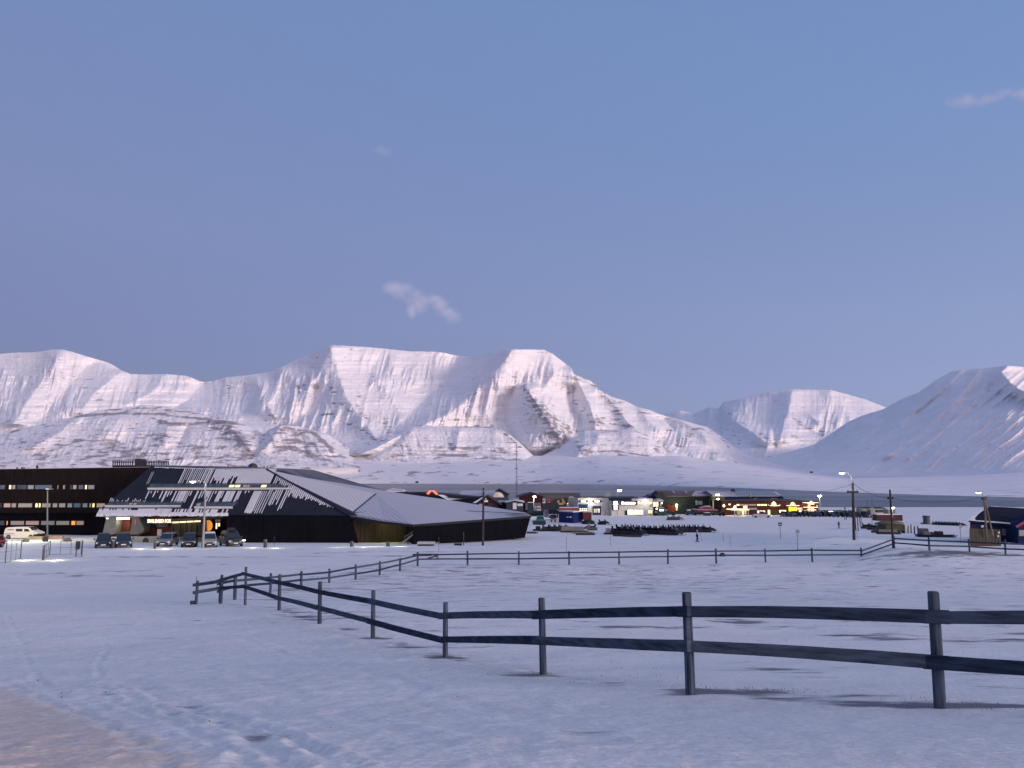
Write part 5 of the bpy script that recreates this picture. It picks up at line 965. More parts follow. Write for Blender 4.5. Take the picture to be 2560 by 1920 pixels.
# ================================================================== PEOPLE
def person(label, px, y0, yf, jacket, trousers, walk=1.0, rz=0.0, pole=False, hood=None):
    g_ = G(px, yf); H = at(px, y0, g_.y).z - g_.z; s = H / 1.75; root = thing('person', label, 'person', g_, rz)
    J = {'pel': (0, 0, .93), 'che': (0.02, 0, 1.28), 'nek': (.03, 0, 1.47), 'hd': (.05, 0, 1.62), 'hl': (.0, .10, .90), 'kl': (.16 * walk, .11, .50), 'fl': (.10 * walk, .11, .08), 'tl': (.27 * walk + .06, .11, .03), 'hr': (0, -.10, .90), 'kr': (-.02, -.11, .50), 'fr': (-.24 * walk, -.11, .10), 'tr': (-.1 * walk + .06, -.11, .03),
         'sl': (.02, .19, 1.40), 'el': (-.08 * walk, .24, 1.14), 'wl': (.06, .24, .93), 'sr': (.02, -.19, 1.40), 'er': (.08 * walk, -.24, 1.14), 'wr': (.28 * walk + .05, -.22, 1.02)}
    rad = {'pel': .15, 'che': .17, 'nek': .065, 'hd': .11, 'hl': .10, 'kl': .065, 'fl': .05, 'tl': .045, 'hr': .10, 'kr': .065, 'fr': .05, 'tr': .045, 'sl': .09, 'el': .065, 'wl': .045, 'sr': .09, 'er': .065, 'wr': .045}
    def skin(nm, keys, edges, m_, add=0.0):
        me = bpy.data.meshes.new(nm); ix = {k: i for i, k in enumerate(keys)}; me.from_pydata([tuple(c_ * s for c_ in J[k]) for k in keys], [(ix[a], ix[b_]) for a, b_ in edges], []); o = bpy.data.objects.new(nm, me); C.objects.link(o)
        md = o.modifiers.new('s', 'SKIN'); sv = me.skin_vertices[0].data
        for k, i in ix.items(): r_ = (rad[k] + add) * s; sv[i].radius = (r_, r_)
        sv[0].use_root = True; o.modifiers.new('u', 'SUBSURF').levels = 1; o.modifiers['u'].render_levels = 1
        bpy.context.view_layer.update(); m2_ = bpy.data.meshes.new_from_object(o.evaluated_get(bpy.context.evaluated_depsgraph_get())); bpy.data.objects.remove(o)
        o = bpy.data.objects.new(nm, m2_); C.objects.link(o); m2_.materials.clear(); m2_.materials.append(m_); o.parent = root; m2_.polygons.foreach_set('use_smooth', [True] * len(m2_.polygons)); return o
    E_ = [('pel','che'),('che','nek'),('nek','hd'),('pel','hl'),('hl','kl'),('kl','fl'),('fl','tl'),('pel','hr'),('hr','kr'),('kr','fr'),('fr','tr'),('che','sl'),('sl','el'),('el','wl'),('che','sr'),('sr','er'),('er','wr')]
    skin('body', list(rad), E_, mat('skin_tone', (.42, .26, .2), .6))
    skin('trousers', ['pel','hl','kl','fl','hr','kr','fr'], [('pel','hl'),('hl','kl'),('kl','fl'),('pel','hr'),('hr','kr'),('kr','fr')], trousers, .015)
    skin('jacket', ['pel','che','nek','sl','el','wl','sr','er','wr'], [('pel','che'),('che','nek'),('che','sl'),('sl','el'),('el','wl'),('che','sr'),('sr','er'),('er','wr')], jacket, .03)
    hd = J['hd']; MB().lathe([(.03, -.14), (.12, -.06), (.135, .03), (.11, .12), (.03, .16)], 10, (hd[0] * s - .02, 0, (hd[2] + .01) * s)).build('hood', hood or jacket, root, smooth=True)
    MB().box((hd[0] + .085) * s, (hd[0] + .125) * s, -.06 * s, .06 * s, (hd[2] - .07) * s, (hd[2] + .06) * s).build('face', mat('skin_tone', (.42, .26, .2), .6), root)
    for a in ('tl', 'tr'): x, y, z = J[a]; MB().frus((x - .22) * s, (x + .07) * s, (y - .05) * s, (y + .05) * s, -.01, (x - .2) * s, (x + .02) * s, (y - .04) * s, (y + .04) * s, .12 * s).build('boot', M_trim, root)
    return root, s
pr_, s_ = person('person in pale grey hooded jacket and dark trousers walking right with a long pole', 1743, 1325, 1354.5, mat('pale_grey_jacket', (.30, .29, .31), .8), mat('dark_trousers', (.015, .015, .025), .8), .8, R(-8))
gp = G(1755, 1353); sk = MB().tube((gp.x, gp.y, gp.z), (pr_.location.x + .42, pr_.location.y - .22, pr_.location.z + 1.75 * .75), .018, n=5).build('walking_pole', mat('dark_pole', (.08, .06, .06), .6)); tag(sk, 'long thin pole held in front of the walking person', 'pole')
person('distant person in a dark red jacket standing left of the tallest utility pole', 2097.5, 1304.5, 1321, mat('dark_red_jacket', (.12, .02, .03), .8), mat('black_trousers', (.02, .02, .03), .8), .25, R(80))
# ================================================================== SNOWMOBILES AND SLEDGES
M_sm = mat('snowmobile_black', (.012, .014, .024), .5, spec=.4); M_sm2 = mat('snowmobile_grey_panel', (.05, .055, .07), .45); M_seat = mat('snowmobile_seat', (.012, .012, .018), .8); M_ws = mat('smoked_windshield', (.05, .06, .08), .2, spec=.6)
def snowmobile():
    r_ = thing('snowmobile', 'dark parked snowmobile', 'snowmobile')     # nose at +x, 3 m long
    MB().prism([(-1.5, .12), (-1.45, .36), (-1.1, .46), (.35, .46), (.5, .2), (.4, .04), (-1.35, .02)], -.24, .24).build('track', M_trim, r_)
    MB().prism([(-1.55, .46), (-1.5, .56), (.3, .56), (.4, .46)], -.28, .28).build('tunnel', M_sm, r_)
    MB().prism([(-1.1, .56), (-1.12, .74), (-.9, .84), (-.5, .80), (.1, .92), (.2, .56)], -.19, .19).build('seat', M_seat, r_)
    MB().prism([(-1.18, .72), (-1.22, 1.18), (-1.08, 1.2), (-.98, .8)], -.17, .17).build('backrest', M_seat, r_)
    hd = MB(); hd.hexa([(.05, -.3, .35), (1.15, -.22, .3), (1.15, .22, .3), (.05, .3, .35)], [(.1, -.26, 1.0), (.95, -.16, .72), (.95, .16, .72), (.1, .26, 1.0)]); hd.hexa([(1.15, -.22, .3), (1.42, -.12, .38), (1.42, .12, .38), (1.15, .22, .3)], [(.95, -.16, .72), (1.32, -.08, .5), (1.32, .08, .5), (.95, .16, .72)]); hd.build('hood', M_sm, r_)
    MB().hexa([(.35, -.24, .92), (.42, -.24, .9), (.42, .24, .9), (.35, .24, .92)], [(.12, -.2, 1.32), (.15, -.2, 1.33), (.15, .2, 1.33), (.12, .2, 1.32)]).build('windshield', M_ws, r_)
    hb_ = MB(); hb_.tube((.12, -.38, 1.08), (.12, .38, 1.08), .022, n=6); hb_.tube((.12, 0, .9), (.12, 0, 1.08), .03, n=6); hb_.build('handlebar', M_sm, r_)
    for s in (-1, 1):
        k = MB(); k.prism([(.55, .0), (.55, .05), (1.45, .06), (1.72, .24), (1.76, .22), (1.55, .02)], s * .45 - .07, s * .45 + .07); k.tube((1.1, s * .45, .06), (.95, s * .2, .42), .03, n=5); k.build('ski', M_sm2, r_)
    return r_
SM0 = snowmobile(); SMN = [0]
def put_sm(px, yf, rz, label, group, sc_=1.0):
    g_ = G(px, yf); o = SM0 if SMN[0] == 0 else copy_tree(SM0); SMN[0] += 1; o.location = g_; o.rotation_euler = (0, 0, rz); o.scale = (sc_,) * 3; o['label'] = label; o['group'] = group
lab_f = 'dark snowmobile in the long front row beyond the far fence'; lab_b = 'dark snowmobile in the straight back row that ends right of the walking person'; lab_l = 'dark snowmobile of the left front bunch beside the grey trailer box'
for k in range(9): put_sm(1560 + k * 14.4, 1331.5 + k * .75, R(-24), lab_f, 'snowmobiles in the front row', 1.22)
put_sm(1688, 1338.6, R(-22), 'right end snowmobile of the long front row, skis showing', 'snowmobiles in the front row')
for k in range(7): put_sm(1676 + k * 13.4, 1331.0, R(-22), lab_b, 'snowmobiles in the back row', 1.15)
put_sm(1772, 1331.4, R(-22), 'right end snowmobile of the back row, standing clear of the others', 'snowmobiles in the back row')
for k in range(3): put_sm(1550 + k * 14, 1336 + k * 1.1, R(-22), lab_l, 'snowmobiles of the left bunch', 1.2)
put_sm(1598, 1339, R(-24), 'rightmost snowmobile of the left front bunch', 'snowmobiles of the left bunch')
for k, (px, yf, a) in enumerate([(1372,1328,-20),(1386,1328,-14),(1400,1327,-10),(1412,1326,-16)]): put_sm(px, yf, R(a), ['left snowmobile of the group by the blue container, behind crates','second snowmobile of the group below the blue container','third snowmobile of the group below the blue container','right snowmobile of the group below the blue container'][k], 'snowmobiles below the blue container')
put_sm(1475, 1326, R(-160), 'lone snowmobile behind the long pale sledge', 'lone snowmobiles'); put_sm(1510, 1312, R(-28), 'lone snowmobile on the slope between the containers and the shop road', 'lone snowmobiles')
put_sm(1680, 1300.5, R(10), 'left snowmobile of the pair at the road edge', 'lone snowmobiles'); put_sm(1696, 1300.5, R(10), 'right snowmobile of the pair at the road edge', 'lone snowmobiles')
for k in range(9): put_sm(2340 + k * 7.2, 1312.2 + k * .28, R(-60), 'tiny snowmobile in the row between the round tank and the small sign', 'snowmobiles near the round tank', .66)
put_sm(2404, 1315, R(-40), 'last snowmobile right of the small sign', 'snowmobiles near the round tank', .66)
put_sm(2172, 1322, R(-14), 'snowmobile at the left end of the sledge line near the slim pole', 'lone snowmobiles'); put_sm(2188, 1325, R(-18), 'second snowmobile of the sledge line near the slim pole', 'lone snowmobiles')
def sledge(px, yf, Lm, rz, label, load=None, m_=None, h=.35):
    g_ = G(px, yf); r_ = thing('sledge', label, 'sledge', g_, rz, 'sledges')
    for s in (-1, 1): MB().prism([(-Lm/2, 0), (-Lm/2, .06), (Lm/2 - .3, .06), (Lm/2, .32), (Lm/2 + .06, .30), (Lm/2 - .2, 0)], s * .4 - .03, s * .4 + .03).build('runner', M_wood_d, r_)
    dk_ = MB()
    for k in range(int(Lm / .35)): dk_.box(-Lm/2 + .1 + k * .35, -Lm/2 + .3 + k * .35, -.48, .48, .26, .30)
    for s in (-1, 1): dk_.box(-Lm/2, Lm/2 - .3, s * .4 - .03, s * .4 + .03, .08, .26)
    dk_.build('deck', M_wood_d if m_ is None else m_, r_)
    for (x0, x1, hh, mm) in (load or []): MB().frus(x0, x1, -.42, .42, .302, x0 + .04, x1 - .04, -.38, .38, .30 + hh).build('load_box', mm, r_)
    return r_
M_box_g = mat('grey_crate', (.22, .23, .25), .7); M_box_d = mat('dark_crate', (.03, .035, .05), .7); M_tarp = mat('grey_tarp', (.20, .20, .19), .8, nz=.2, nscale=2)
sledge(1347, 1327, 2.2, R(-6), 'short sledge with a dark crate, leftmost below the teal vehicle', [(-.6, .3, .55, M_box_d)]); sledge(1362, 1328, 2.2, R(-6), 'short sledge with a second dark crate, right of the leftmost one', [(-.5, .4, .55, M_box_d)])
sledge(1437, 1331, 5.2, R(-8), 'long sledge under a pale grey tarpaulin', [(-2.4, 1.6, .75, M_tarp)]); sledge(1458, 1334, 3.8, R(-4), 'empty flat sledge at the right tip of the group, pale deck', None, M_tarp); sledge(1464, 1337.5, 3.4, R(-3), 'lowest empty sledge lying in front of the tarpaulin sledge')
sledge(1528, 1336, 2.6, R(-6), 'sledge carrying a grey and black box left of the snowmobile bunch', [(-1.0, -.1, .75, M_box_g), (-.08, .6, .75, M_box_d)]); sledge(1560, 1341, 3.6, R(-3), 'long empty sledge in front of the left snowmobile bunch'); sledge(1580, 1342.5, 3.2, R(-3), 'foremost empty sledge in front of the left snowmobile bunch')
sledge(1331, 1333.5, 2.0, R(0), 'small empty sledge at the right corner of the black wing', None, M_dsteel)
sledge(2205, 1332, 3.0, R(-16), 'sledge with a dark load behind the slim utility pole', [(-1.2, 1.0, .35, M_box_d)]); sledge(2222, 1335.5, 3.0, R(-18), 'sledge with a pale load at the foot of the slim utility pole', [(-1.2, 1.0, .30, M_tarp)])
sledge(2311, 1342, 1.8, R(-5), 'short sledge with a tall grey crate behind the right fence', [(-.6, .4, .7, mat('mid_grey_crate', (.10, .10, .12), .7))]); sledge(2345, 1343, 4.0, R(-8), 'long sledge with red and dark bags behind the right fence', [(-1.6, -.9, .35, M_box_g), (-.85, -.5, .3, mat('red_bag', (.12, .03, .04), .7)), (-.3, .5, .4, mat('maroon_bag', (.05, .018, .03), .7))])

# ---- dead grass poking through the snow along the near fence
gq = random.Random(21); gm_ = MB()
def tuft(px, py, n, sx, sy, h):
    c_ = G(px, py)
    for k in range(n // 2):
        x = c_.x + gq.gauss(0, sx); y = c_.y + gq.gauss(0, sy); z = float(hgt(x, y)) - .02; hh = h * .7 * gq.uniform(.2, 1.3); a = gq.uniform(0, 6.28); lx, ly = math.cos(a) * hh * gq.uniform(.1, .7), math.sin(a) * hh * gq.uniform(.1, .5); w_ = .0022 + .0010 * (c_.y / 9)
        gm_.add([(x - w_, y, z), (x + w_, y, z), (x + lx * .5 + w_ * .6, y + ly * .5, z + hh * .65), (x + lx, y + ly, z + hh), (x + lx * .5 - w_ * .6, y + ly * .5, z + hh * .65)], [(0, 1, 2, 3, 4)])
for a_ in ((1905,1728,260,.34,.14,.07),(1840,1722,60,.3,.1,.07),(1700,1715,60,.25,.15,.07),(1475,1706,70,.4,.15,.06),(1310,1684,60,.3,.15,.06),(2420,1762,120,.5,.15,.06),(2500,1775,90,.4,.15,.06),(2050,1730,40,.2,.08,.06),(2300,1748,70,.3,.1,.06),(1620,1690,30,.4,.3,.08),(1380,1650,50,.6,.4,.08),(1900,1600,60,1.0,.5,.07),(1960,1560,60,1.0,.5,.07),(2480,1640,50,.8,.4,.07),(1130,1645,40,.3,.2,.06),(940,1597,40,.3,.2,.07),(800,1560,40,.4,.3,.07),(1550,1672,40,.6,.3,.07)): tuft(*a_)
go = gm_.build('dead_grass', mat('dead_grass_blades', (.16, .15, .15), .9)); tag(go, None, None, None, 'stuff')
for k in range(22):
    px, py = gq.uniform(40, 2300), gq.uniform(1600, 1900)
    if k < 12: px, py = gq.uniform(60, 420), gq.uniform(1690, 1800)
    g_ = G(px, py); r_ = gq.uniform(.003, .007) * (.6 + g_.y / 14); vs = []; MBx = MB()
    MBx.lathe([(r_, -.01), (r_ * gq.uniform(.8, 1.1), r_ * .4), (r_ * .4, r_ * .9)], 6); o = MBx.build('pebble', M_rockd); o.location = g_; o.rotation_euler = (0, 0, gq.uniform(0, 3)); tag(o, 'tiny dark pebble lying on the open snow of the foreground', 'pebble', 'pebbles on the snow')
# ================================================================== THE TOWN BY THE SHORE
def org(px, Y, py=None): x = at(px, 1285, Y).x; return Vector((x, Y, float(hgt(x, Y)) if py is None else at(px, py, Y).z))
def pb(root, O_, name, m_, px0, px1, py0, py1, Y0, dY=.3, label=None):
    a = at(px0, py1, Y0); b_ = at(px1, py0, Y0); return MB().box(a.x, b_.x, Y0, Y0 + dY, a.z, b_.z).build(name, m_, root, O_, label=label)
def pp_(root, O_, name, m_, pts, Y0, dY=.3, label=None):
    mb = MB(); n = len(pts); A_ = [at(x, y, Y0) for x, y in pts]; mb.v = [tuple(v) for v in A_] + [(v.x, Y0 + dY, v.z) for v in A_]
    ar = sum(pts[k][0] * pts[(k+1) % n][1] - pts[(k+1) % n][0] * pts[k][1] for k in range(n))
    mb.f = [tuple(range(n)), tuple(range(n, 2*n))[::-1]] + [(k, n + k, n + (k+1) % n, (k+1) % n) for k in range(n)]
    if ar > 0: mb.f = [f[::-1] for f in mb.f]
    return mb.build(name, m_, root, O_, label=label)
def win(root, O_, px0, px1, py0, py1, Y0, glassm, name='window', mull=0):
    f = pb(root, O_, name, M_dsteel, px0, px1, py0, py1, Y0 - .12, .2); q = .35
    pb(f, O_, 'pane', glassm, px0 + q, px1 - q, py0 + q, py1 - q, Y0 - .15, .05)
    for k in range(mull): x = px0 + (px1 - px0) * (k + 1) / (mull + 1); pb(f, O_, 'mullion', M_dsteel, x - .25, x + .25, py0, py1, Y0 - .18, .04)
    return f
def building(name, label, cat, px0, px1, y_eave, y_ridge, y_base, Y, dep, wallm, roofm, gable=False, apex=None, over=.6, group=None):
    """box with a pitched roof; gable=True puts the gable end towards the camera, else the ridge runs along the facade"""
    O_ = org((px0 + px1) / 2, Y); r_ = thing(name, label, cat, O_, 0, group); zb = O_.z - 1.0
    xa, xb = at(px0, y_eave, Y).x, at(px1, y_eave, Y).x; ze = at(px0, y_eave, Y).z
    if gable:
        ap = at(apex or (px0 + px1) / 2, y_ridge, Y); pts = [(xa, zb), (xb, zb), (xb, ze), (ap.x, ap.z), (xa, ze)]
        MB().prism(pts, Y, Y + dep).build('wall', wallm, r_, O_)
        o2 = over; rm = MB()
        for (x, z, s) in ((xa, ze, -1), (xb, ze, 1)):
            dx = (x - ap.x); k = (abs(dx) + o2) / abs(dx); ex, ez = ap.x + dx * k, ap.z + (z - ap.z) * k
            rm.hexa([(ap.x, Y - .4, ap.z + .02), (ex, Y - .4, ez + .02), (ex, Y + dep + .4, ez + .02), (ap.x, Y + dep + .4, ap.z + .02)], [(ap.x, Y - .4, ap.z + .3), (ex, Y - .4, ez + .3), (ex, Y + dep + .4, ez + .3), (ap.x, Y + dep + .4, ap.z + .3)])
        rm.build('roof', roofm, r_, O_)
    else:
        yr = Y + dep / 2; zr = at(px0, y_ridge, yr).z
        MB().prismx([(Y, zb), (Y + dep, zb), (Y + dep, ze), (yr, zr), (Y, ze)], xa, xb).build('wall', wallm, r_, O_)
        sl_ = (zr - ze) / (yr - Y); rm = MB()
        for y0, y1 in ((Y - over, yr), (Y + dep + over, yr)):
            za_, zb_ = ze - sl_ * over + .02, zr + .02
            rm.hexa([(xa - .4, y0, za_), (xb + .4, y0, za_), (xb + .4, y1, zb_), (xa - .4, y1, zb_)], [(xa - .4, y0, za_ + .3), (xb + .4, y0, za_ + .3), (xb + .4, y1, zb_ + .3), (xa - .4, y1, zb_ + .3)])
        rm.build('roof', roofm, r_, O_)
    return r_, O_
W_grey = mat('grey_corrugated_steel', (.085, .09, .095), .7, nz=.15, nscale=.5, stretch=(6, 6, .2)); W_white = mat('white_plaster_wall', (.50, .50, .48), .8, nz=.06, nscale=.5); W_dred = mat('dark_red_barn_boards', (.040, .014, .018), .85, nz=.3, nscale=1, stretch=(4, 4, .3)); W_green = mat('dark_green_steel', (.016, .028, .018), .7, nz=.2, nscale=.4)
W_navy = mat('navy_boards', (.012, .024, .066), .8, nz=.3, nscale=1, stretch=(.5, .5, 4)); W_teal = mat('dark_teal_steel', (.014, .032, .040), .6); W_blk = mat('black_steel', (.010, .012, .018), .6); W_brown = mat('brown_shop_cladding', (.060, .022, .016), .8, nz=.3, nscale=.5, stretch=(4, 4, .3)); R_dark = mat('dark_roofing', (.022, .024, .034), .7, nz=.3, nscale=.2)
R_snowy = mat('thin_snow_on_roof', (.40, .40, .44), .8, nz=.35, nscale=.12); R_grey = mat('greyish_frosted_roof', (.17, .16, .18), .8, nz=.4, nscale=.08); R_glass = mat('blue_glazed_roof', (.012, .020, .045), .2, spec=.6)
E_shop = glow('bright_shop_window', (1.0, .88, .52), 1.7); E_sign = glow('white_sign_box', (1, .98, .84), 2.6); E_soft = glow('soft_yellow_window', (.95, .78, .42), .9); E_canopy = glow('lit_canopy_edge', (1, .85, .52), 1.5); E_signy = glow('yellow_sign', (1, .92, .03), 1.1); E_signr = glow('red_sign', (1, .16, .12), .8)
# pale roofed hall, long dark roof with glowing orange rooflight, dome, sheds
building('hall', 'long hall with pale snow covered roof, half hidden behind the institute', 'building', 1150, 1238, 1242, 1228.5, 1262, 285, 26, W_grey, mat('pale_snowy_roof', (.50, .50, .55), .8, nz=.1, nscale=.2))
O_ = org(1095, 225); hl = thing('hall', 'low dark roofed hall behind the snowy roof ridge, with two orange lit rooflights', 'building', O_)
pp_(hl, O_, 'wall', W_blk, [(985,1300),(985,1231),(1068,1231),(1196,1243),(1203,1239.5),(1207,1241.5),(1207,1300)], 225, 14)
rf_ = MB(); a = [at(978, 1231, 224), at(1180, 1248, 224), at(1205, 1241.5, 232), at(1014, 1228.5, 236)]; rf_.add(a, [(0, 1, 2, 3)]); rf_.build('roof', R_dark, hl, O_)
ss = MB(); a = [at(1093, 1236.3, 223.6), at(1120, 1250.5, 222.8), at(1150, 1248, 223.4), at(1176, 1243.5, 226), at(1120, 1238, 226)]; ss.add(a, [(0, 1, 2, 3, 4)]); ss.build('roof_snow', M_snow, hl, O_)
a = [at(965, 1226.5, 300), at(982, 1219.8, 306), at(1013, 1224, 306), at(1004, 1227.5, 300)]; tag(MB().add([tuple(v) for v in a] + [(v.x, v.y, v.z - 9) for v in a], [(0, 1, 2, 3), (0, 4, 5, 1), (1, 5, 6, 2), (2, 6, 7, 3), (3, 7, 4, 0)]).build('shed', mat('pale_snowy_roof', (.5, .5, .55), .8)), 'small pale snow roofed shed just over the institute roof, left of the orange rooflights', 'building')
for s_, q in ((0, [(1065.5,1234),(1074.5,1225.5),(1079,1227),(1071.5,1236.5)]), (1, [(1079.5,1227),(1084,1225.5),(1095,1234.5),(1091,1237.5)])): pp_(hl, O_, 'rooflight', glow('orange_rooflight', (1, .17, .07), 1.2), q, 222.5, .4)
# black gabled shed and dome
r_, O_ = building('shed', 'tall black gabled shed directly behind the white dome', 'building', 1231, 1269.5, 1236.5, 1223.3, 1262, 275, 16, W_teal, W_blk, True, 1246.5)
O_ = org(1242, 255); dm = thing('dome_tent', 'white dome tent in front of the black gabled shed', 'tent', O_); c_ = at(1242, 1246.5, 255); rx = (1261 - 1223) / 2 * mpp(255); rz_ = 16.5 * mpp(255); pf = [(rx * math.cos(a_), rz_ * math.sin(a_)) for a_ in (0, .35, .7, 1.0, 1.25, 1.45)]
MB().lathe([(rx, -4)] + pf, 9, (c_.x, c_.y + 2, c_.z)).build('canvas', mat('cream_canvas', (.62, .52, .42), .8, nz=.12, nscale=.4), dm, O_); MB().lathe([(rx * 1.02, -.3), (rx * 1.02, .0)], 9, (c_.x, c_.y + 2, c_.z)).build('hoop', M_wood, dm, O_)
r_, O_ = building('house', 'flat dark teal roofed house with two chimneys below the dome', 'building', 1232, 1268, 1251.5, 1246, 1275, 238, 10, W_navy, W_teal); 
for px in (1233.5, 1248): pb(r_, O_, 'chimney', mat('brick_chimney', (.12, .09, .08), .9), px - 1.6, px + 1.6, 1242, 1250, 242, .8)
r_, O_ = building('red_house', 'red gabled house with a white sign and white windows, beside the timber pole', 'building', 1190, 1244, 1257.5, 1240.5, 1275, 215, 13, mat('falun_red_boards', (.042, .013, .015), .85, nz=.2, nscale=.8, stretch=(4, 4, .3)), R_dark, True, 1216, 1.0)
a = [at(1181, 1257.5, 214), at(1190, 1257.5, 213.8), at(1213, 1241, 213.8), at(1207, 1241, 222)]; MB().add(a, [(0, 1, 2, 3)]).build('roof_snow', M_snow, r_, O_); pb(r_, O_, 'sign', mat('white_sign', (.7, .66, .7), .6), 1210.5, 1220, 1250.3, 1255.3, 214.7, .1)
win(r_, O_, 1219.5, 1225, 1258.3, 1266, 215, M_glass); win(r_, O_, 1226, 1231.3, 1258.3, 1266, 215, M_glass); win(r_, O_, 1197, 1206, 1259, 1263, 215, E_grey); pb(r_, O_, 'window', W_white, 1213.3, 1216.2, 1245, 1249, 214.8, .1)
r_, O_ = building('carport', 'low open carport between the red house and the blue shed', 'building', 1241, 1268, 1255.5, 1253.5, 1272, 224, 7, W_navy, R_snowy)
r_, O_ = building('blue_shed', 'blue grey shed with a snow edged low gable roof and a white door', 'building', 1266, 1308, 1256, 1251.6, 1274, 220, 9, mat('blue_grey_boards', (.035, .05, .075), .8, nz=.2, nscale=1, stretch=(.5, .5, 5)), R_snowy, True, 1286, .4)
pb(r_, O_, 'door', mat('white_door', (.55, .55, .57), .7), 1282, 1291.5, 1257, 1273, 219.8, .1); pb(r_, O_, 'garage_door', mat('white_door', (.55, .55, .57), .7), 1293.5, 1307, 1259, 1265, 219.8, .1); pb(r_, O_, 'opening', M_glass, 1293.5, 1307, 1265.4, 1273, 219.85, .1)
r_, O_ = building('barn', 'dark red barn with a shallow gable, left of the lamp on a pale pole', 'building', 1298, 1356.5, 1242, 1233.3, 1275, 250, 16, W_dred, R_dark, True, 1329)
pp_(r_, O_, 'lean_to', W_grey, [(1314,1275),(1314,1258),(1352,1257),(1352,1275)], 247, 2.8); a = [at(1286, 1240, 258), at(1298, 1242, 251), at(1329, 1233.4, 251), at(1313, 1232, 262)]; MB().add(a, [(0, 1, 2, 3)]).build('roof', R_dark, r_, O_, label='extension of the barn roof to the left')
# grey hall and white garage
r_, O_ = building('grey_hall', 'long windowless grey steel hall behind the diggers', 'building', 1352, 1450, 1236, 1233.8, 1275, 300, 22, W_grey, W_grey)
pp_(r_, O_, 'annex', mat('lighter_grey_steel', (.14, .15, .15), .7, nz=.1, nscale=.4), [(1420,1275),(1420,1244),(1446,1243),(1446,1275)], 292, 6); pb(r_, O_, 'gutter', M_snow, 1423, 1446, 1242, 1243.2, 291.5, .4); pb(r_, O_, 'wall_lamp', E_lamp, 1439, 1441.5, 1240.6, 1242.4, 291, .3)
O_ = org(1484, 264); gr = thing('white_garage', 'white flat roofed workshop with two blue roller doors', 'building', O_)
pb(gr, O_, 'wall', W_white, 1445, 1527, 1244.5, 1292, 264, 16); pb(gr, O_, 'roof', R_dark, 1444, 1528, 1242.8, 1244.4, 263.6, 17); W_blue = mat('blue_roller_door', (.010, .035, .10), .5)
d_ = pb(gr, O_, 'roller_door', W_blue, 1447.7, 1469.4, 1260.5, 1288, 263.7, .2)
for r0 in (1271.2, 1275.2):
    for c0 in (1449, 1454.2, 1459.4, 1464.4): pb(d_, O_, 'door_window', E_shop, c0, c0 + 3.6, r0, r0 + 1.9, 263.6, .08)
d_ = pb(gr, O_, 'roller_door', W_blue, 1482, 1503, 1265, 1288, 263.7, .2)
for r0 in (1272.3, 1275.8, 1279):
    for i_, c0 in enumerate((1485, 1489, 1493, 1496.2)): pb(d_, O_, 'door_window', E_shop if i_ == 3 else (E_signr if i_ == 2 and r0 > 1274 else E_soft), c0, c0 + 2.6, r0, r0 + 1.8, 263.6, .08)
for a_, b_, c_, e_ in ((1447.7, 1469.4, 1453, 1464.3), (1481, 1504, 1487, 1498.5)): w_ = pb(gr, O_, 'light_band', W_blk, a_, b_, 1251.3, 1255.3, 263.6, .2); pb(w_, O_, 'lit_sign', E_sign, c_, e_, 1251.6, 1255, 263.4, .1)
pb(gr, O_, 'wall_lamp', E_lamp, 1474.4, 1477, 1248.8, 1251, 263.2, .4); lamp(gr, at(1476, 1253, 262.2) - O_, 260, (1, .97, .8), .3); win(gr, O_, 1507.4, 1513, 1276, 1288, 264, E_grey, 'door'); pb(gr, O_, 'panel', mat('pale_panel', (.44, .44, .43), .8), 1517, 1522, 1258, 1288, 263.8, .1)
rr_ = MB()
for px in (1514, 1518, 1522, 1526): rr_.tube(at(px, 1244, 268), at(px, 1232.5, 268), .10, n=5)
rr_.bar(at(1513, 1233.5, 268), at(1527, 1233.5, 268), .2, .6); rr_.bar(at(1513, 1238, 268), at(1527, 1238, 268), .2, .6); rr_.build('roof_rack', M_steel, gr, O_)
pb(gr, O_, 'roof_plant', mat('frosted_roof_plant', (.2, .2, .23), .7), 1451, 1513, 1239.5, 1243, 270, 4)
# white shop with tower sign
O_ = org(1590, 262); sh = thing('white_shop', 'white two storey shop with a tall black sign panel and lit windows', 'building', O_)
pb(sh, O_, 'wall', W_white, 1529, 1632, 1248, 1292, 262, 18); pb(sh, O_, 'fascia', W_navy, 1523, 1579, 1245.2, 1251.5, 261.5, 1); pb(sh, O_, 'roof', R_dark, 1529, 1596, 1242.9, 1245.1, 261.2, 14); pb(sh, O_, 'roof', R_snowy, 1579, 1632, 1246.4, 1248, 261.8, 18, 'snow covered flat roof part')
tp = pb(sh, O_, 'sign_panel', W_blk, 1530.5, 1547, 1251.6, 1275.3, 261.3, .5)
def blob(root, name, m_, px0, px1, py0, py1, Y):
    cx, cy, rx, ry = (px0 + px1) / 2, (py0 + py1) / 2, (px1 - px0) / 2, (py1 - py0) / 2
    return pp_(root, O_, name, m_, [(cx + rx * abs(math.cos(a_)) ** .5 * math.copysign(1, math.cos(a_)), cy + ry * abs(math.sin(a_)) ** .5 * math.copysign(1, math.sin(a_))) for a_ in [2 * math.pi * (k + .5) / 16 for k in range(16)]], Y, .1)
for q in ((1533.5,1544,1253,1257.5),(1533,1545.5,1259,1262.3),(1534,1544.2,1264.5,1268.7),(1534.8,1543.5,1270.3,1274.6)): blob(tp, 'lit_sign', E_sign, *q, 261.1)
sg_ = pb(sh, O_, 'long_sign', W_blk, 1551, 1593, 1251.8, 1262.5, 261.6, .3); blob(sg_, 'lit_sign', E_sign, 1553.5, 1559, 1254, 1261, 261.4); blob(sg_, 'lit_sign', E_sign, 1558, 1589.5, 1255.3, 1260.8, 261.4)
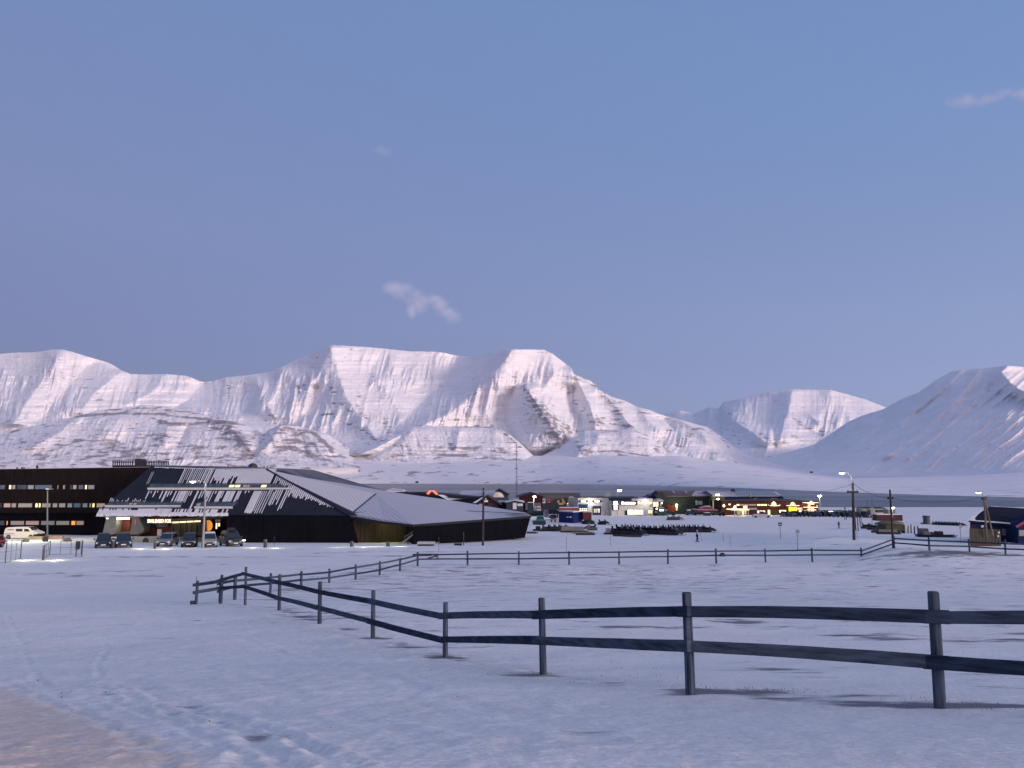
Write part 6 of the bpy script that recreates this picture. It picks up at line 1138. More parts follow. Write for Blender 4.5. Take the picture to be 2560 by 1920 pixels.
for q in ((1594,1600,1253.4,1260.2),(1601,1607,1253.8,1260.4)): win(sh, O_, *q, 262, E_soft, 'window', 0)
for q in ((1619.4,1624.8,1254,1260.4),(1625.2,1630.4,1253.8,1260.6)): win(sh, O_, *q, 262, E_yel, 'window', 1)
win(sh, O_, 1569, 1583.3, 1274.2, 1286.4, 262, E_shop, 'shop_window', 0); win(sh, O_, 1584, 1608, 1274.4, 1286.4, 262, E_shop, 'shop_window', 2); win(sh, O_, 1620, 1631, 1275, 1284, 262, E_soft, 'shop_window', 1); pb(sh, O_, 'door', W_blk, 1563, 1568.5, 1276.5, 1288, 261.8, .2); pb(sh, O_, 'wall_lamp', E_lamp, 1612, 1615, 1250, 1253.4, 261.2, .4); lamp(sh, at(1613.5, 1256, 260) - O_, 150, (1, .97, .8), .3)
# round corner of the shop
ct = MB(); c0 = at(1645, 1285, 266); rr0 = 13 * mpp(266); ct.lathe([(rr0, -1.5), (rr0, (1286 - 1253) * mpp(266))], 20, (c0.x, c0.y, c0.z)); ct.build('corner_tower', W_blk, sh, O_); MB().lathe([(rr0 * 1.1, 0), (rr0 * 1.12, .35), (rr0 * .5, .9), (.1, 1.0)], 20, (c0.x, c0.y, at(1645, 1253.5, 266).z)).build('tower_roof', R_snowy, sh, O_)
win(sh, O_, 1633, 1639, 1254.5, 1267, 261.2, E_soft, 'window'); win(sh, O_, 1639.6, 1646, 1254.5, 1267, 261.2, E_soft, 'window'); win(sh, O_, 1650, 1653.5, 1257, 1266, 262.5, E_dim, 'window'); blob(sh, 'wall_lamp', E_lamp, 1640.5, 1643.5, 1270.4, 1273.6, 260.8); blob(sh, 'wall_lamp', E_lamp, 1653.5, 1656, 1256.5, 1259, 261); win(sh, O_, 1637, 1642.5, 1277, 1283, 261.2, E_dim, 'window')
def container(px0, px1, py0, py1, Y, dY, m_, label, ribs=True, group='containers', rz=0.0, lm=None, name='container'):
    c_ = (px0 + px1) / 2; O2 = Vector((at(c_, py1, Y).x, Y, at(c_, py1, Y).z)); r2 = thing(name, label, 'container', O2, rz, group); w_ = (px1 - px0) * mpp(Y) / 2; h = (py1 - py0) * mpp(Y); b = MB(); b.box(-w_, w_, 0, dY, 0, h)
    n = max(3, int(w_ * 2 / .6))
    for k in range(n): x = -w_ + (k + .25) * 2 * w_ / n; b.box(x, x + w_ / n, -.05, 0, .15, h - .15)
    b.build('body', m_, r2); f = MB()
    for x in (-w_, w_): f.box(x - .07, x + .07, -.09, .09, 0, h)
    f.box(-w_, w_, -.08, .08, -.02, .14); f.box(-w_, w_, -.08, .08, h - .12, h + .02); f.build('frame', m_, r2); MB().frus(-w_, w_, .0, dY, h + .025, -w_ * .97, w_ * .97, .15, dY - .15, h + .16).build('snow', M_snow, r2); return r2
container(1647, 1661, 1271, 1289, 256, 2.5, W_teal, 'dark teal container with a white lit sign at the round shop corner'); sx = org(1654, 255.5, 1277); tag(pp_(None, Vector((0, 0, 0)), 'lit_sign', E_sign, [(1649,1274),(1659,1274),(1659,1277.5),(1649,1277.5)], 255.3, .3), 'small bright white sign on the dark teal container', 'sign')
container(1661.5, 1668, 1276, 1288, 257, 2.5, mat('mid_green_steel', (.03, .07, .06), .6), 'narrow green container right of the dark teal one')
building('shed', 'dark low roofed shed behind the white shop, left of the green hall', 'building', 1619, 1642, 1245, 1238.8, 1270, 290, 10, W_blk, W_blk, True, 1631)
# green hall with its right extension
r_, O_ = building('green_hall', 'big dark green hall with a frosted grey brown roof and two rooflights', 'building', 1658, 1776, 1241.5, 1228, 1282, 288, 26, W_green, mat('frosted_brown_roof', (.15, .12, .13), .8, nz=.5, nscale=.05))
pp_(r_, O_, 'gable', W_green, [(1641,1282),(1641,1236.5),(1655,1228.3),(1665,1241.5),(1665,1282)], 286.5, 1.4)
def onroof(px, py): return at(px, py, 288 + 13 * (1241.5 - py) / 13.5 - .6)
for q in ((1679,1229.5),(1710,1229.5)): a = [onroof(q[0], q[1]) , onroof(q[0] + 3, q[1] - .2), onroof(q[0] + 8.5, q[1] + 4.3), onroof(q[0] + 5.5, q[1] + 4.8)]; MB().add([v + Vector((0, -.3, .3)) for v in a], [(3, 2, 1, 0)]).build('rooflight', mat('pale_rooflight', (.5, .5, .55), .5), r_, O_)
a = [onroof(1738, 1229), onroof(1762, 1229), onroof(1774, 1240.8), onroof(1728, 1240.8)]; MB().add([v + Vector((0, -.3, .25)) for v in a], [(3, 2, 1, 0)]).build('roof_snow', R_snowy, r_, O_)
pb(r_, O_, 'door', mat('pale_door', (.42, .43, .42), .7), 1739, 1743.5, 1251, 1262.5, 287.6, .3); win(r_, O_, 1745, 1756, 1252, 1262, 288, E_grey, 'window'); pb(r_, O_, 'red_gate', mat('dull_red_gate', (.13, .03, .02), .8), 1667, 1686, 1262, 1280, 287.5, .4); blob(r_, 'wall_lamp', E_lampy, 1689, 1694, 1260, 1267, 286.8); lamp(r_, at(1692, 1267, 285) - O_, 350, (1, .9, .5), .3)
pb(r_, O_, 'bright_box', E_pink, 1690, 1694, 1268, 1276, 286.8, .4)
r_, O_ = building('workshop', 'workshop with a snowy shed roof and a yellow lit sign column beside the green hall', 'building', 1779, 1812, 1241.5, 1230, 1282, 284, 22, mat('ochre_lit_wall', (.10, .09, .05), .8), R_snowy)
pp_(r_, O_, 'verge', W_blk, [(1760.5,1228.5),(1766,1227.5),(1781,1237.5),(1782,1280),(1777,1280),(1777,1240)], 282.5, 1); a = [at(1769, 1229.5, 292), at(1835, 1229.5, 292), at(1843, 1241.5, 283), at(1782, 1241.5, 283)]; MB().add(a, [(3, 2, 1, 0)]).build('roof_snow', R_snowy, r_, O_)
cs = pb(r_, O_, 'sign_column', glow('ochre_sign_column', (.75, .68, .36), .42), 1783, 1790.5, 1249, 1272, 282.5, 1); 
for k in range(3): pb(cs, O_, 'sign_letter', W_blk, 1785.5, 1788, 1258.5 + k * 3.4, 1261 + k * 3.4, 282.3, .1)
pb(r_, O_, 'wall', W_blk, 1791, 1804, 1256, 1282, 283, .6, 'dark doorway'); blob(r_, 'wall_lamp', E_lampy, 1792.3, 1798, 1245.8, 1249.5, 281.8); lamp(r_, at(1795, 1250, 280.5) - O_, 500, (1, .9, .5), .3)
# glazed hall and brown shopping row
O_ = org(1885, 300); gh = thing('glazed_hall', 'long dark hall with a blue glazed roof rising behind the brown shops', 'building', O_)
pb(gh, O_, 'wall', W_navy, 1806, 1957, 1241.5, 1275, 300, 20); a = [at(1824, 1230, 312), at(1933, 1230.2, 312), at(1952, 1239, 300), at(1836, 1239, 300)]; MB().add([tuple(v) for v in a] + [(v.x, v.y + 4, v.z - 1) for v in a], [(3, 2, 1, 0), (0, 1, 5, 4), (1, 2, 6, 5), (3, 7, 6, 2), (0, 4, 7, 3)]).build('roof', R_glass, gh, O_)
pb(gh, O_, 'eave', mat('frosted_eave', (.22, .24, .28), .7), 1808, 1956, 1238.8, 1241.4, 299.3, 1); pb(gh, O_, 'strut', M_steel, 1875, 1877, 1230, 1243, 299, .4)
for q in ((1829,1831.6),(1834.2,1837)): pb(gh, O_, 'chimney', W_blk, q[0], q[1], 1222.3, 1231, 313, 1)
for q in ((1885,1893,1246,1247.6),(1929,1934,1245.2,1247.8),(1935,1945,1246,1247.6)): pb(gh, O_, 'frosted_panel', mat('frosted_eave', (.22, .24, .28), .7), q[0], q[1], q[2], q[3], 299.6, .3)
pp_(gh, O_, 'gable', W_navy, [(1952,1239),(1959,1243),(1959,1270),(1950,1270)], 299, 14); pp_(gh, O_, 'roof_edge', R_snowy, [(1933,1229.5),(1938,1229.5),(1954,1238.5),(1948,1238.5)], 298.8, .5)
O_ = org(1925, 272); bs = thing('brown_shops', 'long brown clad shopping row with many warm lights, cars parked in front', 'building', O_)
pp_(bs, O_, 'wall', W_brown, [(1804,1294),(1804,1253),(1960,1252),(2046,1255),(2046,1294)], 272, 18); pp_(bs, O_, 'roof', R_dark, [(1803,1253),(1803,1251.3),(1860,1251.6),(1960,1250),(1999,1250),(2047,1253.2),(2047,1255),(1960,1252.2)], 271.3, 19)
a = [at(1812, 1249.5, 282), at(1834, 1249.8, 282), at(1830, 1252.3, 271), at(1822, 1252.4, 271)]; MB().add(a, [(3, 2, 1, 0)]).build('roof_snow', M_snow, bs, O_)
for x0, x1, m_, mu in ((1841,1849,E_soft,0),(1850,1860,E_dim,1),(1861,1871,E_dim,1),(1872,1890,E_dim,2),(1892.6,1902,E_soft,0),(1903,1909,E_yel,0),(1909,1917.5,E_soft,0),(1919.5,1922.5,E_pink,0),(1946.5,1952,E_pink,1)): win(bs, O_, x0, x1, 1260, 1264.6, 272, m_, 'window', mu)
def clight(cx, y0, y1, w_, big=False):       # lit bracket lamp above a door canopy
    r2 = pp_(bs, O_, 'canopy_lamp', glow('peach_lamp_glow', (1.0, .66, .30), .9), [(cx - w_, y1), (cx - w_ * .6, y0 + (y1 - y0) * .35), (cx, y0), (cx + w_ * .6, y0 + (y1 - y0) * .35), (cx + w_, y1)], 271.4, .3)
    pp_(r2, O_, 'bulb', E_lampy, [(cx - w_ * .3, y0 + (y1 - y0) * .65), (cx, y0 + .5), (cx + w_ * .3, y0 + (y1 - y0) * .65), (cx, y1 - .5)], 271.2, .15); lamp(bs, at(cx, y1 - 2, 269.5) - O_, 120 if not big else 260, (1, .72, .38), .3)
clight(1934.7, 1254, 1261.5, 7); pb(bs, O_, 'canopy', E_canopy, 1927, 1949, 1263.6, 1264.8, 270.4, 1.4); clight(1982, 1255, 1262, 7); pb(bs, O_, 'canopy', E_canopy, 1969, 1999, 1263.6, 1264.8, 270.4, 1.4); clight(2028, 1252, 1261, 8, True)
for y_, a_, b_ in ((1256.2, 2010, 2046), (1267.8, 2011, 2045), (1274.2, 2021, 2041)): pb(bs, O_, 'canopy', E_canopy, a_, b_, y_, y_ + 1.0, 270.4, 1.4)
win(bs, O_, 2020, 2026, 1262, 1285, 271.9, E_pink, 'shop_window'); win(bs, O_, 2029, 2035, 1269, 1285, 271.9, E_soft, 'shop_window'); win(bs, O_, 2041, 2044.5, 1262, 1267, 271.9, E_pink, 'window'); win(bs, O_, 2011, 2016, 1275, 1286, 271.9, E_soft, 'shop_window', 1)
pb(bs, O_, 'yellow_sign', E_signy, 1973.5, 1991.5, 1268, 1278, 270.9, .6); rs_ = pb(bs, O_, 'red_sign', E_signr, 1992, 2006, 1269, 1275, 270.9, .6); pb(rs_, O_, 'lit_sign', glow('pinkish_sign', (1, .7, .62), 1.0), 1994.5, 2003, 1270.5, 1273.5, 270.7, .1); win(bs, O_, 1973, 1993, 1278.5, 1287, 271.8, E_shop, 'shop_window', 2); win(bs, O_, 1997.5, 2008, 1276, 1287, 271.8, E_shop, 'shop_window', 1); pb(bs, O_, 'door', W_dred, 1993.5, 1997, 1276, 1288, 271.6, .2)
win(bs, O_, 1948, 1965.5, 1275, 1281.4, 271.9, E_shop, 'shop_window', 1); win(bs, O_, 1900, 1913, 1276, 1281.3, 271.9, E_soft, 'shop_window', 1); pb(bs, O_, 'door', glow('pale_lit_door', (.75, .7, .66), .55), 1893.3, 1898.7, 1276, 1283, 271.7, .2); pb(bs, O_, 'door', E_yel, 1920.3, 1925.2, 1275, 1288, 271.7, .2); pb(bs, O_, 'wall', W_green, 1927.5, 1944, 1275.5, 1290, 271.5, .3, 'dark green shop front'); win(bs, O_, 1821, 1827, 1259, 1263, 271.9, E_soft)
blob(bs, 'wall_lamp', E_lampy, 1808, 1812, 1262, 1267, 271.2); lamp(bs, at(1810, 1267, 269.8) - O_, 130, (1, .75, .4), .3); pb(bs, O_, 'sign_board', mat('grey_signboard', (.3, .3, .3), .7), 1872, 1892, 1269.7, 1274.2, 270.6, .4)
# filling station canopy
O_ = org(1850, 262); fs_ = thing('filling_station', 'small lit filling station canopy with pumps in front of the brown shops', 'canopy', O_)
pb(fs_, O_, 'canopy', E_canopy, 1828.5, 1873, 1273.3, 1275.3, 262, 6); 
for px in (1837, 1871): pb(fs_, O_, 'column', M_steel, px - .7, px + .7, 1275, 1291, 264, .5)
for px in (1845.5, 1850.5): pb(fs_, O_, 'pump', mat('grey_pump', (.16, .17, .16), .6), px - 2, px + 2, 1278, 1290.5, 263, 1)
pb(fs_, O_, 'light_panel', E_yel, 1855.6, 1859.4, 1276, 1286, 262.6, .3); pb(fs_, O_, 'light_panel', E_pink, 1862, 1866, 1276, 1286, 262.6, .3); pp_(fs_, O_, 'lamp_cluster', E_sign, [(1828,1273.5),(1834,1269.5),(1836.5,1264),(1840,1264),(1840.5,1273.5)], 263, .4); blob(fs_, 'round_lamp', glow('orange_round_lamp', (1, .52, .25), 1.0), 1858, 1868.5, 1264, 1273, 263); lamp(fs_, at(1852, 1279, 261) - O_, 160, (1, .86, .5), .4)
# low lit sheds beyond the shop car park
O_ = org(2090, 275); ls = thing('lit_shed', 'low dark roofed shed with four greenish white lit bays right of the shops', 'building', O_); pb(ls, O_, 'wall', mat('dim_green_wall', (.06, .07, .05), .8), 2052, 2138, 1279, 1293, 275, 6)
rk_ = MB(); q = random.Random(4)
for k in range(22): px = 2052 + k * 3.95; a = at(px, 1280, 274.5); b2_ = at(px + 3.4, 1276.6 + q.uniform(-.9, .9), 274.5); rk_.box(a.x, b2_.x, 274.5, 277, a.z, b2_.z)
ls2 = rk_.build('stacked_roof_load', W_blk, ls, O_); ls2['kind'] = 'stuff'
for q_ in ((2059,2064.5,1280.5,1284),(2070.5,2083,1277.8,1284.5),(2089,2100.5,1278,1284),(2117,2122.5,1281.5,1285.5)): win(ls, O_, *q_, 274.4, glow('greenish_lit_bay', (.95, .95, .62), .95), 'lit_bay')
lamp(ls, at(2090, 1282, 272) - O_, 500, (1, .97, .7), .5)
# ---- parked cars in front of the shops (small in the photograph)
def tcar(px, yf, L_, m_, rz=0.0, label='', group='cars parked by the shops', h=1.5, pick=False, name='parked_car'):
    g_ = G(px, yf); r2 = thing(name, label, 'car', g_, rz, group); w_ = L_ / 2; k = h / 1.5
    MB().prism([(-w_, .3), (-w_ + .02, .75 * k), (-w_ + .5, .92 * k), (w_ - 1.1, .95 * k), (w_ - .15, .78 * k), (w_, .5), (w_ - .02, .28)][::-1], -.85, .85).build('body', m_, r2)
    cab = [(-w_ + .45, .9 * k), (-w_ + .85, 1.48 * k), (w_ - 1.9, 1.48 * k), (w_ - 1.15, .93 * k)] if not pick else [(-.6, .9 * k), (-.5, 1.5 * k), (.6, 1.5 * k), (w_ - 1.15, .93 * k)]
    MB().prism(cab[::-1], -.72, .72).build('cabin', M_cglass, r2); MB().prism([(cab[1][0] + .05, 1.48 * k), (cab[1][0] + .1, 1.56 * k), (cab[2][0] - .1, 1.56 * k), (cab[2][0] - .05, 1.48 * k)][::-1], -.68, .68).build('roof', m_, r2)
    for x in (-w_ + .8, w_ - .85):
        for y_ in (-.75, .75): MB().tube((x, y_ - .12, .33), (x, y_ + .12, .33), .33, n=12).build('wheel', M_tyre, r2)
    return r2
pal = [mat('car_dark_%s' % n_, c_, .4) for n_, c_ in (('grey', (.04, .045, .05)), ('blue', (.015, .025, .06)), ('red', (.06, .012, .015)), ('slate', (.08, .09, .10)), ('black', (.012, .012, .016)))]
adj = ['dark grey', 'dark blue', 'dark red', 'slate grey', 'black']; q = random.Random(12)
wh_ = ['below the yellow sign', 'below the red sign', 'at the right end of the shop row', 'before the lit bays', 'near the bare leaning poles', 'left of the red container']
for k in range(22):
    px = 1958 + k * 10.6; yf = 1291.6 + max(0, (px - 2060)) * .022; i_ = q.randrange(5); zone = 0 if px < 1992 else 1 if px < 2012 else 2 if px < 2054 else 3 if px < 2120 else 4 if px < 2160 else 5
    tcar(px, yf, 4.2, pal[i_], R(q.choice([80, 95, 70, 260, 100, 20])), 'small %s parked car %s' % (adj[i_], wh_[zone]), h=q.uniform(1.45, 1.85))
tcar(1904, 1294.5, 5.4, mat('silver_pickup_paint', (.34, .35, .38), .4), R(-4), 'silver grey pickup truck at the road edge before the brown shops', None, 1.9, True, 'pickup_truck'); O_ = org(1923, 258, 1292); tag(pb(None, Vector((0, 0, 0)), 'lit_snow_box', E_yel, 1917, 1930, 1288, 1292, 257, .8), 'bright yellow lit low box at the nose of the silver pickup', 'light box')
for k, px in enumerate((1530, 1538, 1547, 1556, 1600, 1674, 1728)): tcar(px, 1287.6 if px < 1620 else 1288.3, 3.6 if px < 1620 else 4.2, pal[k % 5], R((0, 8, 180, 4, 0, 2, 0)[k]), ['first dark low car under the black sign panel', 'second dark car under the black sign panel', 'third dark car under the black sign panel', 'fourth dark car, near the shop door', 'dark car before the wide bright shop window', 'dark car right of the green containers', 'dark car left of the red boat'][k], h=1.2 if px < 1560 else 1.45)
# ---- red boat on land
O_ = org(1765, 268, 1282); bt = thing('red_boat', 'red cabin boat laid up on land before the green hall', 'boat', O_)
pp_(bt, O_, 'hull', mat('maroon_hull', (.07, .012, .025), .5), [(1732,1272.5),(1747,1274),(1794,1275.5),(1796,1279),(1770,1281.5),(1745,1281.5),(1737,1277)], 268, 2.8); pp_(bt, O_, 'gunwale', mat('grey_gunwale', (.30, .28, .32), .6), [(1731.5,1271.8),(1748,1273.2),(1795,1274.4),(1795,1276),(1748,1275.2),(1732,1273)], 267.8, 3.2)
pp_(bt, O_, 'cabin', mat('boat_red', (.26, .03, .05), .5), [(1748,1273.5),(1751,1268.3),(1764,1266.8),(1778,1267),(1786,1274)], 268.3, 2.2); pp_(bt, O_, 'wheelhouse_roof', mat('grey_gunwale', (.3, .28, .32), .6), [(1750,1268.6),(1760,1266.4),(1766,1264.3),(1775,1264.6),(1779,1267),(1776,1267.6),(1764,1267),(1752,1269.2)], 268.1, 2.6); pp_(bt, O_, 'window_band', M_cglass, [(1756,1271),(1758,1269),(1775,1269),(1777,1271)], 268.2, .1)
for px in (1750, 1768, 1786): pb(bt, O_, 'cradle', M_wood_d, px - 1, px + 1, 1280, 1288, 269, .5)
container(1719.5, 1727.5, 1275.5, 1285.5, 266, 2.4, M_steel, 'small grey container left of the red boat'); container(1762, 1776, 1282.5, 1290, 262, 2.2, W_blk, 'low black container below the red boat')
def blobobj(name, label, cat, px, yf, parts, Y=None, group=None):
    O2 = G(px, yf) if Y is None else Vector((at(px, yf, Y).x, Y, at(px, yf, Y).z)); r2 = thing(name, label, cat, O2, 0, group)
    for nm, m_, pts, y0, dy in parts: pp_(r2, O2, nm, m_, pts, O2.y + y0, dy)
    return r2
M_dk = mat('dark_machine_paint', (.02, .022, .03), .6)
blobobj('tractor', 'dark tractor with big wheels right of the red boat', 'tractor', 1805, 1290, [('body', M_dk, [(1799,1286),(1799,1281),(1803,1280),(1804,1276.5),(1809,1276.5),(1810,1286)], 0, 1.6), ('wheel', M_tyre, [(1797,1287),(1798.5,1283),(1802,1282.5),(1804.5,1286),(1803,1290),(1799,1290)], -.3, .3), ('wheel', M_tyre, [(1805,1286),(1808,1280.5),(1812,1282),(1813.5,1287),(1811,1290),(1807,1290)], -.3, .35)])
blobobj('wheel_loader', 'grey wheel loader parked under the stern of the red boat', 'loader', 1787, 1288, [('body', mat('mid_grey_paint', (.10, .11, .12), .6), [(1779,1285),(1780,1279),(1787,1278.5),(1788,1282),(1795,1282.5),(1795,1285.5)], 0, 1.6), ('wheel', M_tyre, [(1780,1286),(1782,1283.5),(1785,1284),(1785,1288),(1781,1288)], -.2, .3), ('wheel', M_tyre, [(1790,1286),(1792,1283.5),(1795,1284),(1795,1288),(1791,1288)], -.2, .3)])
def sp_(px, yf, w_, h, label, m_=None, name='snow_heap', cat='snow heap', group='snow heaps'): rock(px, yf, w_, h, label, int(px), m_ or M_snow, group); o = bpy.context.scene.collection.objects[-1]; o.name = name; tag(o, label, cat, group)
sp_(1811, 1285, 15, 9, 'lamp lit snow heap beside the tractor'); sp_(1705, 1282, 26, 6, 'long lit snow heap before the green hall'); sp_(2052 - 620, 1272, 60, 8, 'wide snow heap below the yellow digger'); sp_(1385, 1270, 40, 9, 'snow heap below the small red excavator')
# ---- yard on the left: containers, vehicles
container(1319.5, 1333, 1257.5, 1283, 204, 2.6, W_teal, 'tall dark teal container standing next to the pale lamp pole'); container(1399, 1448, 1270, 1284, 200, 2.6, mat('rust_red_container', (.26, .06, .035), .7, nz=.2, nscale=1), 'rust red container behind the blue one')
c1 = MB(); O_ = Vector((at(1433, 1309.5, 186).x, 186, at(1433, 1309.5, 186).z)); bc = thing('container', 'large bright blue container, its corner towards the camera', 'container', O_, 0, 'containers')
p0_, p1_2, p2_2 = at(1397, 1303.5, 191), O_, at(1456, 1306.5, 189); hh_ = 28 * mpp(186)
B_ = [Vector(p0_), Vector(p1_2), Vector(p2_2), Vector(p0_) + Vector(p2_2) - Vector(p1_2)]; B_ = [Vector((v.x, v.y, O_.z)) for v in B_]; MB().hexa(B_, [v + Vector((0, 0, hh_)) for v in B_]).build('body', mat('container_blue', (.004, .018, .14), .5, nz=.15, nscale=1, stretch=(4, 4, .1)), bc, O_)
MB().hexa([v + Vector((0, 0, hh_ + .01)) for v in B_], [v + Vector((0, 0, hh_ + .22)) for v in B_]).build('snow', M_snow, bc, O_)
rb_ = MB()
for e0, e1, n in ((B_[0], B_[1], 12), (B_[1], B_[2], 8)):
    for k in range(n): c_ = e0.lerp(e1, (k + .5) / n) + Vector((0, -.06, 0)); rb_.box(c_.x - .06, c_.x + .06, c_.y - .05, c_.y + .05, O_.z + .2, O_.z + hh_ - .2)
rb_.build('ribs', mat('container_blue_dark', (.003, .012, .09), .5), bc, O_); lt = MB(); 
for x0, x1 in ((1416, 1421), (1423.5, 1428)): a = at(x0, 1293.2, 187.9 - (x0 - 1416) * .12); b_ = at(x1, 1291.4, 187.9 - (x0 - 1416) * .12); lt.box(a.x, b_.x, a.y - .9, a.y - .8, a.z, b_.z)
lt.build('marking', mat('white_marking', (.7, .7, .72), .5), bc, O_)
container(1458, 1478, 1281, 1300, 187, 2.6, mat('brown_red_container', (.09, .025, .025), .7), 'brown red container at the right of the bright blue one'); rock(1470, 1310, 33, 11, 'dark tarpaulin covered heap in front of the brown red container', 77, mat('dark_green_tarp', (.02, .03, .03), .8), None); o = C.objects[-1]; o.name = 'covered_heap'; tag(o, None, 'heap')
blobobj('cable_drum', 'big pale cable drum standing on edge left of the containers', 'cable drum', 1365.5, 1294, [('disc', mat('pale_drum_wood', (.34, .32, .36), .8), [(1365.5 + 7.6 * math.cos(k * .3927), 1284 + 10 * math.sin(k * .3927)) for k in range(16)], 0, .2), ('hub', M_wood_d, [(1364,1278),(1366.5,1278),(1366.5,1284),(1364,1284)], -.05, .06), ('core', M_wood_d, [(1365.5 + 4 * math.cos(k * .7854), 1284 + 5 * math.sin(k * .7854)) for k in range(8)], .2, 1.2)], 205)
blobobj('dark_trailer', 'dark loaded trailer between the cable drum and the blue container', 'trailer', 1382, 1296, [('bed', M_dk, [(1372,1284.5),(1372,1273.5),(1392,1273),(1393,1284)], 0, 2.2), ('load', mat('dark_load', (.035, .035, .045), .8), [(1371,1295),(1376,1288.5),(1386,1287),(1392,1288.5),(1392,1295)], -.2, 2), ('wheel', M_tyre, [(1378,1297),(1378,1293),(1382,1292.5),(1383,1297)], -.4, .3)], 203)
blobobj('red_tail_frame', 'narrow rusty frame left of the blue container', 'frame', 1394, 1296, [('frame', mat('rusty_frame', (.14, .05, .03), .8), [(1392.5,1296),(1392.5,1276),(1396,1276),(1396,1296)], 0, .4), ('cap', M_snow, [(1392,1276),(1392.5,1274),(1395.5,1274),(1396.3,1276)], -.02, .5)], 202)
blobobj('tracked_vehicle', 'tracked vehicle with a white cab and dark teal hull beside the pale lamp pole', 'vehicle', 1345, 1289, [('hull', W_teal, [(1328,1288),(1328,1278),(1358,1276.5),(1359,1288)], 0, 2.2), ('cab', mat('white_cab', (.5, .5, .53), .5), [(1341.5,1277),(1342.5,1266),(1351.5,1265.5),(1353.5,1277)], .1, 1.8), ('window', M_cglass, [(1343.5,1272),(1343.8,1268.5),(1346.6,1268.5),(1346.6,1272)], .0, .1), ('window', M_cglass, [(1348.3,1272),(1348.3,1268.5),(1350.8,1268.5),(1351.3,1272)], .0, .1), ('tool_box', M_steel, [(1334,1277),(1334,1266.5),(1341,1266),(1341,1277)], .2, 1.6), ('track', M_trim, [(1329,1290),(1328,1286),(1359,1286),(1358,1290)], -.2, .5)], 208)
blobobj('turquoise_vehicle', 'turquoise topped tracked vehicle at the tip of the black wing', 'vehicle', 1350, 1312, [('hull', M_dk, [(1333,1311),(1331,1303),(1364,1302),(1365,1311)], 0, 2.4), ('cab', mat('turquoise_paint', (.012, .14, .15), .5), [(1337,1303),(1341,1299),(1343.5,1290),(1358,1289.5),(1361,1298),(1364,1303)], .1, 2), ('window', M_cglass, [(1344.5,1297.5),(1346,1292),(1350,1292),(1350,1297.5)], .0, .1), ('window', M_cglass, [(1352,1297.5),(1352,1292),(1356.5,1292),(1358,1297.5)], .0, .1), ('track', M_trim, [(1333,1313.5),(1332,1309),(1364,1309),(1363,1313.5)], -.2, .6)], 176)
blobobj('flat_trailer', 'flat trailer with grey mesh load between turquoise vehicle and blue container', 'trailer', 1380, 1306, [('bed', M_steel, [(1365,1301),(1365,1298.5),(1396,1299),(1397,1301)], 0, 2), ('load', mat('mesh_load', (.10, .10, .11), .8), [(1376,1299),(1377,1295.5),(1391,1295.5),(1392,1299)], .2, 1.5), ('wheel', M_tyre, [(1377,1305),(1377,1301),(1381,1301),(1381,1305)], -.2, .3), ('wheel', M_tyre, [(1386,1305),(1386,1301),(1390,1301),(1390,1305)], -.2, .3)], 186)
blobobj('small_excavator', 'small red excavator in front of the grey hall', 'excavator', 1372, 1260, [('cab', mat('excavator_red', (.42, .05, .05), .5), [(1368,1257),(1369,1249),(1372.5,1248),(1376,1250),(1376.5,1257)], 0, 1.6), ('window', M_cglass, [(1370,1253),(1370,1250),(1373,1250),(1373,1253)], -.1, .1), ('track', M_trim, [(1366,1260.5),(1366,1257),(1377,1257),(1377,1260.5)], -.1, 1.8), ('arm', W_dred, [(1375,1252),(1377.5,1249.5),(1378.2,1256),(1376.5,1256)], .3, .4)], 255)
blobobj('white_tank', 'white and grey tank beside the small red excavator', 'tank', 1360, 1259, [('tank', mat('white_cab', (.5, .5, .53), .5), [(1356.7,1258),(1357,1247),(1363,1247),(1363.5,1258)], 0, 1.2), ('opening', M_dk, [(1358.3,1253.5),(1358.3,1250),(1361.5,1250),(1361.5,1253.5)], -.1, .1)], 254)
blobobj('yellow_digger', 'yellow digger with dark arm parked before the grey hall', 'excavator', 1403, 1266, [('body', mat('digger_yellow', (.32, .24, .05), .6), [(1393,1262),(1393.5,1252),(1399,1250),(1406,1253),(1409,1257),(1408,1263)], 0, 2), ('cab', M_cglass, [(1399,1257),(1399.5,1247),(1404,1247),(1405,1257)], -.1, 1.6), ('arm', mat('digger_yellow', (.32, .24, .05), .6), [(1404,1249),(1405.5,1246),(1412,1253),(1414,1261),(1412,1262),(1409.5,1254.5)], .3, .5), ('bucket', M_dk, [(1410,1260),(1414.5,1259),(1416,1264),(1411,1265)], .2, .8), ('track', M_trim, [(1396,1266),(1395,1262),(1412,1262.5),(1412,1266)], -.3, 2.4), ('wheel', M_tyre, [(1391.5,1262),(1392,1257),(1395,1257.5),(1396,1262)], -.2, .5)], 256)
blobobj('pale_box', 'small teal and white machine right of the yellow digger', 'machine', 1419, 1266, [('body', mat('pale_teal_paint', (.18, .26, .28), .6), [(1416.5,1265.5),(1417,1260),(1421,1259.5),(1421.5,1265.5)], 0, 1), ('lamp', E_soft, [(1418,1260),(1418,1257.5),(1420.5,1257.5),(1420.5,1260)], -.05, .3)], 256)
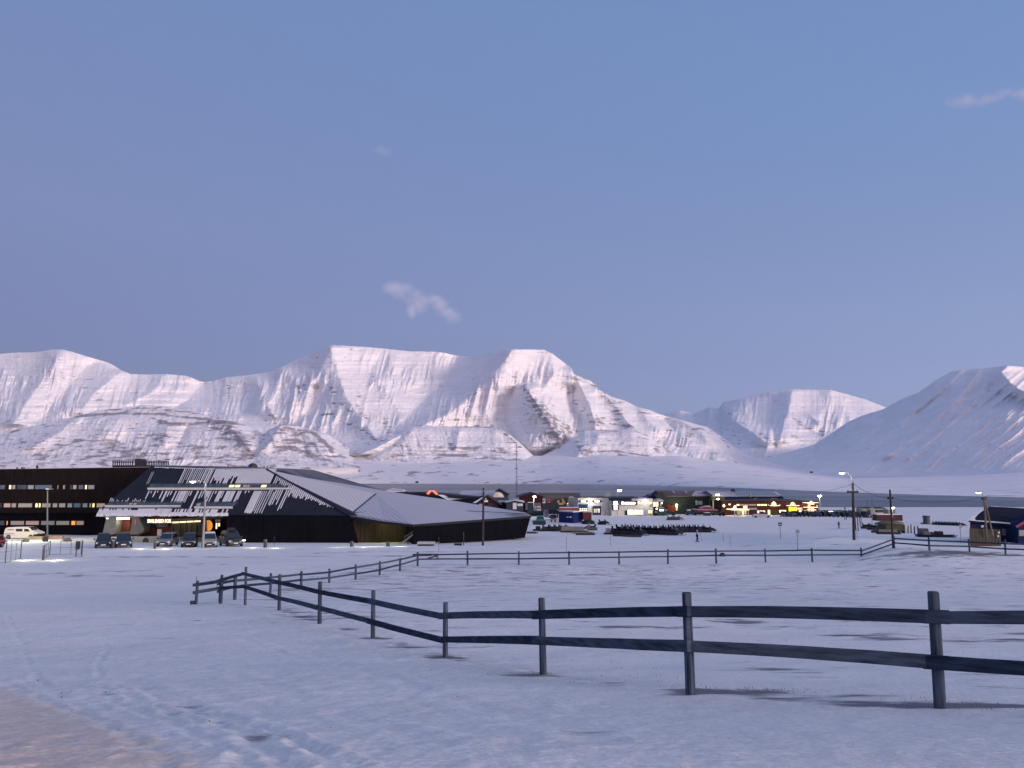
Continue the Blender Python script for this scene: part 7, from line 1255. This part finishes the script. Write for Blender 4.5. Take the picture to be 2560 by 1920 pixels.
# ---- mast
O_ = org(1291, 400, 1246); ms = thing('radio_mast', 'tall thin guyed lattice radio mast rising behind the dark red barn', 'mast', O_); H_ = at(1291, 1110, 400).z - O_.z; m_ = MB()
for k in range(3): a = 2.094 * k; m_.tube((.32 * math.cos(a), .32 * math.sin(a), 0), (.28 * math.cos(a), .28 * math.sin(a), H_), .075, n=4)
for j in range(14): z0_, z1_ = H_ * j / 14, H_ * (j + 1) / 14; m_.tube((.3, 0, z0_), (-.15, .26, z1_), .05, n=4); m_.tube((-.15, -.26, z0_), (.3, 0, z1_), .05, n=4)
m_.build('lattice', M_dsteel, ms)
for z_ in (.28, .55, .86): MB().box(-.8, .8, -.1, .1, H_ * z_ - .15, H_ * z_ + .15).build('crossarm', M_dsteel, ms)
# ---- right side: shore hut, red container, trailer, tank, cabin
r_, O_ = building('shore_hut', 'low white hut with a dark flat roof by the water, partly behind the grey sign', 'building', 2168, 2209, 1271.5, 1269.6, 1286, 270, 8, mat('pale_hut_wall', (.48, .47, .40), .8), R_dark); win(r_, O_, 2169, 2179, 1273.6, 1283, 270, M_glass); win(r_, O_, 2188.5, 2208, 1274.2, 1281.3, 270, M_glass, 'window', 1)
container(2220.5, 2238, 1274.5, 1288.5, 190, 2.4, mat('beige_hut', (.26, .22, .19), .8), 'beige box shaped hut under the yellow white lamp', name='box_hut')
O_ = Vector((at(2225, 1303, 172).x, 172, at(2225, 1303, 172).z)); container(2193, 2255.5, 1287.5, 1302, 172, 2.6, mat('dull_red_container', (.045, .010, .014), .7), 'long dull red container on a brown berm'); rock(2225, 1311, 66, 9, 'flat brown berm below the long dull red container', 55, mat('brown_berm', (.15, .125, .10), .9, nz=.2, nscale=1), None); o = C.objects[-1]; o.name = 'berm'; tag(o, None, 'berm')
blobobj('covered_trailer', 'olive camouflage covered trailer behind the slim utility pole', 'trailer', 2240, 1333, [('cover', mat('olive_cover', (.065, .07, .045), .9, nz=.4, nscale=1.5), [(2214,1326),(2215,1313),(2225,1311),(2240,1312.5),(2262,1312),(2264.5,1324),(2262,1327),(2236,1327)], 0, 2.4), ('chassis', M_trim, [(2216,1330),(2216,1326),(2263,1326),(2263,1329)], .1, 2), ('wheel', M_tyre, [(2245,1333),(2245,1328),(2250,1327.5),(2251,1333)], -.1, .3), ('wheel', M_tyre, [(2256,1333),(2257,1327.5),(2262,1328),(2262,1333)], -.1, .3), ('leg', M_steel, [(2263,1333),(2262,1318),(2264.8,1318),(2265.2,1333)], -.1, .2)])
O_ = G(2317, 1310.5); s_ = mpp(O_.y); tk = thing('round_tank', 'dark grey round tank with a snowy lid on a skid, alone on the snow', 'tank', O_); MB().lathe([(8 * s_, .5 * s_), (8.2 * s_, 18.5 * s_)], 18).build('drum', mat('slate_tank', (.06, .07, .09), .6), tk); MB().lathe([(9.4 * s_, 18.6 * s_), (9.6 * s_, 20 * s_), (7 * s_, 21 * s_), (.3, 21.6 * s_)], 18).build('lid', mat('slate_tank', (.06, .07, .09), .6), tk); MB().lathe([(6.2 * s_, 21.15 * s_), (4.5 * s_, 21.9 * s_), (.3, 22.3 * s_)], 14).build('snow', M_snow, tk); MB().box(-12 * s_, 8 * s_, -.4, .4, 0, 2 * s_).build('skid', M_dk, tk); MB().box(-13 * s_, -9.5 * s_, -.4, .4, 2 * s_, 4 * s_).build('motor', M_dk, tk)
# blue cabin
YC = 82.0; O_ = org(2500, YC); O_.z = float(hgt(O_.x, YC)); cb = thing('blue_cabin', 'navy blue cabin with a half snow covered roof at the right edge', 'building', O_)
def cbp(name, m_, pts, Y0, dY, label=None): return pp_(cb, O_, name, m_, pts, Y0, dY, label)
fr_ = [at(x, y, YC) for x, y in ((2425,1385),(2425,1306),(2545,1316),(2700,1326),(2700,1400))]; bk_ = [Vector((v.x * (YC + 7) / YC + .6, YC + 7, v.z)) for v in fr_]
MB().add(fr_ + bk_, [(0, 4, 3, 2, 1), (5, 6, 7, 8, 9), (0, 1, 6, 5), (1, 2, 7, 6), (2, 3, 8, 7), (3, 4, 9, 8), (4, 0, 5, 9)]).build('wall', W_navy, cb, O_)
a = [at(2421.5, 1305, YC - .5), at(2640, 1325, YC - .5), at(2640, 1279, YC + 4.5), at(2474.8, 1268.7, YC + 4.5)]; rfm = MB(); rfm.hexa([v for v in a], [v + Vector((0, 0, .14)) for v in a]); rfm.build('roof', mat('black_roofing_felt', (.012, .016, .03), .8), cb, O_)
def onc(px, py, off=.16):
    n_ = (a[1] - a[0]).cross(a[3] - a[0]).normalized(); A_, B_2, C_2 = ray(px, py); d = Vector((A_, B_2, C_2)); e = Vector((0, 0, EYE)); t_ = (a[0] - e).dot(n_) / d.dot(n_); return e + d * t_ + Vector((0, 0, off))
edge = [(2505,1308.5),(2511,1302),(2507,1297),(2513,1293),(2509,1288),(2517,1286),(2512,1282.5),(2524,1281),(2532,1278.5),(2540,1275.6),(2548,1274),(2600,1276.5),(2640,1280),(2640,1322),(2560,1315)]; MB().add([onc(*p_) for p_ in edge], [tuple(range(len(edge)))]).build('roof_snow', M_snow, cb, O_, label='patch of snow on the right half of the roof')
MB().add([onc(*p_) for p_ in [(2422,1303.8),(2430,1296),(2452,1279),(2456,1277),(2437,1300),(2440,1304.5),(2500,1308.2),(2545,1313.8),(2545,1315.6),(2422,1305)]], [tuple(range(10))[::-1]]).build('eave_snow', M_snow, cb, O_); MB().add([onc(*p_, .17) for p_ in [(2476,1268.6),(2640,1279),(2640,1280.5),(2476,1269.7)]], [(0, 1, 2, 3)]).build('ridge_snow', M_snow, cb, O_)
gb = cbp('gable_porch', W_navy, [(2545,1380),(2545,1315.5),(2600,1285),(2655,1315),(2655,1380)], YC - 2, 2.2); mb = MB(); mb.bar(at(2540, 1317.5, YC - 2.15), at(2600, 1282.5, YC - 2.15), .12, .22); mb.build('bargeboard', mat('crimson_board', (.22, .02, .05), .6), cb, O_); cbp('window', mat('pale_blind', (.26, .24, .22), .7), [(2548,1325),(2585,1325),(2585,1340),(2548,1340)], YC - 2.1, .1)
w_ = cbp('window', mat('white_window_frame', (.2, .2, .24), .6), [(2506.5,1322),(2523,1322.5),(2523,1338.8),(2506.5,1338)], YC - .08, .1); pp_(w_, O_, 'pane', mat('grey_curtain', (.10, .10, .13), .7), [(2508.5,1324),(2521,1324.5),(2521,1336.8),(2508.5,1336)], YC - .11, .05)
cbp('plate', mat('white_sign', (.7, .66, .7), .6), [(2453.5,1313),(2460,1313),(2460,1318.8),(2453.5,1318.8)], YC - .1, .1); cbp('corner_board', W_dred, [(2427.5,1320),(2427.5,1309),(2434,1309.5),(2434,1320)], YC - .1, .1)
cbp('snow_drift', mat('blue_grey_drift', (.3, .3, .36), .9), [(2500,1372),(2520,1357),(2700,1360),(2700,1390)], YC - 1.6, 1.6)  # drift in a darker blue-grey than the roof snow
O_ = org(2460, 77); bf = thing('board_fence', 'grey brown board fence screening the left end of the blue cabin', 'fence', O_); bq = random.Random(3)
for k in range(19): px = 2424.5 + k * 4.02; y0 = 1321 + (px - 2424) * .038 + bq.uniform(-.5, .5); y1 = 1364 + (px - 2424) * .10; pp_(bf, O_, 'board', mat(['grey_brown_board', 'greyer_board', 'browner_board'][k % 3], [(.085, .078, .066), (.075, .074, .072), (.095, .080, .060)][k % 3], .9, nz=.2, nscale=2, stretch=(3, 3, .4)), [(px + (.8 if k > 14 else 0), y0), (px + 3.8, y0), (px + 3.8 + (k > 14) * (k - 14) * .6, y1), (px, y1)], 77 + .03 * (k % 2), .06)
pb(bf, O_, 'rail', M_wood_d, 2425, 2500, 1330, 1332, 77.12, .08); pb(bf, O_, 'rail', M_wood_d, 2425, 2500, 1355, 1357, 77.12, .08)
for q_ in ((2497.5,1331.5),(2496,1340.5)): pb(bf, O_, 'fitting', mat('white_sign', (.7, .66, .7), .6), q_[0] - 1.3, q_[0] + 1.3, q_[1] - 2, q_[1] + 2, 76.8, .15)
# ---- ice floes near the right shore, small huts far across the fjord
hq = random.Random(5)
for px, py, Y, lab in ((1042,1205.5,3750,'tiny dark hut on the far shore behind the timber pole'),(1817,1193.5,4000,'tiny dark hut on the far lowland above the green hall'),(1929,1183.5,4300,'tiny dark hut on the far lowland left of the tallest utility pole'),(2029,1180.7,4600,'tiny dark hut on the far lowland, farthest right')):
    c_ = at(px, py, Y * .93); h_ = 2.5 * mpp(Y); w_ = 3.5 * mpp(Y); r2 = thing('far_hut', lab, 'hut', c_, 0, 'huts across the fjord'); MB().box(-w_, w_, 0, 5, -4, h_ * .6).build('wall', W_blk, r2); MB().prism([(-w_ * 1.05, h_ * .6), (0, h_), (w_ * 1.05, h_ * .6)][::-1], -.3, 5.3).build('roof', R_dark, r2)
# ================================================================== thin evening haze over the fjord
hz = MB().box(-16000, 16000, -400, 14500, -4, 1500).build('haze', None); tag(hz, kind='stuff')
mh = bpy.data.materials.new('evening_haze'); mh.use_nodes = True; t = mh.node_tree; t.nodes.remove(t.nodes['Principled BSDF']); pv = t.nodes.new('ShaderNodeVolumePrincipled')
pv.inputs['Color'].default_value = (0.72, 0.76, 0.98, 1); pv.inputs['Density'].default_value = 1.6e-5; pv.inputs['Anisotropy'].default_value = 0.0
t.links.new(pv.outputs[0], t.nodes['Material Output'].inputs['Volume']); hz.data.materials.append(mh)

# ---- pink wisps of cloud, real volumes outside the haze
def cloud(name, blobs, Y, dens, nscale, thick):
    blobs = [(a, b, c * 1.35, d * 1.35) for a, b, c, d in blobs]
    """blobs: (px, py, rpx, rpy)"""
    k = mpp(Y); x0 = min(b_[0] - b_[2] for b_ in blobs); x1 = max(b_[0] + b_[2] for b_ in blobs); y0 = min(b_[1] - b_[3] for b_ in blobs); y1 = max(b_[1] + b_[3] for b_ in blobs)
    c_ = at((x0 + x1) / 2, (y0 + y1) / 2, Y); o = MB().box(-(x1 - x0) / 2 * k, (x1 - x0) / 2 * k, -thick, thick, -(y1 - y0) / 2 * k * 1.03, (y1 - y0) / 2 * k * 1.03).build(name, None); o.location = c_; tag(o, kind='stuff')
    m = bpy.data.materials.new(name + '_vapour'); m.use_nodes = True; t = m.node_tree; t.nodes.remove(t.nodes['Principled BSDF']); n = t.nodes.new; l = t.links
    tcn = n('ShaderNodeTexCoord'); no = n('ShaderNodeTexNoise'); no.inputs['Scale'].default_value = nscale; no.inputs['Detail'].default_value = 4; l.new(tcn.outputs['Object'], no.inputs['Vector'])
    wa = n('ShaderNodeVectorMath'); wa.operation = 'MULTIPLY_ADD'; wa.inputs[1].default_value = (60, 60, 60); l.new(no.outputs['Color'], wa.inputs[0]); l.new(tcn.outputs['Object'], wa.inputs[2])
    acc = None
    for px, py, rx, ry in blobs:
        q = at(px, py, Y) - c_
        s1 = n('ShaderNodeVectorMath'); s1.operation = 'SUBTRACT'; l.new(wa.outputs[0], s1.inputs[0]); s1.inputs[1].default_value = (q.x + 30, 30, q.z + 30)
        s2 = n('ShaderNodeVectorMath'); s2.operation = 'MULTIPLY'; l.new(s1.outputs[0], s2.inputs[0]); s2.inputs[1].default_value = (1 / (rx * k), 1 / thick, 1 / (ry * k))
        s3 = n('ShaderNodeVectorMath'); s3.operation = 'LENGTH'; l.new(s2.outputs[0], s3.inputs[0])
        s4 = n('ShaderNodeMapRange'); s4.interpolation_type = 'SMOOTHSTEP'; s4.inputs['From Min'].default_value = 1.0; s4.inputs['From Max'].default_value = 0.0; l.new(s3.outputs['Value'], s4.inputs['Value'])
        if acc is None: acc = s4.outputs[0]
        else: a_ = n('ShaderNodeMath'); a_.operation = 'MAXIMUM'; l.new(acc, a_.inputs[0]); l.new(s4.outputs[0], a_.inputs[1]); acc = a_.outputs[0]
    r_ = n('ShaderNodeMapRange'); r_.inputs['From Min'].default_value = 0.32; r_.inputs['From Max'].default_value = 0.62; l.new(no.outputs[0], r_.inputs['Value'])
    mu = n('ShaderNodeMath'); mu.operation = 'MULTIPLY'; l.new(acc, mu.inputs[0]); l.new(r_.outputs[0], mu.inputs[1]); md = n('ShaderNodeMath'); md.operation = 'MULTIPLY'; l.new(mu.outputs[0], md.inputs[0]); md.inputs[1].default_value = dens
    pv = n('ShaderNodeVolumePrincipled'); pv.inputs['Color'].default_value = (1.0, 0.97, 0.99, 1); pv.inputs['Anisotropy'].default_value = -0.45; l.new(md.outputs[0], pv.inputs['Density']); l.new(pv.outputs[0], t.nodes['Material Output'].inputs['Volume']); o.data.materials.append(m)
cloud('cloud', [(985,720,30,18),(1008,728,34,22),(1035,742,30,20),(1050,758,22,26),(1062,752,30,16),(1084,750,28,15),(1100,762,24,16),(1116,780,26,18),(1132,792,24,18),(1030,775,14,24)], 9000, 0.0046, 0.006, 150)
cloud('cloud', [(2392,255,34,16),(2420,254,40,20),(2450,252,30,14),(2480,243,36,13),(2515,232,34,12),(2555,236,40,18),(2600,232,50,20)], 12000, 0.0045, 0.004, 150)
cloud('cloud', [(950,374,22,12),(965,380,18,12)], 11000, 0.0018, 0.006, 100)
